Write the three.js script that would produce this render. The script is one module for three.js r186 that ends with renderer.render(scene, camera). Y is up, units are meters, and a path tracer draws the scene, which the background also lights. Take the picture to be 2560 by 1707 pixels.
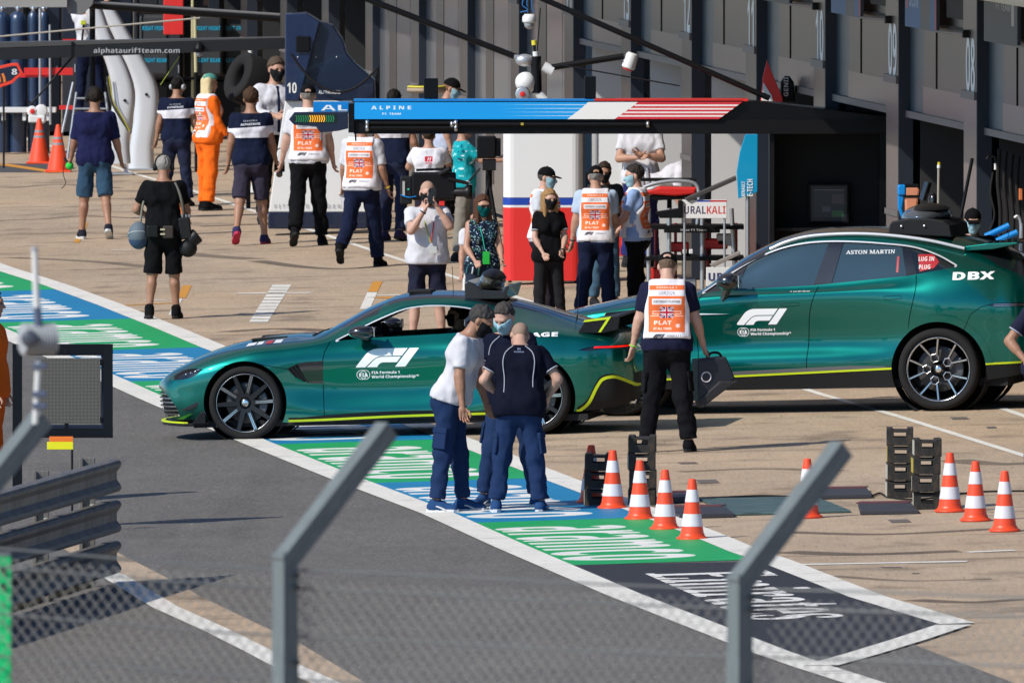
import * as THREE from 'three';
import { Sky } from 'three/addons/objects/Sky.js';
import { ImprovedNoise } from 'three/addons/math/ImprovedNoise.js';
import { RoundedBoxGeometry } from 'three/addons/geometries/RoundedBoxGeometry.js';
import { mergeGeometries, mergeVertices, toCreasedNormals } from 'three/addons/utils/BufferGeometryUtils.js';

// ---------- camera, sky, sun, exposure ----------
const scene = new THREE.Scene();
const F = 45000, PITCH = Math.atan(1853.5 / F), CAM = new THREE.Vector3(0, 7.75, 167), KX = 0.025;   // F: focal length in pixels of a 2560 px wide frame; KX: crossfall of the pit lane
const camera = new THREE.PerspectiveCamera(2 * Math.atan(853.5 / F) * 180 / Math.PI, 2560 / 1707, 1, 4000);
camera.position.copy(CAM); camera.rotation.x = -PITCH;
camera.focus = 167; camera.userData.fStop = 20;
const SUN = new THREE.Vector3(-0.605, 0.643, 0.47).normalize();
const sky = new Sky(); sky.name = 'sky'; sky.userData.kind = 'structure'; sky.scale.setScalar(3000);
Object.assign(sky.material.uniforms.turbidity, { value: 3 }); sky.material.uniforms.rayleigh.value = 1.2;
sky.material.uniforms.mieCoefficient.value = 0.004; sky.material.uniforms.sunPosition.value.copy(SUN);
scene.add(sky); scene.environmentIntensity = 0.15;
const sun = new THREE.DirectionalLight(new THREE.Color(1, 0.93, 0.82), 4.6);
sun.position.copy(SUN).multiplyScalar(120); sun.castShadow = true; sun.shadow.radius = 1; sun.name = 'sun';
Object.assign(sun.shadow.camera, { left: -40, right: 40, top: 60, bottom: -60, near: 1, far: 400 }); sun.shadow.mapSize.set(4096, 4096);
scene.add(sun);
const renderer = new THREE.WebGLRenderer({ antialias: true });
renderer.toneMapping = THREE.LinearToneMapping; renderer.toneMappingExposure = 1.0; renderer.shadowMap.enabled = true;
renderer.outputColorSpace = THREE.SRGBColorSpace;

// ---------- helpers ----------
const V = (x, y, z) => new THREE.Vector3(x, y, z), PI = Math.PI, D = PI / 180;
let seed = 7; const rnd = (a = 1, b) => { seed = (seed * 1664525 + 1013904223) >>> 0; const r = seed / 4294967296; return b === undefined ? r * a : a + r * (b - a); };
const cl = (x, a = 0, b = 1) => Math.min(b, Math.max(a, x)), mixn = (a, b, t) => a + (b - a) * t, ss = (a, b, x) => { const t = cl((x - a) / (b - a)); return t * t * (3 - 2 * t); };
const noise3 = new ImprovedNoise(), n3 = (x, y, z) => noise3.noise(x, y, z);
const fbm = (x, y, o = 4) => { let a = 0, w = 0.5, f = 1; for (let i = 0; i < o; i++) { a += w * n3(x * f, y * f, 3.7 + i * 9.1); w *= 0.5; f *= 2.1; } return a; };
// a picture point (px of the 2560 wide photograph) at a distance, or where it meets the sloping ground
const rayDir = (px, py) => { const u = (px - 1280) / F, v = (853.5 - py) / F, c = Math.cos(PITCH), s = Math.sin(PITCH); return V(u, v * c - s, -v * s - c); };
const at = (px, py, d) => rayDir(px, py).multiplyScalar(d).add(CAM);
const gy = x => KX * x;
function G(px, py, lift = 0) { const r = rayDir(px, py), t = (CAM.y - lift) / (KX * r.x - r.y), p = r.multiplyScalar(t).add(CAM); p.d = t; return p; }
const names = {};
const numbered = n => { const k = names[n] = (names[n] ?? -1) + 1; return k ? n + '_' + String(k).padStart(3, '0') : n; };
const M = {};
const mat = (c, rough = 0.7, metal = 0, extra = {}) => { const { phys, ...e } = extra; const m = phys ? new THREE.MeshPhysicalMaterial({ roughness: rough, metalness: metal, ...e }) : new THREE.MeshStandardMaterial({ roughness: rough, metalness: metal, ...e }); if (Array.isArray(c)) m.color.setRGB(...c); else m.color.set(c); return m; };
function mesh(name, geo, m, parent = scene) {
  const g = Array.isArray(geo) ? (geo.length > 1 ? mg(geo) : geo[0]) : geo;
  const o = new THREE.Mesh(g, m); o.name = parent === scene ? numbered(name) : name; o.castShadow = o.receiveShadow = true; parent.add(o); return o;
}
function mg(list) { return mergeGeometries(list.map(g => { const q = g.index ? g.toNonIndexed() : g.clone(); for (const k of Object.keys(q.attributes)) if (!['position', 'normal', 'uv'].includes(k)) q.deleteAttribute(k); if (!q.attributes.uv) q.setAttribute('uv', new THREE.BufferAttribute(new Float32Array(q.attributes.position.count * 2), 2)); q.morphAttributes = {}; return q; })); }
function tag(o, label, category, group) { o.userData = { ...o.userData, label, category }; if (group) o.userData.group = group; return o; }
function thing(name, label, category, pos = V(0, 0, 0), turn = 0, group) { const o = new THREE.Group(); o.name = numbered(name); scene.add(o); o.position.copy(pos); o.rotation.y = turn; return tag(o, label, category, group); }
function struct(o) { o.userData = { kind: 'structure' }; return o; }
function copyThing(src, label, pos, turn) { const c = src.clone(); c.name = numbered(src.name.replace(/_\d{3}$/, '')); c.userData = { ...src.userData, label }; scene.add(c); if (pos) c.position.copy(pos); if (turn !== undefined) c.rotation.y = turn; return c; }
const T = (g, x = 0, y = 0, z = 0) => g.translate(x, y, z);
const bx = (w, h, d, x = 0, y = 0, z = 0, r = 0) => (r ? new RoundedBoxGeometry(w, h, d, 2, Math.min(r, w / 2.02, h / 2.02, d / 2.02)) : new THREE.BoxGeometry(w, h, d)).translate(x, y, z);
function rod(a, b, r, r2 = r, n = 10) { const d = b.clone().sub(a), g = new THREE.CylinderGeometry(r2, r, d.length(), n); g.applyQuaternion(new THREE.Quaternion().setFromUnitVectors(V(0, 1, 0), d.clone().normalize())); const m = a.clone().add(b).multiplyScalar(0.5); return g.translate(m.x, m.y, m.z); }
function bar(a, b, w, h, up = V(0, 1, 0)) { const d = b.clone().sub(a), L = d.length(), z = d.normalize(), x = up.clone().cross(z).normalize(), y = z.clone().cross(x), g = new THREE.BoxGeometry(w, h, L), m = new THREE.Matrix4().makeBasis(x, y, z); g.applyMatrix4(m); const c = a.clone().add(b).multiplyScalar(0.5); return g.translate(c.x, c.y, c.z); }
const tube = (pts, r, seg = 24, n = 8) => new THREE.TubeGeometry(new THREE.CatmullRomCurve3(pts), seg, r, n);
const lathe = (pts, n = 32) => new THREE.LatheGeometry(pts.map(p => new THREE.Vector2(p[0], p[1])), n);
function poly(pts, holes) { const s = new THREE.Shape(pts.map(p => new THREE.Vector2(p[0], p[1]))); if (holes) for (const h of holes) s.holes.push(new THREE.Path(h.map(p => new THREE.Vector2(p[0], p[1])))); return s; }
const ext = (pts, depth, bevel = 0, holes) => new THREE.ExtrudeGeometry(poly(pts, holes), { depth: depth - 2 * bevel, bevelEnabled: bevel > 0, bevelSize: bevel, bevelThickness: bevel, bevelOffset: -bevel, bevelSegments: 2 }).translate(0, 0, bevel);
function canvas(w, h, draw, o = {}) { const c = document.createElement('canvas'); c.width = w; c.height = h; const x = c.getContext('2d'); draw(x, w, h); const t = new THREE.CanvasTexture(c); t.colorSpace = THREE.SRGBColorSpace; t.magFilter = THREE.LinearFilter; if (o.repeat) t.wrapS = t.wrapT = THREE.RepeatWrapping; return t; }
function dataTex(w, h, fn, srgb = true) { const a = new Uint8Array(w * h * 4); for (let j = 0; j < h; j++) for (let i = 0; i < w; i++) { const c = fn(i, j), k = 4 * (j * w + i); a[k] = cl(c[0], 0, 255); a[k + 1] = cl(c[1], 0, 255); a[k + 2] = cl(c[2], 0, 255); a[k + 3] = 255; } const t = new THREE.DataTexture(a, w, h); t.magFilter = THREE.LinearFilter; t.minFilter = THREE.LinearFilter; t.wrapS = t.wrapT = THREE.RepeatWrapping; if (srgb) t.colorSpace = THREE.SRGBColorSpace; t.needsUpdate = true; return t; }
// fast tileable value noise for textures
const VN = (() => { const N = 256, tb = new Float32Array(N * N); let s = 99; for (let i = 0; i < N * N; i++) { s = (s * 1664525 + 1013904223) >>> 0; tb[i] = s / 4294967296; } return (x, y) => { const xi = Math.floor(x), yi = Math.floor(y), fx = x - xi, fy = y - yi, u = fx * fx * (3 - 2 * fx), v = fy * fy * (3 - 2 * fy), a = xi & 255, b = (xi + 1) & 255, c = (yi & 255) * N, d = ((yi + 1) & 255) * N; return (tb[c + a] * (1 - u) + tb[c + b] * u) * (1 - v) + (tb[d + a] * (1 - u) + tb[d + b] * u) * v; }; })();
const vf = (x, y, o = 4) => { let a = 0, w = 0.5, f = 1; for (let i = 0; i < o; i++) { a += w * (VN(x * f + i * 17.3, y * f + i * 5.1) - 0.5); w *= 0.55; f *= 2.03; } return a; };
const clothBump = dataTex(128, 128, (i, j) => { const v = 120 + 40 * Math.sin(i * PI / 4) * Math.sin(j * PI / 4) + 60 * vf(i / 8, j / 8, 3); return [v, v, v]; }, false);

// ---------- ground, road, painted markings ----------
const GX = 20, GZ = 180;   // size in metres of one unrepeated ground picture
const concreteTex = dataTex(2048, 1024, (i, j) => {
  const x = i / 2048 * GX, z = j / 1024 * GZ;
  let v = 1 + 0.16 * vf(x * 0.7, z * 0.35, 4) + 0.10 * vf(x * 6, z * 3, 3) + 0.10 * (VN(i * 0.9, j * 1.0) - 0.5);
  const st = vf(x * 1.3 + 40, z * 1.1 + 7, 4); if (st > 0.13) v *= 1 - 1.3 * (st - 0.13);
  const st2 = vf(x * 0.9 + 11, z * 3.1 + 70, 3); if (st2 > 0.2) v *= 1 - 1.6 * (st2 - 0.2);
  const jt = Math.abs(((z + 0.8 * vf(x * 0.3, z * 0.2, 2)) % 9) - 4.5); if (jt < 0.05) v *= 0.84;
  const sp = VN(i * 0.7 + 300, j * 0.8 + 50); if (sp > 0.955) v *= 0.8;
  const warm = 1 + 0.05 * vf(x * 0.5 + 90, z * 0.2, 3);
  return [175 * v * warm, 153 * v, 128 * v / warm];
});
const asphaltTex = dataTex(1024, 1024, (i, j) => {
  const x = i / 1024 * 10, z = j / 1024 * 90;
  let v = 1 + 0.12 * vf(x * 0.8, z * 0.8, 4) + 0.28 * (VN(i * 0.9, j * 0.9) - 0.5) + 0.1 * vf(x * 5, z * 2, 3);
  const tr = vf(x * 2.2 + 5, z * 0.12, 3); if (tr > 0.14) v *= 1 - 0.3 * (tr - 0.14);
  const sp = VN(i * 0.8 + 77, j * 0.8 + 31); if (sp > 0.95) v *= 1.3;
  return [99 * v, 95 * v, 90 * v];
});
const onG = (pts, lift) => { const c = pts.map(p => Array.isArray(p) ? G(p[0], p[1]) : p); const g = new THREE.ShapeGeometry(new THREE.Shape(c.map(p => new THREE.Vector2(p.x, -p.z)))); g.rotateX(-PI / 2); drape(g, lift); return g; };
function drape(g, lift) { const p = g.attributes.position, uv = new Float32Array(p.count * 2); for (let i = 0; i < p.count; i++) { const x = p.getX(i), z = p.getZ(i); p.setY(i, gy(x) + lift); uv[2 * i] = x; uv[2 * i + 1] = -z; } g.setAttribute('uv', new THREE.BufferAttribute(uv, 2)); g.computeVertexNormals(); return g; }
const gmap = (t, sx, sz) => { const c = t.clone(); c.repeat.set(1 / sx, 1 / sz); c.needsUpdate = true; return c; };
M.concrete = mat('#ffffff', 0.86, 0, { map: gmap(concreteTex, GX, GZ) });
M.asphalt = mat('#ffffff', 0.85, 0, { map: gmap(asphaltTex, 10, 90) });
const paintTex = (r, g, b, w = 0.2) => dataTex(256, 512, (i, j) => { let v = 1 + 0.10 * vf(i / 20, j / 9, 4) + 0.06 * (VN(i * 0.9, j * 0.9) - 0.5); const s = vf(i / 40 + 9, j / 6 + 3, 4); const k = s > w ? cl((s - w) * 5) * 0.55 : 0; return [mixn(r * v, 150, k), mixn(g * v, 145, k), mixn(b * v, 138, k)]; });
M.whitePaint = mat('#ffffff', 0.6, 0, { map: gmap(paintTex(226, 222, 212, 0.17), 2.5, 25) });
M.orangePaint = mat([0.62, 0.27, 0.02], 0.6);
M.rust = mat([0.36, 0.22, 0.11], 0.9);
const ground = new THREE.PlaneGeometry(900, 1200, 1, 1).rotateX(-PI / 2).translate(0, 0, -200);
struct(mesh('pit_lane_ground', drape(ground, 0), M.concrete));

// the two edge lines of the painted band, by points of their middle
const lineL = [[-1300, 285], [-900, 452], [-420, 655], [0, 832], [282, 954], [392, 1003], [640, 1109], [859, 1197], [1090, 1284], [1280, 1370], [1554, 1487], [1817, 1590], [1930, 1634], [2040, 1672], [2167, 1712], [2420, 1790]];
const lineR = [[-500, 486], [-260, 575], [0, 671], [137, 714], [274, 764], [420, 822], [537, 871], [700, 932], [1046, 1064], [1172, 1112], [1305, 1164], [1417, 1207], [1600, 1275], [1760, 1337], [1864, 1380], [1936, 1404], [2167, 1494], [2394, 1562]];
const groundLine = (pts, w) => { const c = pts.map(p => G(p[0], p[1])), L = [], R = []; c.forEach((p, i) => { const a = c[Math.max(0, i - 1)], b = c[Math.min(c.length - 1, i + 1)], dx = b.x - a.x, dz = b.z - a.z, l = Math.hypot(dx, dz), nx = -dz / l * w / 2, nz = dx / l * w / 2; L.push(V(p.x + nx, 0, p.z + nz)); R.unshift(V(p.x - nx, 0, p.z - nz)); }); return [...L, ...R]; };
const asphalt = struct(mesh('asphalt_road', onG([...lineR.map(p => [p[0] - 16, p[1] + 4]).slice(0, -1), [2362, 1562], [2274, 1608], [2534, 1707], [2900, 1850], [2400, 2600], [-3000, 2600], [-3000, 700]], 0.004), M.asphalt));
asphalt.userData.kind = 'structure';
// tan concrete strip and white line at the lower left
mesh('concrete_strip', onG([[262, 1388], [288, 1381], [412, 1444], [506, 1496], [640, 1560], [752, 1612], [909, 1707], [1000, 1760], [900, 1780], [790, 1720], [560, 1600], [420, 1525], [270, 1440], [150, 1370], [200, 1350]], 0.008), M.concrete, asphalt);
mesh('white_line', onG(groundLine([[240, 1428], [282, 1442], [411, 1520], [540, 1578], [640, 1628], [700, 1660], [790, 1700], [900, 1750]], 0.2), 0.012), M.whitePaint, asphalt);
mesh('white_line', onG(groundLine(lineL, 0.27), 0.012), M.whitePaint, asphalt);
mesh('white_line', onG(groundLine(lineR, 0.27), 0.012), M.whitePaint, asphalt);
mesh('white_line', onG(groundLine([[2385, 1566], [2274, 1603], [2160, 1638], [2052, 1668]], 0.27), 0.0155), M.whitePaint, asphalt);
// painted panels between the lines: alternate green and blue with lettering that runs along the lane, one black panel at the end
const xOn = (line, y) => { for (let i = 1; i < line.length; i++) if (y <= line[i][1]) { const a = line[i - 1], b = line[i]; return mixn(a[0], b[0], (y - a[1]) / (b[1] - a[1])); } return line.at(-1)[0]; };
function worn(x, w, h, base, amount) { const im = x.getImageData(0, 0, w, h), d = im.data; for (let j = 0; j < h; j++) for (let i = 0; i < w; i++) { const k = 4 * (j * w + i), v = 1 + 0.16 * vf(i / 14, j / 30, 4) + 0.05 * (VN(i * 0.9, j * 0.9) - 0.5), s = vf(i / 9 + 31, j / 40 + base, 4), m = s > amount ? cl((s - amount) * 4) * 0.5 : 0; for (let q = 0; q < 3; q++) d[k + q] = cl(mixn(d[k + q] * v, [128, 130, 126][q], m), 0, 255); } x.putImageData(im, 0, 0); }
// canvas x runs towards the camera along the lane, canvas up is to the right across the band
function panelTex(bg, words, n, size = 0.86) {
  return canvas(1024, 256, (x, w, h) => {
    x.fillStyle = bg; x.fillRect(0, 0, w, h); x.fillStyle = '#e9e6df'; x.textAlign = 'center'; x.textBaseline = 'middle';
    words.forEach((t, i) => { const fh = h * size / words.length; x.font = `bold ${Math.round(fh * 1.3)}px sans-serif`; const mw = x.measureText(t).width; x.save(); x.translate(w * 0.53, h * (0.5 + (i - (words.length - 1) / 2) * 0.36)); x.scale(w * 0.8 / mw, 1); x.fillText(t, 0, 0); x.restore(); });
    worn(x, w, h, n, 0.2);
  });
}
function panel(y0, y1, tex, name) {   // y0 (far) .. y1 (near): picture heights at the middle of the band; edges run square to the lane
  const mid = y => G((xOn(lineL, y) + xOn(lineR, y)) / 2, y), A = mid(y0), B = mid(y1), n = 14, dir = B.clone().sub(A).setY(0).normalize(), side = V(dir.z, 0, -dir.x).multiplyScalar(-1);
  const edge = (line, P) => { // where the line of points crosses the square edge through P
    const c = line.map(p => G(p[0], p[1])); for (let i = 1; i < c.length; i++) { const a = c[i - 1].clone().sub(P).setY(0).dot(dir), b = c[i].clone().sub(P).setY(0).dot(dir); if (a <= 0 && b >= 0) return c[i - 1].clone().lerp(c[i], -a / (b - a)); } return c.at(-1); };
  const pos = [], uv = [], idx = [];
  for (let i = 0; i <= n; i++) { const P = A.clone().lerp(B, i / n), l = edge(lineL, P), r = edge(lineR, P); pos.push(l.x, 0, l.z, r.x, 0, r.z); uv.push(i / n, 0, i / n, 1); if (i) { const k = 2 * i; idx.push(k - 2, k, k - 1, k - 1, k, k + 1); } }
  const g = new THREE.BufferGeometry(); g.setAttribute('position', new THREE.Float32BufferAttribute(pos, 3)); g.setIndex(idx); drape(g, 0.008); g.setAttribute('uv', new THREE.Float32BufferAttribute(uv, 2)); if (g.attributes.normal.getY(0) < 0) { g.setIndex(idx.reverse()); g.computeVertexNormals(); }
  mesh(name, g, mat('#ffffff', 0.55, 0, { map: tex }), asphalt);
}
const green = '#08a055', blue = '#057cad';
const tg = panelTex(green, ['aramco'], 3), tb = panelTex(blue, ['aramco'], 40), tg2 = panelTex(green, ['aramco'], 77), tb2 = panelTex(blue, ['aramco'], 120);
[[585, 655, tb], [655, 730, tg], [730, 803, tb], [803, 875, tg2], [875, 950, tb2], [950, 1026, tg], [1026, 1106, tb], [1106, 1203, tg2], [1203, 1302, tb2], [1302, 1408, tg]].forEach(([a, b, t], i) => panel(a, b, t, t === tg || t === tg2 ? 'painted_green_panel' : 'painted_blue_panel'));
{ const bp = onG([[1424, 1414], [1560, 1412], [1890, 1406], [1936, 1410], [2167, 1498], [2362, 1562], [2270, 1596], [2052, 1663], [1960, 1638], [1817, 1586], [1554, 1482]], 0.008); mesh('painted_black_panel', bp, mat('#ffffff', 0.6, 0, { map: gmap(paintTex(42, 41, 42, 0.22), 2, 20) }), asphalt); }
{ // white lettering on the black panel
  const o = G(1600, 1436), e = G(1872, 1556), dir = e.clone().sub(o).setY(0), L = dir.length(); dir.normalize(); const side = V(-dir.z, 0, dir.x); if (side.x < 0) side.negate();
  const t = canvas(1024, 256, (x, w, h) => { x.clearRect(0, 0, w, h); x.fillStyle = '#e4e2dc'; x.textAlign = 'left'; x.textBaseline = 'alphabetic'; const s = 'Emirates'; x.font = 'bold 270px serif'; const mw = x.measureText(s).width; x.save(); x.translate(8, h * 0.97); x.scale((w - 16) / mw, 1.28); x.fillText(s, 0, 0); x.restore(); const im = x.getImageData(0, 0, w, h), d = im.data; for (let j = 0; j < h; j++) for (let i = 0; i < w; i++) if (vf(i / 10 + 5, j / 34, 4) > 0.19) d[4 * (j * w + i) + 3] = 0; x.putImageData(im, 0, 0); });
  const w = 1.0, pos = [], uv = []; for (const [a, b] of [[0, 0], [1, 0], [0, 1], [1, 1]]) { const q = o.clone().addScaledVector(dir, a * L).addScaledVector(side, b * w); pos.push(q.x, 0, q.z); uv.push(a, b); }
  const g = new THREE.BufferGeometry(); g.setAttribute('position', new THREE.Float32BufferAttribute(pos, 3)); g.setIndex([0, 1, 2, 2, 1, 3]); drape(g, 0.0115); g.setAttribute('uv', new THREE.Float32BufferAttribute(uv, 2)); if (g.attributes.normal.getY(0) < 0) { g.setIndex([0, 2, 1, 2, 3, 1]); g.computeVertexNormals(); }
  mesh('white_lettering', g, mat('#ffffff', 0.6, 0, { map: t, transparent: true, alphaTest: 0.5 }), asphalt);
}
// pit box marks on the concrete
const apron = scene.children.find(o => o.name === 'pit_lane_ground');
const mark = (name, pts, m, lift = 0.004) => mesh(name, onG(pts, lift), m, apron);
mark('white_line', groundLine([[-300, 237], [0, 329], [189, 384], [324, 431], [472, 474], [595, 515], [802, 584], [1018, 655], [1400, 778], [2054, 986], [2250, 1042], [2560, 1139], [2800, 1210]], 0.085), M.whitePaint);
mark('white_line', groundLine([[2500, 1019], [2560, 1040], [2700, 1085]], 0.085), M.whitePaint);
for (let i = 0; i < 12; i++) { const a = i / 12, b = (i + 0.82) / 12, X = (t, r) => mixn(681, 621, t) + r * 47, Y = t => mixn(712, 807, t); mark('white_stripe', [[X(a, 0), Y(a)], [X(a, 1), Y(a)], [X(b, 1), Y(b)], [X(b, 0), Y(b)]], M.whitePaint); }
const dash = (x0, y0, x1, y1, w, m, name) => mark(name, [[x0, y0], [x0 + w, y0], [x1 + w, y1], [x1, y1]], m);
dash(456, 714, 442, 745, 22, M.orangePaint, 'orange_stripe'); dash(441, 747, 420, 788, 14, M.whitePaint, 'white_stripe');
dash(932, 704, 919, 730, 24, M.orangePaint, 'orange_stripe'); dash(918, 731, 899, 773, 25, M.whitePaint, 'white_stripe');
dash(205, 558, 183, 607, 14, M.orangePaint, 'orange_stripe');
for (const [x0, y0, x1, y1, w, m] of [[360, 751, 420, 750, 0.02, 0], [285, 765, 440, 757, 0.02, 1], [590, 734, 780, 732, 0.03, 0], [940, 739, 1003, 737, 0.03, 0], [940, 743, 1012, 746, 0.035, 1], [916, 771, 945, 770, 0.03, 0], [2000, 1412, 2420, 1404, 0.02, 0], [2420, 1381, 2540, 1376, 0.02, 0], [275, 626, 326, 625, 0.02, 0]]) mark(m ? 'orange_line' : 'white_line', groundLine([[x0, y0], [x1, y1]], w * 8), m ? M.orangePaint : M.whitePaint);
mark('dark_patch', [[-200, 408], [120, 410], [190, 420], [150, 431], [-200, 431]], mat([0.06, 0.06, 0.065], 0.9));
mark('orange_line', groundLine([[0, 411], [60, 420], [140, 432]], 0.2), M.orangePaint, 0.008);
for (const [x, y, w, h] of [[2250, 1303, 60, 9], [1720, 1158, 55, 5], [2400, 1046, 50, 7], [2480, 1069, 28, 5], [1770, 1204, 60, 10], [2290, 1434, 22, 2], [2230, 1419, 60, 2]]) mark('dark_smear', [[x - w / 2, y - h / 3], [x + w / 3, y - h / 2], [x + w / 2, y + h / 3], [x - w / 3, y + h / 2]], mat([0.13, 0.11, 0.1], 0.9));
// tyre marks and scuffs on the concrete
{ const tm = [mat([0.075, 0.062, 0.052], 0.9, 0, { transparent: true, opacity: 0.5 }), mat([0.1, 0.085, 0.07], 0.9, 0, { transparent: true, opacity: 0.4 })]; [[[-20, 552], [90, 548], [210, 541], [330, 545]], [[25, 644], [160, 650], [270, 657], [370, 668]], [[500, 566], [620, 562], [760, 556]], [[520, 584], [640, 578]], [[640, 652], [760, 668], [860, 672], [1020, 660]], [[410, 628], [520, 640], [640, 648]], [[1420, 1010], [1600, 1012], [1800, 1004]], [[1700, 1180], [1900, 1172], [2100, 1178]], [[1960, 1380], [2150, 1386], [2400, 1378]], [[2080, 1440], [2260, 1452], [2480, 1448]], [[1950, 1330], [2200, 1336], [2500, 1322]], [[2380, 1150], [2480, 1160], [2570, 1158]], [[20, 470], [150, 462], [300, 470]], [[700, 880], [860, 884], [960, 872]], [[560, 830], [700, 822], [860, 830]], [[1480, 690], [1560, 700]], [[2280, 1500], [2420, 1506], [2570, 1498]]].forEach((pts, i) => mesh('tyre_mark', onG(groundLine(new THREE.CatmullRomCurve3(pts.map(p => V(p[0], p[1], 0))).getPoints(14).map(p => [p.x, p.y]), 0.14 + 0.1 * (i % 3)), 0.003), tm[i % 2], apron)); }

// ---------- skins: lofted surfaces that are cut into panels ----------
// a skin is a flat list of triangles; a vertex is [x, y, z, nx, ny, nz, s] (s: place round the section)
function interpCol(st, X) { // Catmull-Rom through stations st = [X, ...values]
  let i = 0; while (i < st.length - 2 && X > st[i + 1][0]) i++;
  const a = st[Math.max(0, i - 1)], b = st[i], c = st[i + 1], d = st[Math.min(st.length - 1, i + 2)], h = c[0] - b[0], t = cl((X - b[0]) / h), t2 = t * t, t3 = t2 * t, out = [];
  for (let k = 1; k < b.length; k++) { const sl = (c[k] - b[k]) / h, m = (p, q, r) => p === q ? sl : ((r[k] - q[k]) / (r[0] - q[0]) * (q[0] - p[0]) + (q[k] - p[k]) / (q[0] - p[0]) * (r[0] - q[0])) / (r[0] - p[0]); const m0 = a === b ? sl : m(a, b, c), m1 = d === c ? sl : m(b, c, d); out.push((2 * t3 - 3 * t2 + 1) * b[k] + (t3 - 2 * t2 + t) * h * m0 + (-2 * t3 + 3 * t2) * c[k] + (t3 - t2) * h * m1); }
  return out;
}
function section(v, u) { // v: flat control points (half width, height)*; u in 0..n-1; smooth curve through them
  const n = v.length / 2, i = Math.min(n - 2, Math.floor(u)), t = u - i, P = k => { if (k < 0) return [2 * v[0] - v[2], 2 * v[1] - v[3]]; if (k >= n) { const q = n - 1 - (k - n + 1); return [-v[2 * q], v[2 * q + 1]]; } return [v[2 * k], v[2 * k + 1]]; };
  const a = P(i - 1), b = P(i), c = P(i + 1), d = P(i + 2), f = q => 0.5 * (2 * b[q] + (c[q] - a[q]) * t + (2 * a[q] - 5 * b[q] + 4 * c[q] - d[q]) * t * t + (3 * b[q] - a[q] - 3 * c[q] + d[q]) * t * t * t);
  return [f(0), f(1)];
}
function loftSkin(st, nx, per) {
  const n = (st[0].length - 1) / 2, X0 = st[0][0], X1 = st.at(-1)[0], NU = (n - 1) * per, grid = [];
  for (let i = 0; i <= nx; i++) { const q = i / nx, X = mixn(X0, X1, q), v = interpCol(st, X), row = []; for (let j = 0; j <= NU; j++) { const u = j / per, p = section(v, u); row.push([X, p[1], Math.max(0, p[0]), 0, 0, 0, u]); } row[NU][2] = 0; grid.push(row); }
  for (let i = 0; i <= nx; i++) for (let j = 0; j <= NU; j++) { const p = grid[i][j], a = grid[Math.max(0, i - 1)][j], b = grid[Math.min(nx, i + 1)][j], c = grid[i][Math.max(0, j - 1)], d = j === NU ? [grid[i][j - 1][0], grid[i][j - 1][1], -grid[i][j - 1][2]] : grid[i][j + 1], e = [b[0] - a[0], b[1] - a[1], b[2] - a[2]], f = [d[0] - c[0], d[1] - c[1], d[2] - c[2]]; const nn = V(e[1] * f[2] - e[2] * f[1], e[2] * f[0] - e[0] * f[2], e[0] * f[1] - e[1] * f[0]).normalize(); p[3] = nn.x; p[4] = nn.y; p[5] = nn.z; }
  const tris = []; for (let i = 0; i < nx; i++) for (let j = 0; j < NU; j++) { const a = grid[i][j], b = grid[i + 1][j], c = grid[i][j + 1], d = grid[i + 1][j + 1]; tris.push([a, b, d], [a, d, c]); }
  if (tris[0] && grid[Math.floor(nx / 2)][per * 2][5] < 0) { for (const r of grid) for (const p of r) { p[3] *= -1; p[4] *= -1; p[5] *= -1; } for (const t of tris) t.reverse(); }
  // blunt ends
  for (const [r, sgn] of [[grid[0], -1], [grid[nx], 1]]) { const my = (r[0][1] + r[NU][1]) / 2; for (let j = 0; j < NU; j++) { const a = [...r[j]], b = [...r[j + 1]], c = [r[j][0], my, 0, sgn, 0, 0, 2]; for (const q of [a, b]) { q[3] = sgn; q[4] = q[5] = 0; } tris.push([a, b, c]); } }
  return tris;
}
function refine(tris, f, res) { // halve triangles that the border may cross until they are fine enough
  const out = [], stack = tris.slice(); while (stack.length) { const t = stack.pop(); let L = 0, e = 0; for (let i = 0; i < 3; i++) { const a = t[i], b = t[(i + 1) % 3], l = Math.hypot(a[0] - b[0], a[1] - b[1], a[2] - b[2]); if (l > L) { L = l; e = i; } } if (L > res && Math.min(...t.map(v => Math.abs(f(v)))) < L) { const a = t[e], b = t[(e + 1) % 3], c = t[(e + 2) % 3], m = a.map((x, k) => (x + b[k]) / 2); stack.push([a, m, c], [m, b, c]); } else out.push(t); } return out;
}
function cut(tris0, f, res = 0) { // [where f < 0, where f >= 0]
  const tris = res ? refine(tris0, f, res) : tris0;
  const A = [], B = [], lerp = (p, q, t) => p.map((x, k) => x + (q[k] - x) * t);
  for (const t of tris) { const d = t.map(f), neg = d.map(x => x < 0); const c = neg.filter(Boolean).length; if (c === 3) { A.push(t); continue; } if (c === 0) { B.push(t); continue; }
    const lone = c === 1 ? neg.indexOf(true) : neg.indexOf(false), p = t[lone], q = t[(lone + 1) % 3], r = t[(lone + 2) % 3], dp = d[lone], dq = d[(lone + 1) % 3], dr = d[(lone + 2) % 3], pq = lerp(p, q, dp / (dp - dq)), pr = lerp(p, r, dp / (dp - dr)); const one = c === 1 ? A : B, two = c === 1 ? B : A; one.push([p, pq, pr]); two.push([pq, q, r], [pq, r, pr]); }
  return [A, B];
}
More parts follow.
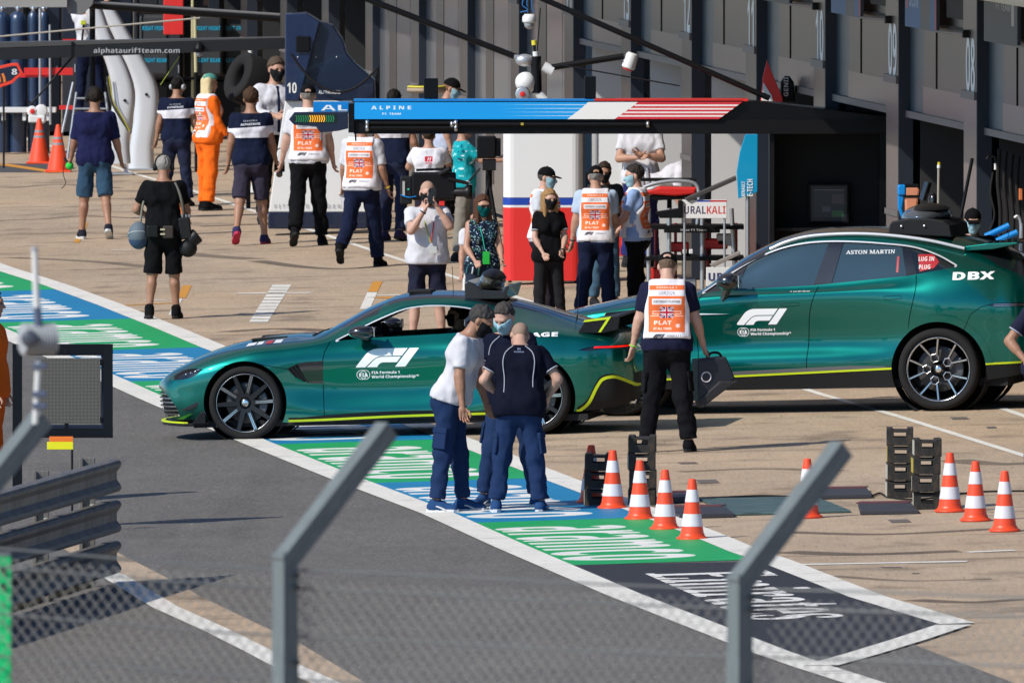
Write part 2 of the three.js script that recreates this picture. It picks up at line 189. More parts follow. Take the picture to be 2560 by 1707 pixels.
function pDist(poly, x, y) { // signed distance to a closed polygon, negative inside
  let d = 1e9, inn = false; for (let i = 0, j = poly.length - 1; i < poly.length; j = i++) { const [ax, ay] = poly[j], [bx_, by] = poly[i], ex = bx_ - ax, ey = by - ay, t = cl(((x - ax) * ex + (y - ay) * ey) / (ex * ex + ey * ey + 1e-12)), px = x - ax - t * ex, py = y - ay - t * ey; d = Math.min(d, px * px + py * py); if ((by > y) !== (ay > y) && x < (ax - bx_) * (y - by) / (ay - by) + bx_) inn = !inn; } d = Math.sqrt(d); return inn ? -d : d;
}
function lDist(line, x, y) { let d = 1e9; for (let i = 1; i < line.length; i++) { const [ax, ay] = line[i - 1], [cx, cy] = line[i], ex = cx - ax, ey = cy - ay, t = cl(((x - ax) * ex + (y - ay) * ey) / (ex * ex + ey * ey + 1e-12)); d = Math.min(d, Math.hypot(x - ax - t * ex, y - ay - t * ey)); } return d; }
const smoothLine = (pts, n = 6, closed = false) => new THREE.CatmullRomCurve3(pts.map(p => V(p[0], p[1], 0)), closed).getPoints(pts.length * n).map(p => [p.x, p.y]);
function skinGeo(tris, o = {}) { // o.off: move along normals, o.both: also the mirrored half, o.rect: planar uv
  const n = tris.length * (o.side ? 1 : 2), pos = new Float32Array(n * 9), nor = new Float32Array(n * 9), uv = new Float32Array(n * 6); let k = 0, q = 0; const off = o.off || 0, [x0, x1, y0, y1] = o.rect || [0, 1, 0, 1];
  for (const s of o.side ? [o.side] : [1, -1]) for (const t of tris) for (let i = 0; i < 3; i++) { const v = t[s > 0 ? i : 2 - i]; pos[k] = v[0] + v[3] * off; pos[k + 1] = v[1] + v[4] * off; pos[k + 2] = s * (v[2] + v[5] * off); nor[k] = v[3]; nor[k + 1] = v[4]; nor[k + 2] = s * v[5]; k += 3; const m = (v[0] - x0) / (x1 - x0); uv[q++] = o.rect && s < 0 ? 1 - m : m; uv[q++] = (v[1] - y0) / (y1 - y0); }
  const g = new THREE.BufferGeometry(); g.setAttribute('position', new THREE.BufferAttribute(pos, 3)); g.setAttribute('normal', new THREE.BufferAttribute(nor, 3)); g.setAttribute('uv', new THREE.BufferAttribute(uv, 2)); return g;
}
// a part of a skin: one mesh where it crosses the middle, else one for each side
function skinPart(name, tris, m, parent, o = {}) { if (!tris.length) return null; const mid = tris.some(t => t.some(v => v[2] < 0.012)); if (mid) return mesh(name, skinGeo(tris, o), m, parent); const r = mesh(name, skinGeo(tris, { ...o, side: 1 }), m, parent); mesh(name, skinGeo(tris, { ...o, side: -1 }), m, parent); return r; }
const rectF = (x0, x1, y0, y1) => v => Math.max(x0 - v[0], v[0] - x1, y0 - v[1], v[1] - y1);
M.paint = mat([0.0, 0.175, 0.138], 0.28, 0.85, { phys: true, clearcoat: 1, clearcoatRoughness: 0.02 });
M.gloss = mat([0.012, 0.012, 0.014], 0.22, 0, { phys: true, clearcoat: 1, clearcoatRoughness: 0.05 });
M.carbon = mat([0.009, 0.009, 0.01], 0.42, 0, { phys: true, specularIntensity: 0.5 }); M.plastic = mat([0.011, 0.011, 0.012], 0.6, 0, { phys: true, specularIntensity: 0.5 }); M.rubber = mat([0.02, 0.019, 0.019], 0.85, 0, { phys: true, specularIntensity: 0.3 });
M.chrome = mat([0.78, 0.79, 0.8], 0.16, 1); M.trim = mat([0.8, 0.81, 0.83], 0.34, 0.55); M.satin = mat([0.5, 0.51, 0.53], 0.35, 1); M.lime = mat([0.55, 0.68, 0.01], 0.45); M.seam = mat([0.006, 0.012, 0.011], 0.7);
M.glass = mat([0.10, 0.17, 0.18], 0.03, 0, { phys: true, transmission: 1, thickness: 0, ior: 1.5 }); M.darkGlass = mat([0.012, 0.016, 0.018], 0.04, 0, { phys: true, clearcoat: 1 });
M.lens = mat([0.7, 0.73, 0.75], 0.03, 0, { phys: true, transmission: 1, thickness: 0 }); M.redLens = mat([0.45, 0.01, 0.008], 0.15, 0, { phys: true, clearcoat: 1, emissive: 0xff1208, emissiveIntensity: 0.9 });
M.liner = mat([0.012, 0.012, 0.013], 0.9); M.cabin = mat([0.02, 0.021, 0.022], 0.8); M.disc = mat([0.07, 0.065, 0.065], 0.5, 0.6); M.caliper = mat([0.11, 0.11, 0.12], 0.45, 0.5); M.wheelBlack = mat([0.009, 0.009, 0.01], 0.38); M.machined = mat([0.62, 0.63, 0.65], 0.22, 1);
const decalMat = tex => mat('#ffffff', 0.4, 0, { map: tex, transparent: true, alphaTest: 0.35 });
// lettering
function drawF1(x, w, h, col = '#f2f3f2') { x.fillStyle = col; const p = (...a) => { x.beginPath(); a.forEach(([q, r], i) => i ? x.lineTo(q * w, r * h) : x.moveTo(q * w, r * h)); x.closePath(); x.fill(); };
  x.beginPath(); x.moveTo(0, h); x.lineTo(0.16 * w, 0.32 * h); x.quadraticCurveTo(0.24 * w, 0, 0.38 * w, 0); x.lineTo(0.82 * w, 0); x.lineTo(0.73 * w, 0.4 * h); x.lineTo(0.42 * w, 0.4 * h); x.quadraticCurveTo(0.33 * w, 0.42 * h, 0.27 * w, 0.62 * h); x.lineTo(0.155 * w, h); x.closePath(); x.fill();
  x.beginPath(); x.moveTo(0.18 * w, h); x.lineTo(0.285 * w, 0.64 * h); x.quadraticCurveTo(0.34 * w, 0.45 * h, 0.44 * w, 0.45 * h); x.lineTo(0.715 * w, 0.45 * h); x.lineTo(0.65 * w, 0.75 * h); x.lineTo(0.44 * w, 0.75 * h); x.quadraticCurveTo(0.37 * w, 0.76 * h, 0.34 * w, h); x.closePath(); x.fill();
  p([0.85, 0], [1, 0], [0.78, 1], [0.62, 1]); }
function drawFIA(x, w, h) { x.strokeStyle = x.fillStyle = '#f0f2f1'; x.lineWidth = h * 0.045; for (const c of [0.1, 0.155]) { x.beginPath(); x.arc(c * w, h * 0.5, h * 0.42, 0, 7); x.stroke(); } x.font = `bold ${Math.round(h * 0.52)}px sans-serif`; x.textBaseline = 'middle'; x.textAlign = 'center'; x.fillText('FIA', 0.127 * w, h * 0.52); x.textAlign = 'left'; x.font = `bold ${Math.round(h * 0.36)}px sans-serif`; const ln = (t, y, len) => { const m = x.measureText(t).width; x.save(); x.translate(0.255 * w, y * h); x.scale(len * w / m, 1); x.fillText(t, 0, 0); x.restore(); }; ln('FIA Formula 1', 0.3, 0.45); ln('World Championship\u2122', 0.7, 0.74); }
const texF1 = canvas(512, 220, (x, w, h) => drawF1(x, w, h)), texFIA = canvas(512, 90, drawFIA);
const texWord = (s, font = 'bold 90px sans-serif', col = '#eef0ef', w = 512, h = 110) => canvas(w, h, (x) => { x.fillStyle = col; x.font = font; x.textAlign = 'center'; x.textBaseline = 'middle'; const m = x.measureText(s).width; x.translate(w / 2, h / 2); x.scale((w - 10) / m, 1); x.fillText(s, 0, 0); });

function wheel(root, X, Y, z, R, rimR, width, spokes) { // a wheel whose outer face looks along the sign of z
  const g = new THREE.Group(); g.name = 'wheel'; g.position.set(X, Y, z); if (z < 0) g.rotation.y = PI; root.add(g); const w = width / 2, lz = q => q.rotateX(PI / 2);
  mesh('tyre', lz(lathe([[rimR * 0.97, -w * 0.8], [R * 0.9, -w * 0.98], [R * 0.97, -w * 0.86], [R, -w * 0.6], [R, w * 0.6], [R * 0.985, w * 0.78], [R * 0.95, w * 0.94], [R * 0.88, w], [rimR * 1.03, w * 0.93], [rimR, w * 0.8]], 56)), M.rubber, g);
  for (const q of [-0.35, 0, 0.35]) mesh('tread_groove', lz(lathe([[R + 0.0012, (q - 0.05) * w], [R + 0.0012, (q + 0.05) * w]], 56)), M.liner, g);
  mesh('rim', lz(lathe([[rimR * 0.93, -w * 0.8], [rimR * 0.9, w * 0.3], [rimR * 0.955, w * 0.72], [rimR * 0.97, w * 0.86], [rimR, w * 0.88]], 56)), M.wheelBlack, g);
  mesh('rim_lip', lz(lathe(spokes === 'hex' ? [[rimR * 0.95, w * 0.83], [rimR * 0.975, w * 0.9], [rimR * 0.995, w * 0.89]] : [[rimR * 0.972, w * 0.88], [rimR * 0.98, w * 0.9], [rimR * 0.99, w * 0.89]], 56)), spokes === 'hex' ? M.machined : M.satin, g);
  mesh('brake_disc', lz(lathe([[0.08, 0], [R * 0.55, 0], [R * 0.55, 0.03], [0.08, 0.03], [0.08, 0]], 40)).translate(0, 0, w * 0.05), M.disc, g);
  { const c = [], q = (r, a) => [Math.cos(a) * r, Math.sin(a) * r]; for (let i = 0; i <= 8; i++) c.push(q(R * 0.6, -0.5 + i / 8)); for (let i = 8; i >= 0; i--) c.push(q(R * 0.38, -0.5 + i / 8)); mesh('caliper', ext(c, 0.1, 0.012).translate(0, 0, w * 0.05 - 0.035), M.caliper, g); }
  mesh('hub', lz(lathe([[0, w * 0.84], [0.03, w * 0.84], [0.036, w * 0.78], [0.075, w * 0.62], [0.08, w * 0.2]], 24)), M.wheelBlack, g); mesh('hub_cap', lz(lathe([[0, w * 0.875], [0.024, w * 0.87], [0.03, w * 0.84]], 20)), M.chrome, g);
  const spoke = (a, r0, r1, w0, w1, m, zz0, zz1, nm, dx = 0, a1 = a) => { const A = V(Math.cos(a) * r0, Math.sin(a) * r0, zz0), B = V(Math.cos(a1) * r1, Math.sin(a1) * r1, zz1), d = B.clone().sub(A), L = d.length(), gg = new THREE.BoxGeometry(L, 1, 1, 1); const p = gg.attributes.position; for (let i = 0; i < p.count; i++) { const e = p.getX(i) > 0; p.setY(i, p.getY(i) * (e ? w1 : w0)); p.setZ(i, p.getZ(i) * dx); } const xx = d.normalize(), yy = V(0, 0, 1).cross(xx).normalize(), zz = xx.clone().cross(yy); gg.applyMatrix4(new THREE.Matrix4().makeBasis(xx, yy, zz)).translate((A.x + B.x) / 2, (A.y + B.y) / 2, (A.z + B.z) / 2); gg.computeVertexNormals(); return mesh(nm, gg, m, g); };
  if (spokes === 'ten') for (let i = 0; i < 10; i++) { const a = i * PI / 5 + 0.05, s = i % 2; spoke(a, 0.055, rimR * 0.96, 0.05, 0.034, M.wheelBlack, w * 0.62, w * 0.74, 'spoke', 0.05); if (!s) for (const o of [-1, 1]) spoke(a + o * 0.06, rimR * 0.36, rimR * 0.955, 0.006, 0.011, M.machined, w * 0.62 + 0.03, w * 0.74 + 0.027, 'spoke_face', 0.006, a + o * 0.03); }
  else { const r1 = rimR * 0.94, r0 = rimR * 0.44; for (let i = 0; i < 5; i++) { const a = i * 2 * PI / 5 + PI / 2 + 0.3; for (const o of [-1, 1]) { spoke(a + o * 0.19, r0, r1, 0.024, 0.02, M.wheelBlack, w * 0.66, w * 0.76, 'spoke', 0.05, a + o * 0.315); spoke(a + o * 0.19, r0, r1 * 1.01, 0.013, 0.015, M.machined, w * 0.66 + 0.027, w * 0.76 + 0.026, 'spoke_face', 0.006, a + o * 0.315); }
      const hx = [], hi = []; for (let k = 0; k < 6; k++) { const q = a + k * PI / 3 + PI / 6, cx = Math.cos(a) * rimR * 0.36, cy = Math.sin(a) * rimR * 0.36, r = rimR * 0.155; hx.push([cx + Math.cos(q) * r, cy + Math.sin(q) * r]); hi.unshift([cx + Math.cos(q) * r * 0.74, cy + Math.sin(q) * r * 0.74]); } mesh('spoke_hexagon', ext(hx, 0.03, 0.004, [hi]).translate(0, 0, w * 0.7), M.machined, g); } }
  return g;
}

// ---------- the low green coupe ----------
// stations: X, then (half width, height) of: sill, lower crease, waist, shoulder, belt, roof edge, roof crown side, centre line
const coupeSt = [
  [-0.875, .34, .24, .42, .32, .46, .42, .46, .485, .44, .515, .34, .535, .18, .545, 0, .548],
  [-0.80, .60, .21, .68, .30, .70, .42, .68, .52, .60, .575, .45, .60, .24, .612, 0, .615],
  [-0.62, .80, .19, .86, .29, .865, .44, .845, .585, .74, .66, .54, .695, .28, .71, 0, .715],
  [-0.40, .87, .18, .925, .29, .94, .46, .925, .645, .81, .745, .60, .785, .31, .803, 0, .808],
  [0, .90, .17, .955, .29, .972, .50, .958, .715, .855, .838, .62, .875, .33, .905, 0, .912],
  [.4, .89, .155, .94, .275, .925, .50, .935, .735, .845, .868, .62, .915, .34, .945, 0, .953],
  [.64, .90, .15, .93, .265, .895, .48, .918, .74, .835, .888, .65, .935, .36, .962, 0, .968],
  [.86, .91, .155, .93, .262, .882, .46, .908, .742, .825, .902, .685, 1.0, .38, 1.062, 0, 1.075],
  [1.1, .915, .16, .93, .262, .876, .45, .902, .745, .82, .915, .635, 1.115, .36, 1.182, 0, 1.2],
  [1.4, .92, .165, .93, .265, .876, .45, .902, .75, .82, .926, .60, 1.22, .34, 1.285, 0, 1.3],
  [1.75, .92, .17, .93, .27, .88, .46, .908, .755, .82, .936, .58, 1.252, .33, 1.308, 0, 1.322],
  [2.1, .92, .175, .935, .28, .90, .48, .93, .765, .83, .946, .57, 1.225, .33, 1.285, 0, 1.3],
  [2.4, .91, .18, .945, .29, .935, .50, .958, .775, .86, .956, .56, 1.15, .32, 1.225, 0, 1.243],
  [2.7, .90, .18, .955, .30, .968, .50, .974, .78, .89, .955, .57, 1.078, .32, 1.148, 0, 1.165],
  [3.0, .88, .2, .935, .30, .955, .50, .96, .765, .88, .925, .6, 1.02, .33, 1.062, 0, 1.075],
  [3.3, .84, .22, .895, .32, .915, .50, .925, .745, .86, .88, .62, .955, .34, .982, 0, .99],
  [3.5, .76, .25, .80, .34, .83, .50, .845, .72, .80, .825, .6, .895, .34, .92, 0, .926],
  [3.58, .66, .28, .69, .37, .71, .50, .73, .70, .70, .785, .52, .85, .3, .875, 0, .88],
  [3.64, .46, .31, .48, .39, .50, .50, .51, .68, .49, .74, .38, .795, .22, .815, 0, .82],
  [3.66, .2, .35, .22, .42, .23, .5, .23, .64, .22, .69, .18, .73, .1, .74, 0, .74]];
function coupe() {
  const g = thing('sports_coupe', 'low dark green two-door sports coupe with large white racing logo on its door', 'car');
  let skin = loftSkin(coupeSt, 200, 7), part;
  const take = (f, res = 0.012) => { [part, skin] = cut(skin, f, res); return part; };
  const arch = (X, r) => take(v => Math.hypot(v[0] - X, v[1] - 0.346) - r + (v[2] < 0.5 ? 9 : 0));
  arch(0, 0.39); arch(2.704, 0.395);
  // openings: side window (lowered), windscreen and rear screen
  const dlo = smoothLine([[.86, .902], [1.034, .985], [1.238, 1.08], [1.478, 1.17], [1.62, 1.192], [1.75, 1.198], [1.95, 1.186], [2.1, 1.162], [2.26, 1.11], [2.345, 1.06]], 6).concat([[2.33, 1.0], [2.28, .965], [1.75, .945], [1.2, .925]]);
  const upper = dlo.slice(0, 60);
  const win = take(v => Math.max(pDist(dlo, v[0], v[1]), 3.5 - v[6]));
  let [quarter] = cut(win, v => 2.14 + (v[1] - 0.95) * 0.35 - v[0]); skinPart('quarter_window', quarter, M.darkGlass, g, { off: -0.006 });
  const ws = take(v => Math.max(0.70 + Math.max(0, 5.9 - v[6]) * 0.24 - v[0], v[0] - 1.30 + Math.max(0, 5.6 - v[6]) * 0.1, 4.86 - v[6]));
  skinPart('windscreen', ws, M.darkGlass, g, { off: -0.004 });
  const rs = take(v => Math.max(2.38 - v[0], v[0] - 2.98, 5.35 + (v[0] - 2.38) * 0.5 - v[6])); skinPart('rear_screen', rs, M.darkGlass, g, { off: -0.003 });
  const roof = take(v => Math.max(1.32 - v[0], v[0] - 2.36, 5.12 - v[6])); skinPart('roof', roof, M.gloss, g);
  const chrome = take(v => Math.max(lDist(upper, v[0], v[1]) - 0.011, 3.5 - v[6])); skinPart('window_trim', chrome, M.trim, g, { off: 0.004 });
  // front end
  const light = smoothLine([[-.706, .575], [-.62, .645], [-.50, .672], [-.40, .665], [-.47, .605], [-.58, .575]], 4, true);
  const hl = take(v => Math.max(pDist(light, v[0], v[1]), v[6] - 4.6)); skinPart('headlight', hl, M.gloss, g, { off: -0.025 }); skinPart('headlight_lens', hl, M.lens, g, { off: 0.001 }); for (const s of [-1, 1]) for (const [X, Y] of [[-.56, .615], [-.51, .628], [-.465, .642]]) mesh('lamp', new THREE.SphereGeometry(0.017, 12, 8).translate(X, Y, s * (0.83 + (X + .56) * 0.45)), M.chrome, g);
  const grille = take(v => Math.max(pDist([[-.9, .5], [-.80, .455], [-.72, .40], [-.645, .29], [-.635, .225], [-.9, .2]], v[0], v[1]), v[6] - 3.2)); skinPart('grille', grille, M.liner, g, { off: -0.03 });
  for (let k = 0; k < 6; k++) { const y = 0.245 + k * 0.038; const [s] = cut(grille, v => Math.abs(v[1] - y) - 0.006, 0.006); skinPart('grille_bar', s, M.satin, g, { off: -0.004 }); }
  for (let k = 0; k < 4; k++) { const X = -0.80 + k * 0.045; const [s] = cut(grille, v => Math.abs(v[0] - X) - 0.004, 0.005); skinPart('grille_bar', s, M.plastic, g, { off: -0.008 }); }
  const vent = smoothLine([[.40, .655], [.52, .705], [.735, .722]], 6).concat([[.735, .51], [.62, .515], [.56, .53], [.47, .58]]);
  const sv = take(v => pDist(vent, v[0], v[1])); skinPart('side_vent', sv, M.carbon, g, { off: -0.018 });
  { const [t] = cut(sv, v => 0.55 + (v[1] - 0.6) * -0.5 - v[0]); skinPart('vent_panel', t, M.gloss, g, { off: -0.002 }); }
  for (let k = 0; k < 3; k++) { const [s] = cut(sv, v => Math.abs(v[0] + v[1] * 0.75 - (0.905 + k * 0.038)) - 0.009, 0.006); skinPart('vent_fin', s, M.plastic, g, { off: 0.004 }); }
  const tl = take(v => Math.max(pDist([[3.13, .775], [3.22, .80], [3.36, .812], [3.62, .815], [3.62, .795], [3.36, .78], [3.22, .765]], v[0], v[1]), v[6] - 4.7)); skinPart('tail_light_housing', tl, M.gloss, g, { off: -0.012 });
  { const [t] = cut(tl, v => Math.max(3.28 - v[0], Math.abs(v[1] - 0.799) - 0.008), 0.006); skinPart('tail_light', t, M.redLens, g, { off: 0.001 }); }
  // lower black skirts, lime pinstripe
  const st0 = [[.3, .172], [.41, .172], [1.478, .197], [2.2, .205]], lime = take(v => Math.max(Math.abs(v[1] - interpCol(st0, v[0])[0]) - 0.011, 0.40 - v[0], v[0] - 2.31), 0.008); skinPart('lime_stripe', lime, M.lime, g, { off: 0.006 });
  const skirt = take(v => Math.max(v[1] - Math.max(0.2, interpCol([[.3, .18], [.72, .215], [1.478, .245], [2.31, .225]], v[0])[0]), 0.40 - v[0], v[0] - 2.32)); skinPart('side_skirt', skirt, M.carbon, g);
  const dif = smoothLine([[3.10, .235], [3.20, .31], [3.29, .47], [3.34, .53], [3.44, .55], [3.52, .52], [3.62, .46]], 5), under = take(v => { let y = v[0] < 3.1 ? 0.2 : 0; if (!y) { y = 0.55; for (let i = 1; i < dif.length; i++) if (v[0] <= dif[i][0]) { const a = dif[i - 1], b = dif[i]; y = mixn(a[1], b[1], (v[0] - a[0]) / (b[0] - a[0])); break; } } return Math.max(v[1] - y, 3.0 - v[0]); });
  const [dl, dd] = cut(under, v => lDist([[3.10, .215], ...dif.map(p => [p[0] + 0.015, p[1] - 0.03])], v[0], v[1]) - 0.014, 0.008); skinPart('diffuser', dd, M.plastic, g); skinPart('lime_stripe', dl, M.lime, g, { off: 0.004 });
  const low = take(v => Math.max(v[1] - 0.20, v[0] + 0.36)); skinPart('bumper_lower', low, M.carbon, g);
  // seams, then doors
  const doorEdge = smoothLine([[.80, .895], [.752, .80], [.735, .70], [.732, .5], [.742, .2]], 5), rearEdge = smoothLine([[2.12, .945], [2.17, .80], [2.16, .6], [2.05, .35], [1.98, .2]], 5);
  const seam = take(v => Math.max(Math.min(lDist(doorEdge, v[0], v[1]), lDist(rearEdge, v[0], v[1])) - 0.0035, v[6] - 4.2), 0.004); skinPart('door_seam', seam, M.seam, g, { off: -0.012 });
  const seam2 = take(v => Math.max(lDist([[-.42, .655], [-.36, .655], [.0, .735], [.36, .66], [.42, .655]], v[0], v[1]) - 0.003, v[6] - 3.6), 0.004); skinPart('bonnet_seam', seam2, M.seam, g, { off: -0.008 });
  const door = take(v => Math.max(pDist([...doorEdge, ...[...rearEdge].reverse()], v[0], v[1]), v[6] - 4.4));
  const dm = skinPart('door', door, M.paint, g);
  const side = cut(door, v => v[6] - 4)[0];
  const sticker = (src, r, tex, name, parent = g, off = 0.0025) => { const [t] = cut(src, rectF(...r)); return skinPart(name, t, decalMat(tex), parent, { off, rect: r }); };
  sticker(side, [1.04, 1.64, .655, .825], texF1, 'racing_logo', dm); sticker(side, [1.035, 1.635, .535, .635], texFIA, 'championship_lettering', dm);
  const [flank] = cut(skin, v => v[6] - 4.9);
  sticker(flank, [2.36, 2.955, .895, .955], texWord('VANTAGE', '900 90px sans-serif'), 'model_lettering');
  const bonnet = take(v => Math.max(v[0] - 0.69, -0.5 - v[0], 4.25 - v[6])); skinPart('bonnet', bonnet, M.paint, g);
  skinPart('body', skin, M.paint, g);
  // bonnet vents
  for (const s of [-1, 1]) mesh('bonnet_vent', bx(0.34, 0.02, 0.16, 0.22, 0.912, 0.36 * s, 0.008).rotateZ(0.05), M.plastic, g);
  for (const s of [-1, 1]) mesh('wiper', rod(V(.60, .945, .5 * s), V(.70, .985, .1 * s), 0.012), M.plastic, g);
  { const q = cut(bonnet, v => Math.max(-0.02 - v[0], v[0] - 0.34, 4.5 - v[6], v[6] - 5.2), 0.01)[0], t = canvas(256, 64, (x, w, h) => { x.fillStyle = '#e4e6e6'; x.fillRect(10, 8, 60, 50); x.fillRect(80, 8, 40, 50); x.fillStyle = '#b23a3a'; x.fillRect(140, 12, 44, 40); x.fillStyle = '#dfe2e2'; x.fillRect(196, 8, 50, 50); }); skinPart('bonnet_sticker', q, decalMat(t), g, { off: 0.003, rect: [-0.02, 0.34, 0.84, 0.93] }); }
  // splitter with lime edge, canards, dive plane
  const sp = t => { const pts = []; for (let i = 0; i <= 20; i++) { const z = mixn(-0.93, 0.93, i / 20); pts.push([-0.90 + 0.34 * Math.pow(Math.abs(z) / 0.95, 2.2) - t, z]); } return pts; };
  mesh('splitter', ext([...sp(0), [-0.38, .93], [-0.38, -.93]], 0.028, 0.006).rotateX(PI / 2).translate(0, 0.165, 0), M.carbon, g);
  mesh('splitter_stripe', ext([...sp(0.008), ...sp(-0.03).reverse()], 0.014).rotateX(PI / 2).translate(0, 0.178, 0), M.lime, g);
  for (const s of [-1, 1]) { mesh('splitter_fence', ext([[-.50, .16], [-.42, .265], [-.375, .275], [-.375, .16]], 0.02, 0.004).translate(0, 0, s > 0 ? 0.93 : -0.95), M.carbon, g);
    mesh('canard', ext([[-.62, .285], [-.43, .375], [-.455, .315], [-.52, .285]], 0.03, 0.008).translate(0, 0, s > 0 ? 0.90 : -0.93), M.gloss, g);
    mesh('wheel_arch', mg([lathe([[0.395, -0.2], [0.395, 0.12]], 40).rotateX(PI / 2).translate(0, 0.346, s * 0.74), lathe([[0, 0], [0.395, 0]], 40).rotateX(PI / 2).translate(0, 0.346, s * 0.54)]), M.liner, g);
    mesh('wheel_arch', mg([lathe([[0.4, -0.2], [0.4, 0.12]], 40).rotateX(PI / 2).translate(2.704, 0.346, s * 0.74), lathe([[0, 0], [0.4, 0]], 40).rotateX(PI / 2).translate(2.704, 0.346, s * 0.54)]), M.liner, g);
    wheel(g, 0, 0.345, s * 0.825, 0.345, 0.275, 0.24, 'ten'); wheel(g, 2.704, 0.35, s * 0.82, 0.35, 0.277, 0.28, 'ten');
    // door mirror
    const m = mesh('mirror', [new THREE.SphereGeometry(1, 24, 16).scale(0.13, 0.062, 0.085).translate(1.12, 0.985, s * 0.99), bx(0.1, 0.03, 0.16, 1.13, 0.925, s * 0.88, 0.012)], M.gloss, g); mesh('mirror_glass', bx(0.012, 0.09, 0.13, 1.243, 0.985, s * 0.99, 0.004), M.chrome, m);
    // rear wing end plate with a lime corner, wing stand
    mesh('wing_end_plate', ext([[3.12, .93], [3.20, 1.055], [3.52, 1.085], [3.5, .955], [3.36, .925]], 0.025, 0.006).translate(0, 0, s > 0 ? 0.80 : -0.825), M.carbon, g);
    mesh('wing_stripe', ext([[3.175, 1.03], [3.19, 1.05], [3.44, 1.078], [3.34, .935], [3.315, .935], [3.395, 1.052]], 0.006).translate(0, 0, s > 0 ? 0.826 : -0.832), M.lime, g);
    mesh('wing_stand', ext([[3.2, .93], [3.26, 1.04], [3.34, 1.04], [3.34, .9]], 0.02).translate(0, 0, 0.35 * s - 0.01), M.carbon, g);
    mesh('exhaust', lathe([[0.03, 0], [0.045, 0], [0.045, 0.1], [0.04, 0.1], [0.03, 0.02]], 20).rotateZ(-PI / 2).translate(3.5, 0.27, s * 0.38), M.chrome, g); }
  mesh('rear_wing', [ext([[3.16, 1.02], [3.5, 1.085], [3.52, 1.07], [3.3, 1.01]], 1.6, 0.004).translate(0, 0, -0.8)], M.carbon, g);
  mesh('rear_diffuser', bx(0.5, 0.12, 1.3, 3.28, 0.235, 0, 0.02), M.plastic, g);
  mesh('floor', bx(3.7, 0.06, 1.72, 1.35, 0.15, 0), M.liner, g); mesh('engine_bay', bx(0.5, 0.5, 0.9, 0.1, 0.45, 0), M.liner, g); mesh('rear_bulkhead', bx(0.6, 0.5, 1.0, 2.75, 0.5, 0), M.liner, g);
  // cabin
  mesh('dashboard', bx(0.45, 0.2, 1.44, 0.92, 0.80, 0, 0.06), M.cabin, g); mesh('cabin_tub', mg([bx(1.6, 0.05, 1.6, 1.5, 0.3, 0), bx(0.06, 0.6, 1.5, 2.42, 0.6, 0), bx(1.5, 0.45, 0.05, 1.5, 0.66, 0.80), bx(1.5, 0.45, 0.05, 1.5, 0.66, -0.80)]), M.cabin, g);
  for (const s of [-1, 1]) { mesh('seat', [bx(0.5, 0.14, 0.48, 1.62, 0.42, s * 0.38, 0.05), bx(0.16, 0.46, 0.48, 0, 0.23, 0, 0.06).rotateZ(-0.3).translate(1.9, 0.46, s * 0.38), bx(0.1, 0.14, 0.26, 2.08, 0.985, s * 0.38, 0.04)], M.cabin, g); }
  mesh('steering_wheel', new THREE.TorusGeometry(0.17, 0.016, 10, 32).rotateY(PI / 2).rotateZ(0.35).translate(1.2, 0.85, -0.38), M.cabin, g);
  { const c = [bx(0.08, 0.09, 0.07, 1.17, 1.0, 0.25, 0.01), bx(0.1, 0.05, 0.1, 1.16, 0.96, 0.25, 0.01), rod(V(1.1, .9, .25), V(1.16, .98, .25), 0.014), bx(0.09, 0.05, 0.05, 1.34, 0.97, 0.1, 0.01)]; mesh('cabin_camera', c, M.plastic, g); }
  // roof equipment
  const rb = mesh('light_bar', [ext([[2.03, 1.29], [2.03, 1.40], [2.06, 1.425], [2.12, 1.40], [2.20, 1.335], [2.38, 1.32], [2.42, 1.37], [2.45, 1.37], [2.41, 1.25], [2.05, 1.25]], 1.0, 0.01).translate(0, 0, -0.5)], M.gloss, g);
  mesh('light_pod', new THREE.SphereGeometry(1, 28, 18).scale(0.115, 0.105, 0.38).translate(2.235, 1.40, 0), mat([0.07, 0.065, 0.045], 0.06, 0, { phys: true, clearcoat: 1 }), rb); mesh('pod_cover', new THREE.SphereGeometry(1, 28, 12, 0, 2 * PI, 0, PI * 0.36).scale(0.122, 0.114, 0.4).rotateZ(-0.25).translate(2.238, 1.402, 0), M.carbon, rb);
  mesh('roof_box', bx(0.22, 0.03, 0.3, 1.58, 1.325, 0.1, 0.01), M.plastic, g); mesh('antenna', rod(V(1.9, 1.3, .3), V(1.895, 1.56, .3), 0.0028), M.plastic, g); mesh('antenna', [rod(V(3.06, 1.0, .35), V(3.10, 1.48, .35), 0.003), rod(V(3.06, .98, .35), V(3.062, 1.07, .35), 0.008)], M.plastic, g);
  return g;
}
M.paint.name = 'paint';
const coupeCar = coupe();
{ const f = G(614, 1101), r = G(1340, 1087); const yaw = Math.atan2(-(r.z - f.z), r.x - f.x); coupeCar.position.set(f.x, f.y, f.z); coupeCar.rotation.order = 'YZX'; coupeCar.rotation.y = yaw; coupeCar.rotation.z = Math.atan(KX) * Math.cos(yaw); const s = (r.clone().sub(f)).length() / 2.704; coupeCar.position.addScaledVector(V(Math.sin(yaw), 0, Math.cos(yaw)), -0.945); coupeCar.position.y = gy(coupeCar.position.x); console.log('coupe yaw', yaw / D, 'scale', s); }

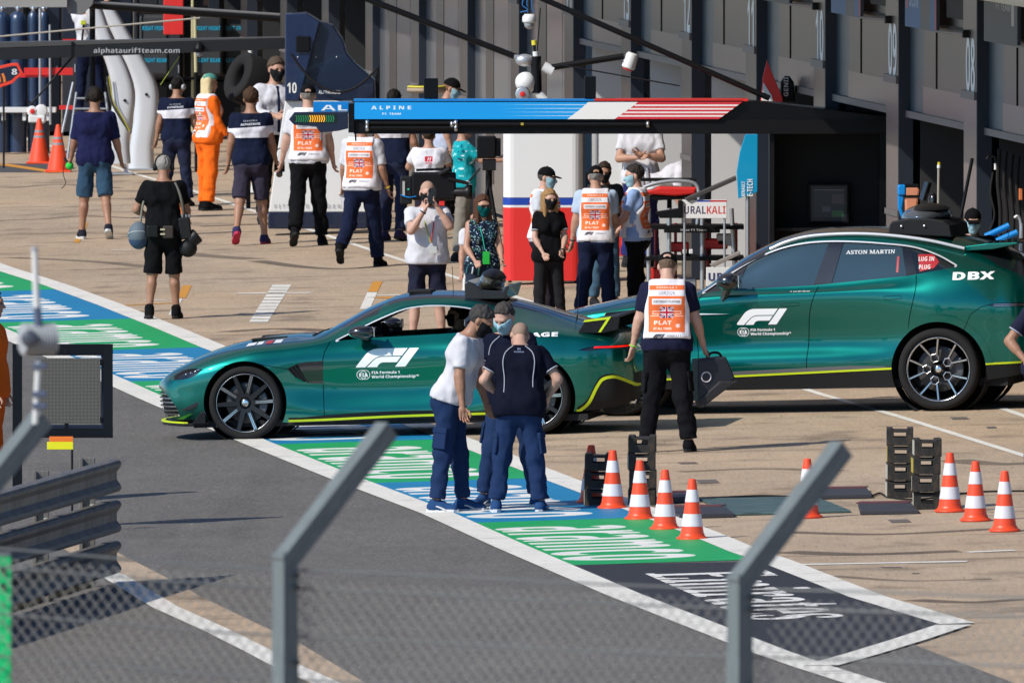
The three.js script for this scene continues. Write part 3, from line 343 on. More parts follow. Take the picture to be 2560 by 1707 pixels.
// ---------- the tall green estate car behind it ----------
const suvSt = [
  [-.93, .40, .32, .50, .44, .52, .60, .50, .76, .46, .82, .36, .85, .2, .86, 0, .865],
  [-.84, .68, .29, .78, .44, .80, .60, .76, .82, .66, .885, .48, .91, .26, .92, 0, .925],
  [-.6, .87, .27, .93, .45, .94, .62, .90, .87, .79, .945, .58, .975, .3, .985, 0, .99],
  [-.3, .93, .26, .98, .46, .98, .64, .945, .93, .84, .995, .6, 1.03, .32, 1.045, 0, 1.05],
  [0, .94, .25, .985, .47, .99, .66, .955, .97, .85, 1.035, .62, 1.08, .33, 1.10, 0, 1.108],
  [.4, .95, .245, .985, .475, .955, .65, .95, 1.01, .86, 1.075, .64, 1.118, .34, 1.138, 0, 1.146],
  [.72, .955, .24, .985, .48, .925, .655, .95, 1.045, .865, 1.125, .67, 1.155, .36, 1.168, 0, 1.175],
  [1.0, .955, .235, .985, .482, .92, .66, .952, 1.065, .868, 1.158, .70, 1.315, .38, 1.39, 0, 1.405],
  [1.3, .955, .23, .985, .485, .918, .665, .953, 1.08, .87, 1.172, .685, 1.475, .38, 1.555, 0, 1.572],
  [1.7, .955, .225, .985, .488, .918, .67, .955, 1.09, .87, 1.186, .665, 1.60, .38, 1.68, 0, 1.698],
  [2.1, .955, .225, .98, .49, .92, .675, .958, 1.10, .868, 1.205, .655, 1.635, .38, 1.705, 0, 1.722],
  [2.5, .955, .23, .97, .49, .935, .69, .968, 1.10, .87, 1.24, .65, 1.615, .38, 1.692, 0, 1.708],
  [2.8, .95, .235, .975, .49, .965, .72, .985, 1.08, .878, 1.27, .645, 1.575, .37, 1.66, 0, 1.678],
  [3.06, .945, .24, .985, .49, .99, .72, 1.0, 1.05, .885, 1.30, .64, 1.525, .37, 1.622, 0, 1.64],
  [3.35, .93, .26, .965, .49, .975, .72, .985, 1.04, .875, 1.30, .63, 1.455, .36, 1.555, 0, 1.575],
  [3.6, .90, .29, .93, .49, .945, .72, .95, 1.02, .845, 1.27, .62, 1.39, .35, 1.475, 0, 1.495],
  [3.85, .82, .33, .86, .49, .875, .72, .88, 1.0, .79, 1.19, .58, 1.275, .33, 1.33, 0, 1.345],
  [4.03, .64, .38, .67, .50, .69, .72, .69, .96, .63, 1.08, .48, 1.13, .28, 1.155, 0, 1.165],
  [4.11, .36, .44, .38, .54, .39, .72, .39, .9, .36, .97, .28, 1.0, .16, 1.01, 0, 1.015]];
function suv() {
  const g = thing('luxury_suv', 'tall metallic green sport utility car with chrome window line behind the coupe', 'car');
  let skin = loftSkin(suvSt, 210, 7), part; const take = (f, res = 0.012) => { [part, skin] = cut(skin, f, res); return part; };
  const AY = 0.39;
  const ring = X => v => Math.hypot(v[0] - X, v[1] - AY) ;
  for (const X of [0, 3.06]) take(v => ring(X)(v) - 0.45 + (v[2] < 0.5 ? 9 : 0));
  const up = smoothLine([[.80, 1.145], [1.01, 1.285], [1.255, 1.43], [1.498, 1.53], [1.742, 1.583], [1.985, 1.598], [2.25, 1.59], [2.472, 1.572], [2.797, 1.53], [3.04, 1.45], [3.225, 1.356]], 6);
  const dlo = up.concat([[3.2, 1.345], [2.764, 1.272], [1.855, 1.20], [1.0, 1.165]]);
  const glassAll = take(v => Math.max(pDist(dlo, v[0], v[1]), 3.4 - v[6]));
  const bl = (x0, y0, x1, y1) => v => v[0] - (x0 + (v[1] - y0) / (y1 - y0) * (x1 - x0));
  const bL = bl(1.855, 1.19, 1.99, 1.60), bR = bl(2.03, 1.2, 2.13, 1.60), cL = bl(2.755, 1.27, 2.69, 1.55), cR = bl(2.86, 1.28, 2.77, 1.55), aQ = bl(1.12, 1.17, 1.20, 1.4);
  const piece = (f, name, m, o) => { const [a] = cut(glassAll, f); return skinPart(name, a, m, g, o); };
  piece(v => Math.max(aQ(v), -9), 'mirror_triangle', M.gloss, { off: -0.004 });
  const sideGlass = mat([0.035, 0.06, 0.075], 0.05, 0, { phys: true, clearcoat: 1 });
  piece(v => Math.max(-aQ(v), bL(v)), 'front_window', sideGlass, { off: -0.01 });
  piece(v => Math.max(-bL(v), bR(v)), 'pillar_trim', M.gloss, { off: -0.004 });
  const rw = piece(v => Math.max(-bR(v), cL(v)), 'rear_window', sideGlass, { off: -0.01 });
  piece(v => Math.max(-cL(v), cR(v)), 'pillar_trim', M.gloss, { off: -0.004 });
  const qw = piece(v => -cR(v), 'quarter_window', M.darkGlass, { off: -0.01 });
  const sticker = (src, r, tex, name, parent = g, off = 0.0025, m) => { const [t] = cut(src, rectF(...r)); return skinPart(name, t, m || decalMat(tex), parent, { off, rect: r }); };
  { const [a] = cut(glassAll, v => Math.max(-bR(v), cL(v))); sticker(a, [2.155, 2.635, 1.475, 1.535], texWord('ASTON MARTIN', '88px serif'), 'maker_lettering', rw, -0.007); }
  { const [a] = cut(glassAll, v => -cR(v)); const t = canvas(256, 160, (x, w, h) => { x.fillStyle = '#a8232a'; x.beginPath(); x.moveTo(0, 0); x.lineTo(w * 0.7, 0); x.lineTo(w, h * 0.45); x.lineTo(w * 0.8, h * 0.8); x.lineTo(w * 0.15, h); x.closePath(); x.fill(); x.fillStyle = '#d9d4cf'; x.font = 'bold 56px sans-serif'; x.fillText('LUG IN', 8, 62); x.fillText('PLUG', 20, 136); }); sticker(a, [2.85, 3.06, 1.315, 1.475], t, 'window_poster', qw, -0.007); }
  { const [a] = cut(glassAll, v => cL(v)); const t = canvas(32, 128, (x, w, h) => { x.fillStyle = '#a8323a'; x.fillRect(8, 0, 14, h); }); sticker(a, [2.64, 2.69, 1.31, 1.46], t, 'red_strip', rw, -0.007); }
  const ws = take(v => Math.max(0.76 + Math.max(0, 5.9 - v[6]) * 0.3 - v[0], v[0] - 1.44 + Math.max(0, 5.6 - v[6]) * 0.1, 4.9 - v[6])); skinPart('windscreen', ws, M.darkGlass, g, { off: -0.004 });
  const trim = take(v => Math.max(lDist(up, v[0], v[1]) - 0.0135, 3.3 - v[6])); skinPart('window_trim', trim, M.trim, g, { off: 0.006 });
  const roof = take(v => Math.max(1.5 - v[0], v[0] - 3.0, 5.35 - v[6])); skinPart('roof', roof, M.gloss, g);
  const rear = take(v => Math.max(3.42 - v[0] + Math.max(0, 5.2 - v[6]) * 0.35, v[0] - 3.86, 4.55 - v[6])); skinPart('rear_screen', rear, M.darkGlass, g, { off: -0.004 });
  const tl = take(v => Math.max(pDist([[3.54, .985], [3.62, 1.005], [4.2, 1.005], [4.2, .965], [3.62, .965]], v[0], v[1]), v[6] - 4.4)); skinPart('tail_light', tl, M.gloss, g, { off: -0.01 });
  for (const y of [.978, .992]) { const [s] = cut(tl, v => Math.max(Math.abs(v[1] - y) - 0.003, 3.6 - v[0]), 0.004); skinPart('tail_light_tube', s, M.satin, g, { off: 0 }); }
  // lower cladding and lime line
  const sl = [[.3, .335], [.98, .354], [2.62, .405], [4.1, .45]], yl = X => interpCol(sl, X)[0];
  const lime = take(v => Math.max(Math.abs(v[1] - yl(v[0])) - 0.0095, 0.42 - v[0]), 0.008); skinPart('lime_stripe', lime, M.lime, g, { off: 0.006 });
  const grey = take(v => Math.max(v[1] - yl(v[0]) - 0.045 + Math.max(0, v[0] - 2.2) * 0.06, yl(v[0]) - v[1], 0.42 - v[0], v[0] - 2.62)); skinPart('sill_trim', grey, mat([0.16, 0.165, 0.175], 0.35, 0.4), g);
  const clad = take(v => v[1] - (v[0] < 0.42 ? 0.36 : yl(v[0]))); skinPart('sill', clad, M.plastic, g);
  // shut lines and doors
  const e1 = smoothLine([[.80, 1.14], [.745, 1.02], [.74, .8], [.76, .5], [.80, .25]], 5), e2 = smoothLine([[1.91, 1.185], [1.84, .97], [1.815, .68], [1.80, .39], [1.83, .25]], 5), e3 = smoothLine([[2.855, 1.275], [2.86, 1.16], [2.80, .9], [2.78, .79]], 5);
  const seam = take(v => Math.max(Math.min(lDist(e1, v[0], v[1]), lDist(e2, v[0], v[1]), lDist(e3, v[0], v[1])) - 0.0038, v[6] - 4.1), 0.004); skinPart('door_seam', seam, M.seam, g, { off: -0.012 });
  const tail = take(v => Math.max(lDist([[3.30, .72], [3.38, .90], [3.48, .97], [3.6, 1.0]], v[0], v[1]) - 0.003, v[6] - 4), 0.004); skinPart('bumper_seam', tail, M.seam, g, { off: -0.008 });
  for (const [X0, Y0] of [[1.57, 1.02], [2.56, 1.07]]) { const c = v => { const dx = Math.max(0, Math.abs(v[0] - X0 - 0.08) - 0.07), dy = v[1] - Y0 - (v[0] - X0) * 0.05; return Math.hypot(dx, dy); }; const gap = take(v => Math.max(c(v) - 0.0185, 0.014 - c(v), v[6] - 3.9), 0.004); skinPart('handle_gap', gap, M.seam, g, { off: -0.006 }); const h = take(v => Math.max(c(v) - 0.0142, v[6] - 3.9)); skinPart('door_handle', h, M.paint, g, { off: -0.001 }); }
  const fd = take(v => Math.max(pDist([...e1, ...[...e2].reverse()], v[0], v[1]), v[6] - 4.2)), d1 = skinPart('front_door', fd, M.paint, g);
  const rd = take(v => Math.max(pDist([...e2, [2.7, .5], ...[...e3].reverse()], v[0], v[1]), v[6] - 4.2)); skinPart('rear_door', rd, M.paint, g);
  sticker(fd, [1.12, 1.62, .84, .99], texF1, 'racing_logo', d1); sticker(fd, [1.12, 1.655, .725, .82], texFIA, 'championship_lettering', d1);
  { const [a] = cut(fd, v => v[6] - 3.9); sticker(a, [1.64, 1.84, 1.135, 1.155], texWord('A. van der Merwe', 'italic bold 50px sans-serif', '#d8dad8', 384, 64), 'small_lettering', d1); }
  { const [fl] = cut(skin, v => v[6] - 4.6); sticker(fl, [3.19, 3.60, 1.21, 1.315], texWord('DBX', '900 100px sans-serif'), 'model_lettering'); }
  const bonnet = take(v => Math.max(v[0] - 0.75, -0.8 - v[0], 4.2 - v[6])); skinPart('bonnet', bonnet, M.paint, g);
  const flare = [0, 3.06].map(X => take(v => Math.max(ring(X)(v) - 0.515, v[2] < 0.5 ? 9 : -9))); flare.forEach(f => skinPart('arch_flare', f, M.paint, g, { off: 0.008 }));
  mesh('body', skinGeo(skin), M.paint, g);
  for (const s of [-1, 1]) {
    for (const X of [0, 3.06]) mesh('wheel_arch', mg([lathe([[0.455, -0.2], [0.455, 0.15]], 44).rotateX(PI / 2).translate(X, AY, s * 0.78), lathe([[0, 0], [0.455, 0]], 44).rotateX(PI / 2).translate(X, AY, s * 0.57)]), M.liner, g);
    wheel(g, 0, 0.39, s * 0.845, 0.39, 0.305, 0.27, 'hex'); wheel(g, 3.06, 0.39, s * 0.845, 0.39, 0.305, 0.29, 'hex');
    mesh('roof_rail', tube([V(1.42, 1.545, s * .68), V(1.55, 1.60, s * .675), V(1.74, 1.65, s * .66), V(2.0, 1.672, s * .65), V(2.4, 1.667, s * .645), V(2.9, 1.605, s * .64), V(3.28, 1.515, s * .63)], 0.016, 48, 8), M.trim, g);
    const m = mesh('mirror', [new THREE.SphereGeometry(1, 24, 16).scale(0.12, 0.085, 0.11).translate(1.08, 1.255, s * 1.04), bar(V(1.0, 1.08, s * 0.93), V(1.07, 1.20, s * 1.0), 0.05, 0.05)], M.gloss, g); mesh('mirror_glass', bx(0.012, 0.12, 0.17, 1.188, 1.255, s * 1.04, 0.004), M.chrome, m);
    mesh('side_strake', ext([[.42, .915], [.8, .94], [1.06, .945], [.8, .955], [.42, .95]], 0.014, 0.004).translate(0, 0, s > 0 ? 0.945 : -0.959), M.trim, g);
    mesh('headlight', new THREE.SphereGeometry(1, 20, 12).scale(0.2, 0.07, 0.12).translate(-0.66, 0.83, s * 0.74), M.lens, g);
  }
  mesh('rear_spoiler', ext([[3.28, 1.535], [3.5, 1.56], [3.78, 1.565], [3.80, 1.55], [3.55, 1.50], [3.3, 1.49]], 1.24, 0.01).translate(0, 0, -0.62), M.paint, g);
  mesh('grille', bx(0.05, 0.32, 1.0, -0.915, 0.6, 0, 0.02), M.liner, g);
  mesh('floor', bx(4.3, 0.08, 1.7, 1.55, 0.26, 0), M.liner, g); mesh('engine_block', bx(1.4, 0.5, 1.2, 0.1, 0.6, 0), M.liner, g); mesh('luggage_floor', bx(1.0, 0.6, 1.2, 3.1, 0.6, 0), M.liner, g);
  // roof light pod
  const rb = mesh('light_bar', ext([[2.53, 1.66], [2.545, 1.755], [2.57, 1.78], [2.72, 1.803], [2.9, 1.803], [3.06, 1.775], [3.12, 1.73], [3.14, 1.62]], 1.0, 0.012).translate(0, 0, -0.5), M.plastic, g);
  mesh('light_pod', new THREE.SphereGeometry(1, 28, 16, 0, 2 * PI, 0, PI / 2).scale(0.235, 0.125, 0.44).translate(2.82, 1.80, 0), mat([0.06, 0.065, 0.07], 0.08, 0, { phys: true, clearcoat: 1 }), rb); mesh('pod_cover', new THREE.SphereGeometry(1, 24, 12, 0, 2 * PI, 0, PI / 3.2).scale(0.24, 0.131, 0.45).translate(2.845, 1.801, 0), M.carbon, rb);
  for (const X of [2.66, 2.88]) mesh('bolt', lathe([[0, 0.5], [0.012, 0.5], [0.014, 0.49]].map(p => [p[0], p[1]]), 12).rotateX(PI / 2).translate(X, 1.73, 0.014), M.satin, rb);
  mesh('antenna', rod(V(3.6, 1.49, .2), V(3.66, 1.74, .2), 0.003), M.plastic, g);
  return g;
}
const suvCar = suv();
{ const r = G(2349, 1028), yaw = -11 * D; suvCar.rotation.order = 'YZX'; suvCar.rotation.y = yaw; suvCar.rotation.z = Math.atan(KX); suvCar.position.copy(r).addScaledVector(V(Math.cos(yaw), 0, -Math.sin(yaw)), -3.06).addScaledVector(V(Math.sin(yaw), 0, Math.cos(yaw)), -0.99); suvCar.position.y = gy(suvCar.position.x); }

// ---------- people: signed distance fields meshed with surface nets ----------
function nets(fn, lo, hi, h) {
  const nx = Math.ceil((hi[0] - lo[0]) / h) + 2, ny = Math.ceil((hi[1] - lo[1]) / h) + 2, nz = Math.ceil((hi[2] - lo[2]) / h) + 2, S = new Float32Array(nx * ny * nz), id = new Int32Array(nx * ny * nz).fill(-1);
  const W = 4, hd = h * 1.732 * (W - 1) / 2 * 1.45 + h; // blocks far from the surface are filled without sampling each cell
  for (let k0 = 0; k0 < nz; k0 += W) for (let j0 = 0; j0 < ny; j0 += W) for (let i0 = 0; i0 < nx; i0 += W) { const c = fn(lo[0] + (i0 + 1.5) * h, lo[1] + (j0 + 1.5) * h, lo[2] + (k0 + 1.5) * h), far = Math.abs(c) > hd, k1 = Math.min(nz, k0 + W), j1 = Math.min(ny, j0 + W), i1 = Math.min(nx, i0 + W); for (let k = k0; k < k1; k++) for (let j = j0; j < j1; j++) for (let i = i0; i < i1; i++) S[i + nx * (j + ny * k)] = far ? c : fn(lo[0] + i * h, lo[1] + j * h, lo[2] + k * h); }
  const pos = [], idx = [], sy = nx, sz = nx * ny, co = [0, 1, sy, sy + 1, sz, sz + 1, sz + sy, sz + sy + 1], ed = [[0, 1], [2, 3], [4, 5], [6, 7], [0, 2], [1, 3], [4, 6], [5, 7], [0, 4], [1, 5], [2, 6], [3, 7]];
  for (let k = 0; k < nz - 1; k++) for (let j = 0; j < ny - 1; j++) for (let i = 0; i < nx - 1; i++) { const b = i + j * sy + k * sz; let m = 0; for (let c = 0; c < 8; c++) if (S[b + co[c]] < 0) m |= 1 << c; if (m === 0 || m === 255) continue; let x = 0, y = 0, z = 0, n = 0; for (const [a, c] of ed) { const u = (m >> a) & 1, w = (m >> c) & 1; if (u === w) continue; const da = S[b + co[a]], t = da / (da - S[b + co[c]]); x += (a & 1) + t * ((c & 1) - (a & 1)); y += ((a >> 1) & 1) + t * (((c >> 1) & 1) - ((a >> 1) & 1)); z += (a >> 2) + t * ((c >> 2) - (a >> 2)); n++; } id[b] = pos.length / 3; pos.push(lo[0] + (i + x / n) * h, lo[1] + (j + y / n) * h, lo[2] + (k + z / n) * h); }
  for (let k = 1; k < nz - 1; k++) for (let j = 1; j < ny - 1; j++) for (let i = 1; i < nx - 1; i++) { const b = i + j * sy + k * sz, s = S[b] < 0; for (const [d, u, w] of [[1, sy, sz], [sy, sz, 1], [sz, 1, sy]]) { if ((S[b + d] < 0) === s) continue; const A = id[b], B = id[b - u], C = id[b - u - w], E = id[b - w]; if (A < 0 || B < 0 || C < 0 || E < 0) continue; if (s) idx.push(A, B, C, A, C, E); else idx.push(A, C, B, A, E, C); } }
  const g = new THREE.BufferGeometry(); g.setAttribute('position', new THREE.Float32BufferAttribute(pos, 3)); g.setIndex(idx); g.computeVertexNormals(); return g;
}
const smin = (a, b, k) => { const h = Math.max(0, k - Math.abs(a - b)) / k; return Math.min(a, b) - h * h * k * 0.25; };
// tapered capsule between a and b
function cap(a, b, ra, rb) { const ax = a.x, ay = a.y, az = a.z, ex = b.x - ax, ey = b.y - ay, ez = b.z - az, l = ex * ex + ey * ey + ez * ez || 1e-9, x0 = Math.min(ax - ra, b.x - rb), x1 = Math.max(ax + ra, b.x + rb), c = { x: (ax + b.x) / 2, y: (ay + b.y) / 2, z: (az + b.z) / 2, r: Math.sqrt(l) / 2 + Math.max(ra, rb) };
  return (x, y, z) => { const t = cl(((x - ax) * ex + (y - ay) * ey + (z - az) * ez) / l), dx = x - ax - t * ex, dy = y - ay - t * ey, dz = z - az - t * ez; return Math.sqrt(dx * dx + dy * dy + dz * dz) - (ra + (rb - ra) * t); }; }
function ell(c, r, m) { const inv = m ? m.clone().invert() : null, p = V(0, 0, 0), k = Math.min(r[0], r[1], r[2]); return (x, y, z) => { p.set(x - c.x, y - c.y, z - c.z); if (inv) p.applyMatrix4(inv); const a = Math.hypot(p.x / r[0], p.y / r[1], p.z / r[2]); return (a - 1) * k * Math.max(1, a > 1 ? 1 : 1); }; }
const rot = (rx = 0, ry = 0, rz = 0, order = 'YXZ') => new THREE.Matrix4().makeRotationFromEuler(new THREE.Euler(rx * D, ry * D, rz * D, order));
const dirOf = (m, v) => v.clone().transformDirection ? V(v.x, v.y, v.z).applyMatrix4(new THREE.Matrix4().extractRotation(m)) : v;
const SKIN = { pale: [0.50, 0.29, 0.21], mid: [0.42, 0.225, 0.15], tan: [0.33, 0.165, 0.10], dark: [0.1, 0.05, 0.035] };
const skinMats = {}; for (const k in SKIN) skinMats[k] = mat(SKIN[k], 0.55, 0, { phys: true, sheen: 0.2 });
const clothMats = {}; const cloth = c => clothMats[c] ??= mat(c, 0.9, 0, { phys: true, specularIntensity: 0.25, bumpMap: clothBump, bumpScale: 0.0006 });
const bboxOf = (pts, pad) => { const lo = [1e9, 1e9, 1e9], hi = [-1e9, -1e9, -1e9]; for (const p of pts) ['x', 'y', 'z'].forEach((k, i) => { lo[i] = Math.min(lo[i], p[k] - pad); hi[i] = Math.max(hi[i], p[k] + pad); }); return [lo, hi]; };
M.shoeSole = mat([0.6, 0.6, 0.58], 0.7); M.blackCloth = cloth([0.016, 0.016, 0.019]); M.maskBlue = cloth([0.30, 0.50, 0.58]); M.maskBlack = cloth([0.012, 0.012, 0.014]);
function person(o) {
  // o: label, at: foot position, face: heading in degrees (0 looks at the camera, 180 away, 90 to the right), h: height, and pose
  const g = thing('person', o.label, 'person', o.at, (o.face || 0) * D, o.group), k = (o.h || 1.78) / 1.78, fat = o.fat ?? 1, fem = o.fem ? 1 : 0, C = o.cell || 0.016;
  const P = { lean: 0, side: 0, twist: 0, head: [0, 0, 0], aL: [5, 8, 0, 12], aR: [5, 8, 0, 12], lL: [0, 4, 0], lR: [0, 4, 0], ...o.pose };
  const S = s => s * k, pel = V(0, S(0.93), 0), J = {};
  // legs: [forward swing, sideways, knee bend, toe lift]
  for (const [n, s] of [['L', 1], ['R', -1]]) { const [fl, ab, kn, toe = 0] = P['l' + n]; const R = rot(-fl, 0, s * ab, 'XYZ'), R2 = R.clone().multiply(rot(kn)); const hip = pel.clone().add(V(s * S(0.092), -S(0.01), 0)), knee = hip.clone().add(dirOf(R, V(0, -S(0.43), 0))), ank = knee.clone().add(dirOf(R2, V(0, -S(0.405), 0))); J['hip' + n] = hip; J['knee' + n] = knee; J['ank' + n] = ank; const fr = rot(toe, s * (P.toeOut ?? 9), 0); J['fr' + n] = fr; J['toe' + n] = ank.clone().add(dirOf(fr, V(0, -S(0.055), S(0.16)))); J['heel' + n] = ank.clone().add(dirOf(fr, V(0, -S(0.05), -S(0.045)))); }
  const low = Math.min(...['L', 'R'].flatMap(n => [J['toe' + n].y - S(0.033), J['heel' + n].y - S(0.037)])), lift = (o.base || 0) - low; pel.y += lift; for (const q in J) if (J[q].isVector3) J[q].y += lift;
  const TR = rot(P.lean, P.twist, P.side), tor = (x, y, z) => dirOf(TR, V(S(x), S(y), S(z))).add(pel).add(V(0, 0, 0));
  const torsoInv = new THREE.Matrix4().copy(TR).setPosition(pel).invert();
  const sw = fem ? 0.155 : 0.182;
  for (const [n, s] of [['L', 1], ['R', -1]]) { const [fl, ab, ro, el, wr = 0] = P['a' + n]; const R = TR.clone().multiply(rot(-fl, 0, s * ab, 'XYZ')).multiply(rot(0, -s * ro, 0)), sh = tor(s * sw, 0.515 + (P.shrug || 0), 0), elb = sh.clone().add(dirOf(R, V(0, -S(0.285), 0))), R2 = R.clone().multiply(rot(-el)), wri = elb.clone().add(dirOf(R2, V(0, -S(0.25), 0))); J['sh' + n] = sh; J['elb' + n] = elb; J['wri' + n] = wri; J['hr' + n] = R2.clone().multiply(rot(0, -s * (P['roll' + n] ?? -70), 0)).multiply(rot(-wr)); }
  const neck = tor(0, 0.575, -0.01), HR = TR.clone().multiply(rot(P.head[0], P.head[1], P.head[2])), hc = neck.clone().add(dirOf(HR, V(0, S(0.155), S(0.022)))), HI = new THREE.Matrix4().copy(HR).setPosition(hc).invert();
  // fields
  const tr = 1 + (fat - 1) * 0.5, B = fat, chest = cap(tor(-0.085 + 0.012 * fem, 0.40, 0.0), tor(0.085 - 0.012 * fem, 0.40, 0.0), S(0.118 - 0.012 * fem) * tr, S(0.118 - 0.012 * fem) * tr), up = cap(tor(-0.11 + .02 * fem, 0.50, -0.012), tor(0.11 - .02 * fem, 0.50, -0.012), S(0.075), S(0.075)), belly = cap(tor(-0.06, 0.19, 0.012 * B), tor(0.06, 0.19, 0.012 * B), S(0.112 - 0.02 * fem) * B, S(0.112 - 0.02 * fem) * B), hipf = cap(V(pel.x - S(0.072), pel.y + S(0.03), pel.z - S(0.008)), V(pel.x + S(0.072), pel.y + S(0.03), pel.z - S(0.008)), S(0.112) * tr, S(0.112) * tr), seat = [1, -1].map(s => cap(V(pel.x + s * S(0.07), pel.y - S(0.02), pel.z - S(0.045)), V(pel.x + s * S(0.07), pel.y - S(0.04), pel.z - S(0.04)), S(0.095), S(0.09))), bust = fem ? [1, -1].map(s => cap(tor(s * 0.07, 0.37, 0.085), tor(s * 0.07, 0.36, 0.085), S(0.05), S(0.05))) : [];
  const trap = cap(tor(-0.1, 0.52, -0.02), tor(0.1, 0.52, -0.02), S(0.05), S(0.05)), trapM = cap(tor(0, 0.55, -0.02), neck, S(0.075), S(0.058));
  const torso = (x, y, z) => { let d = smin(chest(x, y, z), up(x, y, z), S(0.06)); d = smin(d, belly(x, y, z), S(0.09)); d = smin(d, hipf(x, y, z), S(0.08)); d = smin(d, trapM(x, y, z), S(0.05)); for (const q of bust) d = smin(d, q(x, y, z), S(0.04)); return Math.min(d, trap(x, y, z)); };
  const bot = (x, y, z) => smin(smin(hipf(x, y, z), seat[0](x, y, z), S(0.05)), seat[1](x, y, z), S(0.05));
  const lr = o.legR || 1, leg = n => { const a = cap(J['hip' + n], J['knee' + n], S(0.088) * lr, S(0.056)), b = cap(J['knee' + n], J['ank' + n], S(0.054), S(0.036)), kn = J['knee' + n], an = J['ank' + n], cf = kn.clone().lerp(an, 0.28), cal = cap(cf.clone().add(dirOf(J['fr' + n], V(0, 0, -S(0.018)))), kn.clone().lerp(an, 0.45), S(0.054), S(0.046)), ft = cap(J['heel' + n], J['toe' + n], S(0.034), S(0.03)), an2 = cap(an, J['heel' + n], S(0.036), S(0.03)); return (x, y, z) => smin(smin(smin(a(x, y, z), b(x, y, z), S(0.04)), cal(x, y, z), S(0.03)), Math.min(ft(x, y, z), an2(x, y, z)), S(0.02)); };
  const legs = { L: leg('L'), R: leg('R') }, ar = o.armR || (fem ? 0.84 : 1), arm = n => { const a = cap(J['sh' + n], J['elb' + n], S(0.054) * ar, S(0.041) * ar), b = cap(J['elb' + n], J['wri' + n], S(0.042) * ar, S(0.027) * ar), f = J['elb' + n].clone().lerp(J['wri' + n], 0.22), m = cap(f, J['elb' + n].clone().lerp(J['wri' + n], 0.4), S(0.045) * ar, S(0.04) * ar); return (x, y, z) => smin(smin(a(x, y, z), b(x, y, z), S(0.03)), m(x, y, z), S(0.02)); };
  const arms = { L: arm('L'), R: arm('R') };
  const neckF = cap(tor(0, 0.53, -0.015), hc.clone().add(dirOf(HR, V(0, -S(0.02), -S(0.02)))), S(0.06), S(0.056));
  const bodyF = (x, y, z) => { let d = smin(torso(x, y, z), bot(x, y, z), S(0.06)); d = smin(d, Math.min(legs.L(x, y, z), legs.R(x, y, z)), S(0.05)); d = smin(d, Math.min(arms.L(x, y, z), arms.R(x, y, z)), S(0.035)); return smin(d, neckF(x, y, z), S(0.03)); };
  // head in its own frame: face along +z, centre at the middle of the head
  const e = (c, r) => { const m = Math.min(...r); return (x, y, z) => { const X = (x - c[0]) / r[0], Y = (y - c[1]) / r[1], Z = (z - c[2]) / r[2]; return (Math.sqrt(X * X + Y * Y + Z * Z) - 1) * m; } }, hs = o.headS || 1, h0 = e([0, 0.03, -0.012], [0.075, 0.092, 0.094]), h1 = e([0, -0.045, 0.028], [0.057, 0.072, 0.062]), h2 = e([0, -0.005, 0.03], [0.066, 0.07, 0.065]), chin = e([0, -0.1, 0.06], [0.026, 0.02, 0.022]), nose = cap(V(0, 0.005, 0.09), V(0, -0.032, 0.112), 0.009, 0.013), brow = cap(V(-0.035, 0.022, 0.083), V(0.035, 0.022, 0.083), 0.013, 0.013), lips = cap(V(-0.018, -0.062, 0.088), V(0.018, -0.062, 0.088), 0.009, 0.009), ears = [1, -1].map(s => e([s * 0.078, -0.005, -0.012], [0.012, 0.032, 0.02])), eyes = [1, -1].map(s => e([s * 0.03, 0.003, 0.098], [0.017, 0.011, 0.016])), cheek = [1, -1].map(s => e([s * 0.038, -0.03, 0.06], [0.025, 0.025, 0.025]));
  const headF = (x, y, z) => { x /= hs; y /= hs; z /= hs; let d = smin(smin(h0(x, y, z), h1(x, y, z), 0.04), h2(x, y, z), 0.03); d = smin(d, chin(x, y, z), 0.03); for (const q of cheek) d = smin(d, q(x, y, z), 0.02); d = smin(d, brow(x, y, z), 0.02); for (const q of eyes) d = -smin(-d, q(x, y, z), 0.012); d = smin(d, nose(x, y, z), 0.012); d = smin(d, lips(x, y, z), 0.01); for (const q of ears) d = smin(d, q(x, y, z), 0.01); return d * hs; };
  const hm = new THREE.Matrix4().copy(HR).scale(V(k, k, k)).setPosition(hc), inHead = gg => gg.applyMatrix4(hm), parts = [];
  const joints = Object.values(J).filter(q => q.isVector3).concat([neck, pel]);
  const [lo, hi] = bboxOf(joints, S(0.16) * Math.max(1, fat));
  const bare = o.bare ?? 1; // the whole body is one surface
  parts.push(nets(bodyF, lo, hi, C));
  parts.push(inHead(nets(headF, [-0.11, -0.15, -0.13], [0.11, 0.145, 0.15], o.headCell || 0.007)));
  for (const n of ['L', 'R']) { const s = n === 'L' ? 1 : -1, c = P['curl' + n] ?? 30, fs = [], q = 0.95 * (fem ? 0.9 : 1), palm = [cap(V(-0.026, -0.02, 0), V(-0.03, -0.085, 0), 0.015, 0.014), cap(V(0, -0.02, 0), V(0, -0.09, 0), 0.016, 0.014), cap(V(0.024, -0.02, 0), V(0.03, -0.085, 0), 0.015, 0.013), cap(V(0, 0.01, 0), V(0, -0.03, 0), 0.026, 0.024)];
    const fing = (x, y, L, r, sp) => { let p = V(x, y, 0), a = c * 0.6; const seg = [0.45, 0.32, 0.25]; for (let i = 0; i < 3; i++) { const d = V(Math.sin(sp * D), -Math.cos(a * D), Math.sin(a * D)).normalize(), b = p.clone().addScaledVector(d, L * seg[i]); fs.push(cap(p, b, r * (1 - i * 0.1), r * (0.92 - i * 0.12))); p = b; a += c; } };
    fing(-0.031, -0.088, 0.072, 0.0088, -4); fing(-0.011, -0.094, 0.08, 0.009, -1); fing(0.011, -0.092, 0.074, 0.0088, 2); fing(0.031, -0.084, 0.058, 0.008, 6);
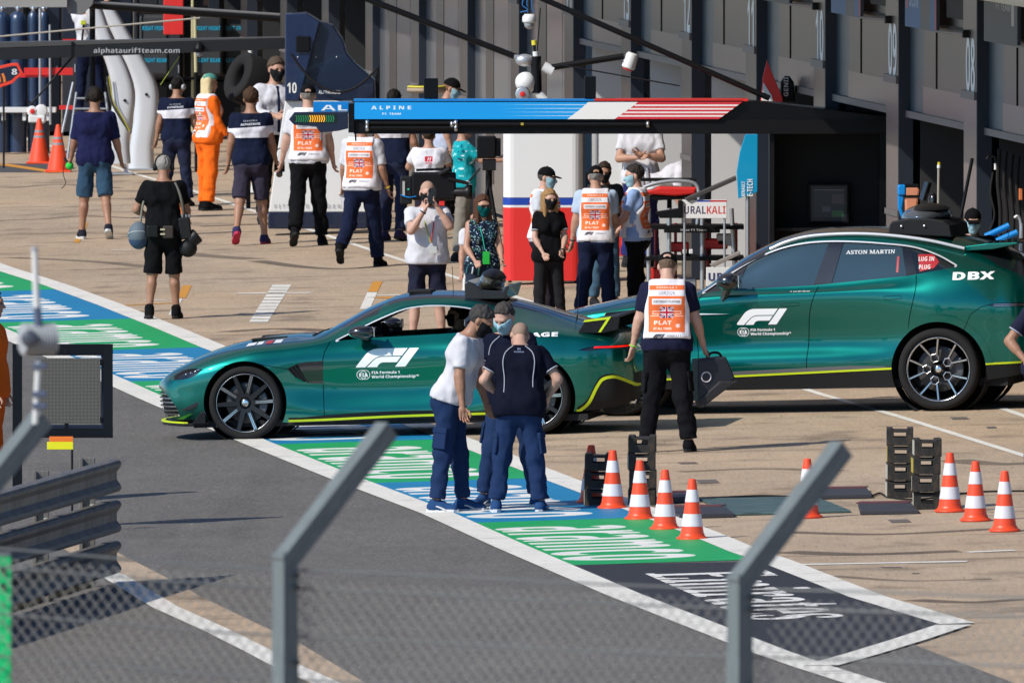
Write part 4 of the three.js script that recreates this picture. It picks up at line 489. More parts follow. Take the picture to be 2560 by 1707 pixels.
    { const t0 = V(-0.024, -0.025, 0.006), t1 = V(-0.05, -0.055, 0.02), t2 = V(-0.054, -0.085, 0.03 + c * 0.0003), t3 = V(-0.045, -0.108, 0.038 + c * 0.0004); fs.push(cap(t0, t1, 0.014, 0.0115), cap(t1, t2, 0.011, 0.0098), cap(t2, t3, 0.0095, 0.008)); }
    const hf = (x, y, z) => { x /= q; y /= q; z /= q; let d = 1e9; for (const p of palm) d = d > 9 ? p(x, y, z) : smin(d, p(x, y, z), 0.012); for (const f of fs) { const v = f(x, y, z); if (v < d + 0.01) d = smin(d, v, 0.005); } return d * q; };
    const gg = nets(hf, [-0.085, -0.19, -0.05], [0.065, 0.04, 0.12], o.handCell || 0.0065); if (s < 0) { gg.scale(-1, 1, 1); const ix = gg.index.array; for (let i = 0; i < ix.length; i += 3) { const t = ix[i]; ix[i] = ix[i + 1]; ix[i + 1] = t; } gg.computeVertexNormals(); }
    // palm faces the body: mirror so that the thumb points forward
    const m = new THREE.Matrix4().copy(J['hr' + n]).scale(V(k, k, k)).setPosition(J['wri' + n]); gg.applyMatrix4(m); parts.push(gg); J['grip' + n] = V(0, -0.095, 0.03).applyMatrix4(m); J['hm' + n] = m; }
  mesh('body', mg(parts.map(p => p)), skinMats[o.skin || 'mid'], g);
  // clothing
  const fold = (amp, f, x, y, z) => amp * (n3(x * f + 3.1 * (o.seed || 1), y * f * 0.75, z * f) + 0.55 * n3(x * f * 2.3, y * f * 1.5 + (o.seed || 1), z * f * 2.3));
  const uvTorso = (gg) => { const p = gg.attributes.position, uv = new Float32Array(p.count * 2), v = V(0, 0, 0); for (let i = 0; i < p.count; i++) { v.fromBufferAttribute(p, i).applyMatrix4(torsoInv).divideScalar(k); uv[2 * i] = 0.5 + v.x / 0.62 * (v.z < 0 ? -1 : 1); uv[2 * i + 1] = (v.y - 0.02) / 0.58; } gg.setAttribute('uv', new THREE.BufferAttribute(uv, 2)); return gg; };
  const matOf = (c, tex) => tex ? mat('#ffffff', 0.9, 0, { phys: true, specularIntensity: 0.25, map: tex }) : (c.isMaterial ? c : cloth(c));
  if (o.top) { const t = o.top, sl = t.sleeve ?? 0.62, hem = t.hem ?? -0.02, off = S(t.loose ?? 0.016); const tv = V(0, 0, 0);
    const slv = ['L', 'R'].map(n => { const A = J['sh' + n], E = J['elb' + n], W = J['wri' + n], long = sl > 1, end = long ? E.clone().lerp(W, sl - 1) : A.clone().lerp(E, sl), a = cap(A, long ? E : end, S(0.068) * ar, S(long ? 0.056 : 0.064) * ar), b = long ? cap(E, end, S(0.056) * ar, S(0.043) * ar) : null, d = (long ? end.clone().sub(E) : E.clone().sub(A)).normalize(), e0 = end; return (x, y, z) => { let v = a(x, y, z); if (b) v = smin(v, b(x, y, z), S(0.03)); return Math.max(Math.min(v - fold(S(0.01), 14, x, y, z), arms[n](x, y, z) - S(0.005)), (x - e0.x) * d.x + (y - e0.y) * d.y + (z - e0.z) * d.z); }; });
    const f = (x, y, z) => { tv.set(x, y, z).applyMatrix4(torsoInv).divideScalar(k); const base = smin(torso(x, y, z), hipf(x, y, z), S(0.07)); let d = Math.min(base - S(0.007), base - off * (1 + 0.5 * ss(0.3, 0.0, tv.y)) - fold(S(t.fold ?? 0.015), 10, x, y, z)); d = Math.max(d, S(hem - tv.y), S(tv.y - 0.572), S(0.062 - Math.sqrt(tv.x * tv.x + (tv.z + 0.01) * (tv.z + 0.01) * 0.81) - Math.max(0, 0.54 - tv.y) * 2.4)); if (sl > 0) for (const q of slv) d = smin(d, q(x, y, z), S(0.025)); return d; };
    const gg = nets(f, lo, [hi[0], hi[1], hi[2]], C * 0.95); mesh(t.name || 'shirt', uvTorso(gg), matOf(t.color, t.tex), g);
    if (t.collar) { const cf = cap(tor(0, 0.53, -0.02), tor(0, 0.6, -0.005), S(0.073), S(0.068)), inr = cap(tor(0, 0.5, -0.02), tor(0, 0.66, -0.005), S(0.064), S(0.06)); mesh('collar', nets((x, y, z) => { tv.set(x, y, z).applyMatrix4(torsoInv).divideScalar(k); return Math.max(cf(x, y, z), -inr(x, y, z), S(0.525 - tv.y), S(tv.y - 0.592 + Math.max(0, tv.z) * 0.4)); }, ...bboxOf([neck], S(0.13)), 0.009), matOf(t.collar), g); }
    if (t.trim) for (const n of ['L', 'R']) { const A = J['sh' + n], E = J['elb' + n], end = A.clone().lerp(E, sl - 0.02); mesh('sleeve_trim', new THREE.TorusGeometry(S(0.064) * ar, 0.006, 6, 24).applyQuaternion(new THREE.Quaternion().setFromUnitVectors(V(0, 0, 1), E.clone().sub(A).normalize())).translate(end.x, end.y, end.z), cloth(t.trim), g); }
    if (t.piping) { // pale piping down both sides of the back and front
      for (const s of [1, -1]) for (const b of [-1, 1]) { const pts = []; for (const [x, y] of [[0.055, 0.56], [0.12, 0.50], [0.142, 0.42], [0.128, 0.25], [0.135, 0.06]]) { let z = b * 0.3, st = 0; const q = tor(s * x, y, 0), d = dirOf(TR, V(0, 0, b)); let r = S(0.3); for (; st < 60 && torso(q.x + d.x * r, q.y + d.y * r, q.z + d.z * r) > off * 1.15; st++) r -= S(0.005); pts.push(q.addScaledVector(d, r)); } mesh('piping', tube(pts, 0.0045, 20, 5), cloth(t.piping), g); } } }
  if (o.vest) { const tv = V(0, 0, 0), v = o.vest, f = (x, y, z) => { tv.set(x, y, z).applyMatrix4(torsoInv).divideScalar(k); const ax = Math.abs(tv.x); let d = smin(torso(x, y, z), hipf(x, y, z), S(0.07)) - S(0.034) - S(0.008) * ss(0.3, 0, tv.y) - fold(S(0.01), 8, x, y, z); return Math.max(d, S((v.hem ?? 0.02) - tv.y), S(tv.y - 0.60), S(ax - mixn(0.185, 0.15, ss(0.3, 0.5, tv.y)) * tr - 0.02 * ss(0.2, 0, tv.y)) , S(0.068 - Math.sqrt(tv.x * tv.x + (tv.z + 0.01) * (tv.z + 0.01) * 0.81) - Math.max(0, 0.55 - tv.y) * 1.6)); }; mesh('tabard', uvTorso(nets(f, ...bboxOf([tor(-0.2, 0, 0), tor(0.2, 0.6, 0)], S(0.2) * Math.max(1, fat)), C * 0.95)), matOf('#fff', v.tex || texVest), g); }
  const bt = o.bottom; if (bt) { const len = bt.len ?? 1.93, tr2 = bt.loose ?? 1, ls = ['L', 'R'].map(n => { const H = J['hip' + n], K = J['knee' + n], A = J['ank' + n], short = len <= 1.05, end = len <= 1 ? H.clone().lerp(K, len) : K.clone().lerp(A, len - 1), a = cap(H, K, S(0.097) * tr2 * lr, S(short ? 0.09 : 0.071) * tr2), b = cap(K, A, S(0.071) * tr2, S(0.06) * tr2), d = (len <= 1 ? K.clone().sub(H) : A.clone().sub(K)).normalize(); return (x, y, z) => Math.max(Math.min(legs[n](x, y, z) - S(0.006), (short ? a(x, y, z) : smin(a(x, y, z), b(x, y, z), S(0.04))) - fold(S(0.017), 9, x, y, z) - (short ? 0 : S(0.012) * (0.5 + n3(x * 3, y * 22, z * 3)) * ss(0.5, 0.05, (y - A.y)))), (x - end.x) * d.x + (y - end.y) * d.y + (z - end.z) * d.z); });
    const wy = pel.y + S(bt.waist ?? 0.1), f = (x, y, z) => { let d = smin(bot(x, y, z), hipf(x, y, z), 0.02) - S(0.016) - fold(S(0.006), 9, x, y, z); d = smin(d, belly(x, y, z) - S(0.012), S(0.06)); d = smin(d, smin(ls[0](x, y, z), ls[1](x, y, z), S(0.02)), S(0.035)); return Math.max(d, y - wy); };
    mesh(bt.name || (len <= 1.3 ? 'shorts' : 'trousers'), nets(f, [lo[0], lo[1], lo[2]], [hi[0], wy + 0.03, hi[2]], C * 0.95), matOf(bt.color, bt.tex), g);
    if (bt.cargo) for (const [n, q] of [['L', 1], ['R', -1]]) { const H = J['hip' + n], Kn = J['knee' + n], c = H.clone().lerp(Kn, 0.72), ax = Kn.clone().sub(H).normalize(), ou = V(q, 0, -0.25).normalize(), fx = ax.clone().cross(ou).normalize(), o2 = fx.clone().cross(ax).normalize(); if (o2.dot(ou) < 0) o2.negate(); const basis = new THREE.Matrix4().makeBasis(fx, o2.clone().cross(fx).normalize(), o2), put = (gg, d, off) => gg.applyMatrix4(basis).translate(c.x + o2.x * S(0.083) + ax.x * d, c.y + o2.y * S(0.083) + ax.y * d, c.z + o2.z * S(0.083) + ax.z * d); const pk = mesh('cargo_pocket', put(bx(0.13, 0.17, 0.024, 0, 0, 0, 0.01), 0), matOf(bt.color), g); mesh('pocket_flap', put(bx(0.138, 0.05, 0.034, 0, 0, 0, 0.008), -0.075), matOf(bt.color), pk); }
    if (bt.belt) { const bf = (x, y, z) => Math.max(smin(smin(bot(x, y, z), hipf(x, y, z), 0.02) - S(0.02), belly(x, y, z) - S(0.02), S(0.06)), Math.abs(y - wy + S(0.012)) - S(0.02)); mesh('belt', nets(bf, [lo[0], wy - 0.06, lo[2]], [hi[0], wy + 0.03, hi[2]], 0.012), matOf(bt.belt), g); } }
  const sh = o.shoes || { color: [0.02, 0.02, 0.022] };
  for (const n of ['L', 'R']) { const m = new THREE.Matrix4().copy(J['fr' + n]).setPosition(J['ank' + n]), A = (x, y, z) => V(S(x), S(y), S(z)).applyMatrix4(m), up = [cap(A(0, -0.045, -0.045), A(0, -0.03, 0.05), S(0.042), S(0.042)), cap(A(0, -0.045, 0.06), A(-0.004, -0.055, 0.165), S(0.043), S(0.035)), cap(A(0, -0.03, -0.01), A(0, 0.02, -0.012), S(0.05), S(sh.boot ? 0.054 : 0.045))], inv = m.clone().invert(), tv = V(0, 0, 0), f = (x, y, z) => { tv.set(x, y, z).applyMatrix4(inv).divideScalar(k); return Math.max(smin(smin(up[0](x, y, z), up[1](x, y, z), S(0.03)), up[2](x, y, z), S(0.03)), S(-0.078 - tv.y), S(tv.y - (sh.boot ? 0.07 : 0.022))); };
    const s = mesh('shoe', nets(f, ...bboxOf([A(0, -0.05, -0.05), A(0, 0, 0.17)], S(0.09)), 0.009), matOf(sh.color), g); const ol = [[0.034, -0.075], [0.044, -0.02], [0.04, 0.05], [0.048, 0.12], [0.036, 0.185], [0, 0.208], [-0.04, 0.18], [-0.046, 0.12], [-0.038, 0.05], [-0.042, -0.02], [-0.034, -0.075], [0, -0.095]].map(p => [S(p[0]), S(-p[1])]); if (sh.sole && o.handCell) for (const q of [-1, 1]) mesh('shoe_stripe', tube([V(q * 0.036, -0.06, -0.03), V(q * 0.044, -0.035, 0.02), V(q * 0.047, -0.045, 0.06), V(q * 0.046, -0.066, 0.11)].map(v => A(v.x, v.y, v.z)), 0.008, 12, 5), M.shoeSole, s); mesh('sole', ext(ol, S(0.034), 0.004).rotateX(-PI / 2).translate(0, S(-0.092), 0).applyMatrix4(m), sh.sole ? matOf(sh.sole) : M.rubber, s); }
  // hair, cap, mask, glasses, headset
  const hair = o.hair; if (hair) { const amp = hair.curl || 0.009, hl = hair.line ?? 0.045, f = (x, y, z) => { let d = Math.min(h0(x, y, z), h2(x, y, z) + 0.004) - mixn(0.003, hair.thick ?? 0.014, ss(-0.055, 0.045, y)) - amp * ss(-0.07, 0.03, y) * (n3(x * 38, y * 22 + (o.seed || 0), z * 38) + 0.7 * n3(x * 120, y * 30 + (o.seed || 0), z * 120)); d = Math.max(d, Math.max(z - 0.045, -0.2) * 0.8 + (hl - y) * (z > -0.01 ? 0.9 : 0) - 0.0, -(y + (hair.nape ?? 0.06)), o.cap ? y - 0.03 : -1, (z > 0.0 && y < hl ? 0.02 * cl((z - 0.0) / 0.02) : -1)); const ex = (Math.abs(x) - 0.09) / 0.035, ey = (y + 0.012) / 0.042, ez = (z - 0.002) / 0.038; return Math.max(d, (1 - Math.sqrt(ex * ex + ey * ey + ez * ez)) * 0.035); };
    let hg = nets(f, [-0.12, -0.16, -0.14], [0.12, 0.16, 0.13], 0.0075);
    if (hair.long) { const L = hair.long, st = [cap(V(-0.05, 0.04, -0.05), V(-0.07, -L, -0.045), 0.05, 0.03), cap(V(0.05, 0.04, -0.05), V(0.07, -L, -0.045), 0.05, 0.03), cap(V(0, 0.03, -0.06), V(0, -L * 0.95, -0.09), 0.055, 0.045), ...(hair.front ? [cap(V(-0.065, 0.05, 0.0), V(-0.075, -L * 0.9, 0.05), 0.03, 0.028), cap(V(0.065, 0.05, 0.0), V(0.075, -L * 0.9, 0.05), 0.03, 0.028)] : [])]; const lf = (x, y, z) => { let d = 1; for (const q of st) d = smin(d, q(x, y, z), 0.03); return d - 0.007 * n3(x * 60, y * 9, z * 60) - 0.006 * n3(x * 22, y * 12, z * 22); }; hg = mg([hg, nets(lf, [-0.17, -L - 0.07, -0.18], [0.17, 0.13, 0.13], 0.009)]); }
    mesh('hair', inHead(hg), hair.mat || (hair.mat = mat(hair.color, 0.75, 0, { phys: true, specularIntensity: 0.4 })), g); }
  if (o.cap) { const c = o.cap, sh2 = e([0, 0.035, -0.012], [0.088, 0.098, 0.108]), cf = (x, y, z) => Math.max(sh2(x, y, z), 0.03 - y - (z < 0 ? 0.0 : 0) + (z > 0 ? -0.004 : 0.002)); const cm = mesh('cap', inHead(nets(cf, [-0.12, 0.0, -0.14], [0.12, 0.16, 0.13], 0.0075)), matOf(c.color), g); const pts = []; for (let i = 0; i <= 12; i++) { const a = -PI / 2 + i * PI / 12; pts.push([Math.sin(a) * 0.078, -Math.cos(a) * 0.085 - 0.055]); } mesh('peak', inHead(ext([...pts, [0.08, 0.0], [0.04, -0.03], [-0.04, -0.03], [-0.08, 0.0]], 0.008, 0.002).rotateX(-PI / 2 + 0.16).translate(0, 0.03, 0.04)), matOf(c.color), cm); mesh('button', inHead(new THREE.SphereGeometry(0.009, 8, 6).translate(0, 0.132, -0.012)), matOf(c.color), cm); if (c.strap) mesh('strap_gap', inHead(new THREE.SphereGeometry(1, 12, 8).scale(0.035, 0.022, 0.006).translate(0, 0.055, -0.112)), skinMats[o.skin || 'mid'], cm); }
  if (o.mask) { const f = (x, y, z) => Math.max(headF(x, y, z) - 0.007, y + 0.012 - Math.abs(x) * 0.35, -0.125 - y, 0.02 - z); const mm = mesh('face_mask', inHead(nets(f, [-0.1, -0.15, 0], [0.1, 0.03, 0.15], 0.007)), o.mask === 'blue' ? M.maskBlue : o.mask === 'green' ? cloth([0.0, 0.07, 0.075]) : M.maskBlack, g); for (const s of [1, -1]) mesh('ear_loop', inHead(rod(V(s * 0.06, -0.03, 0.05), V(s * 0.084, -0.005, -0.02), 0.0022)), M.maskBlue, mm); }
  if (!o.noEyes) for (const s of [1, -1]) mesh('eye', inHead(new THREE.SphereGeometry(0.0085, 10, 8).translate(s * 0.03, 0.004, 0.0865)), o.eyeMat || (person.eye ??= mat([0.03, 0.02, 0.015], 0.2)), g);
  if (o.glasses) { const gl = mesh('sunglasses', inHead(mg([bx(0.052, 0.036, 0.008, -0.031, 0.004, 0.106, 0.003), bx(0.052, 0.036, 0.008, 0.031, 0.004, 0.106, 0.003), rod(V(-0.02, 0.012, 0.107), V(0.02, 0.012, 0.107), 0.003), rod(V(-0.055, 0.01, 0.104), V(-0.084, 0.008, 0.0), 0.003), rod(V(0.055, 0.01, 0.104), V(0.084, 0.008, 0.0), 0.003)])), M.gloss, g); }
  if (o.headset) { const hg = mesh('headphones', inHead(mg([new THREE.TorusGeometry(0.1, 0.009, 8, 24, PI).scale(0.93, 1.08, 1).translate(0, 0.03, -0.015)])), M.plastic, g); for (const s of [1, -1]) mesh('ear_cup', inHead(lathe([[0, -0.022], [0.032, -0.022], [0.04, -0.012], [0.04, 0.012], [0.032, 0.022], [0, 0.022]], 20).rotateZ(PI / 2).translate(s * 0.095, -0.005, -0.012)), o.headset, hg); }
  g.userData.J = undefined; person.last = { g, J, k, S, tor, TR, hm, pel };
  return person.last;
}
// orange and white tabard print (back and front)
function vestDraw(x, w, h) { x.fillStyle = '#e7e3e6'; x.fillRect(0, 0, w, h); const O = '#e8713f', X = f => f * w, Y = f => f * h; x.fillStyle = O; x.fillRect(X(.25), Y(.10), X(.5), Y(.075)); x.fillRect(X(.24), Y(.27), X(.52), Y(.55)); x.fillStyle = '#e7e3e6'; x.fillRect(X(.29), Y(.31), X(.42), Y(.09)); x.textAlign = 'center'; x.textBaseline = 'middle'; x.fillStyle = '#3b3a40'; const tx = (t, fx, fy, wd, px, col, fnt = 'bold') => { x.fillStyle = col; x.font = `${fnt} ${px}px sans-serif`; const m = x.measureText(t).width; x.save(); x.translate(X(fx), Y(fy)); x.scale(X(wd) / m, 1); x.fillText(t, 0, 0); x.restore(); };
  tx('GBR2026', .5, .225, .24, h * .075, '#55535a', ''); tx('SCRUTINEER F1 PLATFORM', .5, .355, .38, h * .05, '#38373c'); tx('FORMULA 1', .5, .137, .3, h * .045, '#f3c9b2');
  x.strokeStyle = '#f2cfbd'; x.lineWidth = h * .012; for (const s of [-1, 1]) { x.beginPath(); x.moveTo(X(.5 + s * .1), Y(.50)); x.lineTo(X(.5 + s * .2), Y(.50)); x.lineTo(X(.5 + s * .2), Y(.54)); x.lineTo(X(.5 + s * .12), Y(.54)); x.lineTo(X(.5 + s * .12), Y(.57)); x.lineTo(X(.5 + s * .235), Y(.57)); x.stroke(); }
  const fx = X(.405), fy = Y(.435), fw = X(.19), fh = Y(.165); x.fillStyle = '#26305e'; x.fillRect(fx, fy, fw, fh); x.strokeStyle = '#efe9ea'; x.lineWidth = h * .03; x.beginPath(); x.moveTo(fx, fy); x.lineTo(fx + fw, fy + fh); x.moveTo(fx + fw, fy); x.lineTo(fx, fy + fh); x.stroke(); x.strokeStyle = '#b3243c'; x.lineWidth = h * .012; x.stroke(); x.fillStyle = '#efe9ea'; x.fillRect(fx, fy + fh * .33, fw, fh * .34); x.fillRect(fx + fw * .38, fy, fw * .24, fh); x.fillStyle = '#b3243c'; x.fillRect(fx, fy + fh * .41, fw, fh * .18); x.fillRect(fx + fw * .43, fy, fw * .14, fh);
  tx('PLAT', .44, .675, .26, h * .09, '#f6dfd2'); tx('AT ALL TIMES', .44, .765, .26, h * .05, '#f6dfd2'); x.strokeStyle = '#f6dfd2'; x.lineWidth = h * .012; for (let i = 0; i < 4; i++) { const a = i * PI / 4; x.beginPath(); x.moveTo(X(.66) - Math.cos(a) * X(.035), Y(.72) - Math.sin(a) * X(.035)); x.lineTo(X(.66) + Math.cos(a) * X(.035), Y(.72) + Math.sin(a) * X(.035)); x.stroke(); }
  x.save(); x.translate(X(.3), Y(.85)); drawF1(x, X(.18), Y(.06), '#403f48'); x.restore(); tx('FORMULA 1', .61, .88, .2, h * .05, '#77757e'); }
const texVest = canvas(384, 384, vestDraw);

// ---------- the people in the pit lane ----------
const K = (fx, fy, hy) => { const p = G(fx, fy); return { at: p, h: (fy - hy) * p.d / F }; };
const teamTex = canvas(384, 384, (x, w, h) => { x.fillStyle = '#131a30'; x.fillRect(0, 0, w, h); x.fillStyle = '#dfdde4'; x.beginPath(); x.moveTo(0, h * .36); x.lineTo(w, h * .28); x.lineTo(w, h * .52); x.lineTo(0, h * .54); x.fill(); x.fillStyle = '#e6e6ea'; x.textAlign = 'center'; x.font = `bold ${h * .06}px sans-serif`; x.save(); x.translate(w * .5, h * .285); x.rotate(-0.06); x.fillText('ALPHATAURI', 0, 0); x.font = `${h * .04}px sans-serif`; x.fillText('S C U D E R I A', 0, -h * .075); x.restore(); });
const haasTex = canvas(256, 256, (x, w, h) => { x.fillStyle = '#dddae0'; x.fillRect(0, 0, w, h); x.fillStyle = '#c8283a'; x.fillRect(w * .42, h * .24, w * .17, h * .12); x.fillStyle = '#e8e6e8'; x.font = `bold italic ${h * .12}px sans-serif`; x.textAlign = 'center'; x.fillText('H', w * .505, h * .34); x.fillStyle = '#c8283a'; x.font = `bold ${h * .06}px sans-serif`; x.fillText('HAAS', w * .505, h * .42); });
const floralTex = canvas(256, 256, (x, w, h) => { x.fillStyle = '#182230'; x.fillRect(0, 0, w, h); for (let i = 0; i < 620; i++) { x.fillStyle = ['#8fb7c4', '#3f7b86', '#c9d8dc', '#5d8a5c', '#2a4a70'][i % 5]; x.save(); x.translate(rnd(w), rnd(h)); x.rotate(rnd(6)); x.fillRect(-4, -1.6, 8, 3.2); x.restore(); } });
const hawaiiTex = canvas(256, 256, (x, w, h) => { x.fillStyle = '#189aa3'; x.fillRect(0, 0, w, h); for (let i = 0; i < 90; i++) { x.fillStyle = ['#d9eef0', '#0d5f70', '#7fd0d2'][i % 3]; x.save(); x.translate(rnd(w), rnd(h)); x.rotate(rnd(6)); x.beginPath(); x.ellipse(0, 0, rnd(5, 13), rnd(3, 6), 0, 0, 7); x.fill(); x.restore(); } });
const crestTex = canvas(256, 256, (x, w, h) => { x.fillStyle = '#0d1020'; x.fillRect(0, 0, w, h); x.fillStyle = '#a9b6d2'; x.textAlign = 'center'; x.font = `bold ${h * .045}px sans-serif`; x.fillText('F1', w * .5, h * .14); x.font = `bold ${h * .028}px sans-serif`; x.fillText('TECHNICAL', w * .5, h * .175); });
const NAVY = [0.005, 0.007, 0.02], BLACK = [0.0045, 0.0045, 0.0055], WHITE = [0.58, 0.57, 0.6], WORK = [0.013, 0.03, 0.085], DKNAVY = [0.007, 0.011, 0.033], brown = { color: [0.035, 0.02, 0.011] }, grey = { color: [0.07, 0.066, 0.062] }, dark = { color: [0.008, 0.006, 0.005] };
const navyTee = { tex: teamTex, sleeve: 0.6 }, capB = { color: BLACK, strap: 1 };
const radioGeo = [bx(0.055, 0.13, 0.035, 0, 0, 0, 0.008), bx(0.012, 0.12, 0.012, 0.016, 0.12, 0, 0.004)];
const addRadio = (p, x, y, z) => { const q = p.tor(x, y, z); return mesh('radio', mg(radioGeo.map(r => r.clone().translate(q.x, q.y, q.z))), M.plastic, p.g); };
const band = (p, n, c) => { const w = p.J['wri' + n], e = p.J['elb' + n], q = w.clone().lerp(e, 0.06); mesh('wristband', new THREE.TorusGeometry(p.S(0.031), 0.007, 6, 16).applyQuaternion(new THREE.Quaternion().setFromUnitVectors(V(0, 0, 1), w.clone().sub(e).normalize())).translate(q.x, q.y, q.z), mat(c, 0.6), p.g); };
const toWorld = (p, v) => { p.g.updateMatrixWorld(true); return v.clone().applyMatrix4(p.g.matrixWorld); };
const PP = {};
// the three in the foreground
PP.white = person({ ...K(1128, 1280, 748), label: 'grey haired man in white shirt and blue cargo trousers leaning in beside coupe', face: 74, seed: 1, skin: 'tan', top: { color: WHITE, sleeve: 0.74, collar: WHITE, hem: 0.0, loose: 0.02 }, bottom: { cargo: 1, color: WORK, waist: 0.09, loose: 1.0 }, hair: { color: [0.045, 0.042, 0.041], curl: 0.011 }, mask: 'black', shoes: { color: [0.02, 0.06, 0.16], sole: [0.6, 0.6, 0.6] }, pose: { lean: 17, head: [14, 6, 0], aL: [20, 8, 0, 12], aR: [14, 9, 0, 12], lL: [4, 4, 0], lR: [-5, 4, 2], rollR: -60, rollL: -60 }, handCell: 0.0055, headCell: 0.006 });
addRadio(PP.white, -0.16, 0.06, -0.0);
PP.mask = person({ ...K(1276, 1266, 746), label: 'man in navy polo and pale face mask facing the camera beside coupe', face: -14, seed: 2, skin: 'pale', top: { color: NAVY, sleeve: 0.66, collar: NAVY, piping: [0.4, 0.42, 0.47], trim: [0.4, 0.42, 0.47], hem: -0.06 }, bottom: { cargo: 1, color: WORK, loose: 1.08 }, hair: { color: [0.055, 0.048, 0.044], line: 0.06 }, mask: 'blue', shoes: { color: [0.02, 0.06, 0.16], sole: [0.6, 0.6, 0.6] }, pose: { lean: 9, head: [18, -12, 0], aR: [16, 12, 30, 70], aL: [20, 10, 30, 80], lR: [10, 8, 5], lL: [-4, 8, 2] }, handCell: 0.0055, headCell: 0.006 });
addRadio(PP.mask, 0.14, -0.04, 0.1);
PP.bald = person({ ...K(1298, 1281, 786), label: 'bald man in navy polo seen from behind with elbows out', face: 176, seed: 3, skin: 'pale', fat: 1.1, top: { tex: crestTex, color: NAVY, sleeve: 0.66, collar: NAVY, piping: [0.42, 0.44, 0.5], trim: [0.42, 0.44, 0.5], hem: -0.08, loose: 0.03 }, bottom: { cargo: 1, color: WORK, loose: 1.1 }, hair: { color: [0.30, 0.2, 0.15], thick: 0.0045, curl: 0.001 }, shoes: { color: [0.02, 0.06, 0.16], sole: [0.6, 0.6, 0.6] }, pose: { lean: 12, head: [38, 14, 6], aL: [6, 30, 52, 78], aR: [4, 34, 48, 72], lL: [0, 8, 0], lR: [0, 7, 0] }, handCell: 0.0055 });
PP.tabard = person({ ...K(1668, 1130, 626), label: 'man in orange and white tabard carrying a dark case, seen from behind', face: 178, seed: 4, skin: 'pale', fat: 1.16, top: { color: [0.011, 0.012, 0.034], sleeve: 0.72, collar: [0.011, 0.012, 0.034], hem: -0.04 }, vest: { hem: 0.07 }, bottom: { cargo: 1, color: [0.006, 0.006, 0.008], loose: 1.12, waist: 0.1, belt: [0.01, 0.01, 0.01] }, hair: { color: [0.14, 0.09, 0.06], nape: 0.07, thick: 0.007 }, cap: capB, shoes: { color: BLACK }, pose: { head: [22, 0, 0], lean: 5, aL: [4, 14, 8, 10], aR: [8, 15, 0, 14], lL: [4, 6, 3], lR: [-3, 7, 0] } });
addRadio(PP.tabard, 0.19, 0.05, -0.03); band(PP.tabard, 'L', [0.25, 0.6, 0.05]);
// the middle row
PP.phone = person({ ...K(1068, 872, 452), label: 'bald man in white polo taking a picture with his phone', face: 8, seed: 5, skin: 'pale', fat: 1.2, top: { color: WHITE, sleeve: 0.66, collar: WHITE, hem: -0.03 }, bottom: { color: [0.014, 0.015, 0.032], len: 0.93 }, hair: { color: [0.42, 0.26, 0.19], thick: 0.003, curl: 0.0005 }, mask: 'black', pose: { head: [10, 0, 0], aL: [62, 4, 34, 112], aR: [50, 4, 34, 118], curlL: 45, curlR: 45, lL: [0, 5, 0], lR: [2, 5, 0] } });
band(PP.phone, 'R', [0.02, 0.02, 0.02]); { const q = PP.phone; for (const s of [-1, 1]) mesh('lanyard', tube([q.tor(s * 0.07, 0.56, 0.02), q.tor(s * 0.05, 0.42, 0.15), q.tor(0.01, 0.2, 0.2)], 0.007, 16, 5), mat(s > 0 ? [0.5, 0.03, 0.04] : [0.3, 0.4, 0.05], 0.7), q.g); const w = q.tor(0.03, 0.13, 0.21); mesh('pass', bx(0.08, 0.07, 0.006, w.x, w.y, w.z), mat([0.6, 0.62, 0.58], 0.5), q.g); }
PP.floral = person({ ...K(1205, 872, 488), label: 'brown haired woman in sleeveless floral top, sunglasses and green mask', face: 14, fem: 1, seed: 6, skin: 'mid', top: { tex: floralTex, color: '#fff', sleeve: 0, hem: -0.12, name: 'top' }, bottom: { color: [0.02, 0.03, 0.05] }, hair: { color: [0.075, 0.032, 0.018], long: 0.2, front: 1 }, mask: 'green', glasses: 1, pose: { aL: [18, 8, 20, 40], aR: [16, 10, 35, 42], head: [4, 6, 0] } });
{ const q = PP.floral; mesh('lanyard', tube([q.tor(-0.06, 0.56, 0.02), q.tor(-0.04, 0.42, 0.14), q.tor(0.0, 0.22, 0.15)], 0.006, 16, 5), mat([0.02, 0.4, 0.3], 0.7), q.g); const c = q.tor(0.01, 0.13, 0.155); mesh('pass', bx(0.07, 0.13, 0.006, c.x, c.y, c.z), mat([0.02, 0.55, 0.06], 0.5), q.g); }
PP.behind = person({ ...K(1192, 850, 520), label: 'person in white polo and white trousers hidden behind the floral top', face: 20, seed: 7, top: { color: WHITE, sleeve: 0.6 }, bottom: { color: [0.62, 0.6, 0.57] }, hair: dark, pose: { lL: [0, 5, 0], lR: [8, 10, 0] } });
PP.blonde = person({ ...K(1372, 828, 473), label: 'long haired blonde woman in black polo with hands folded in front', face: 14, fem: 1, seed: 8, skin: 'pale', top: { color: BLACK, sleeve: 0.66, collar: BLACK, trim: [0.5, 0.5, 0.55], hem: -0.06 }, bottom: { color: [0.014, 0.014, 0.016], loose: 0.92 }, hair: { color: [0.30, 0.17, 0.07], long: 0.27, front: 1 }, mask: 'black', pose: { aL: [16, 8, 44, 40], aR: [12, 8, 46, 36], head: [5, 8, 0], lL: [0, 6, 0], lR: [0, 4, 0] } });
band(PP.blonde, 'L', [0.02, 0.02, 0.02]);
PP.capMask = person({ ...K(1362, 800, 418), label: 'man in black cap and blue mask in profile behind the blonde woman', face: 66, seed: 9, skin: 'pale', top: { color: [0.55, 0.57, 0.62], sleeve: 0.6, collar: [0.5, 0.5, 0.55] }, vest: {}, bottom: { color: [0.02, 0.016, 0.022] }, hair: grey, cap: { color: BLACK }, mask: 'blue', pose: { head: [6, 6, 0] } });
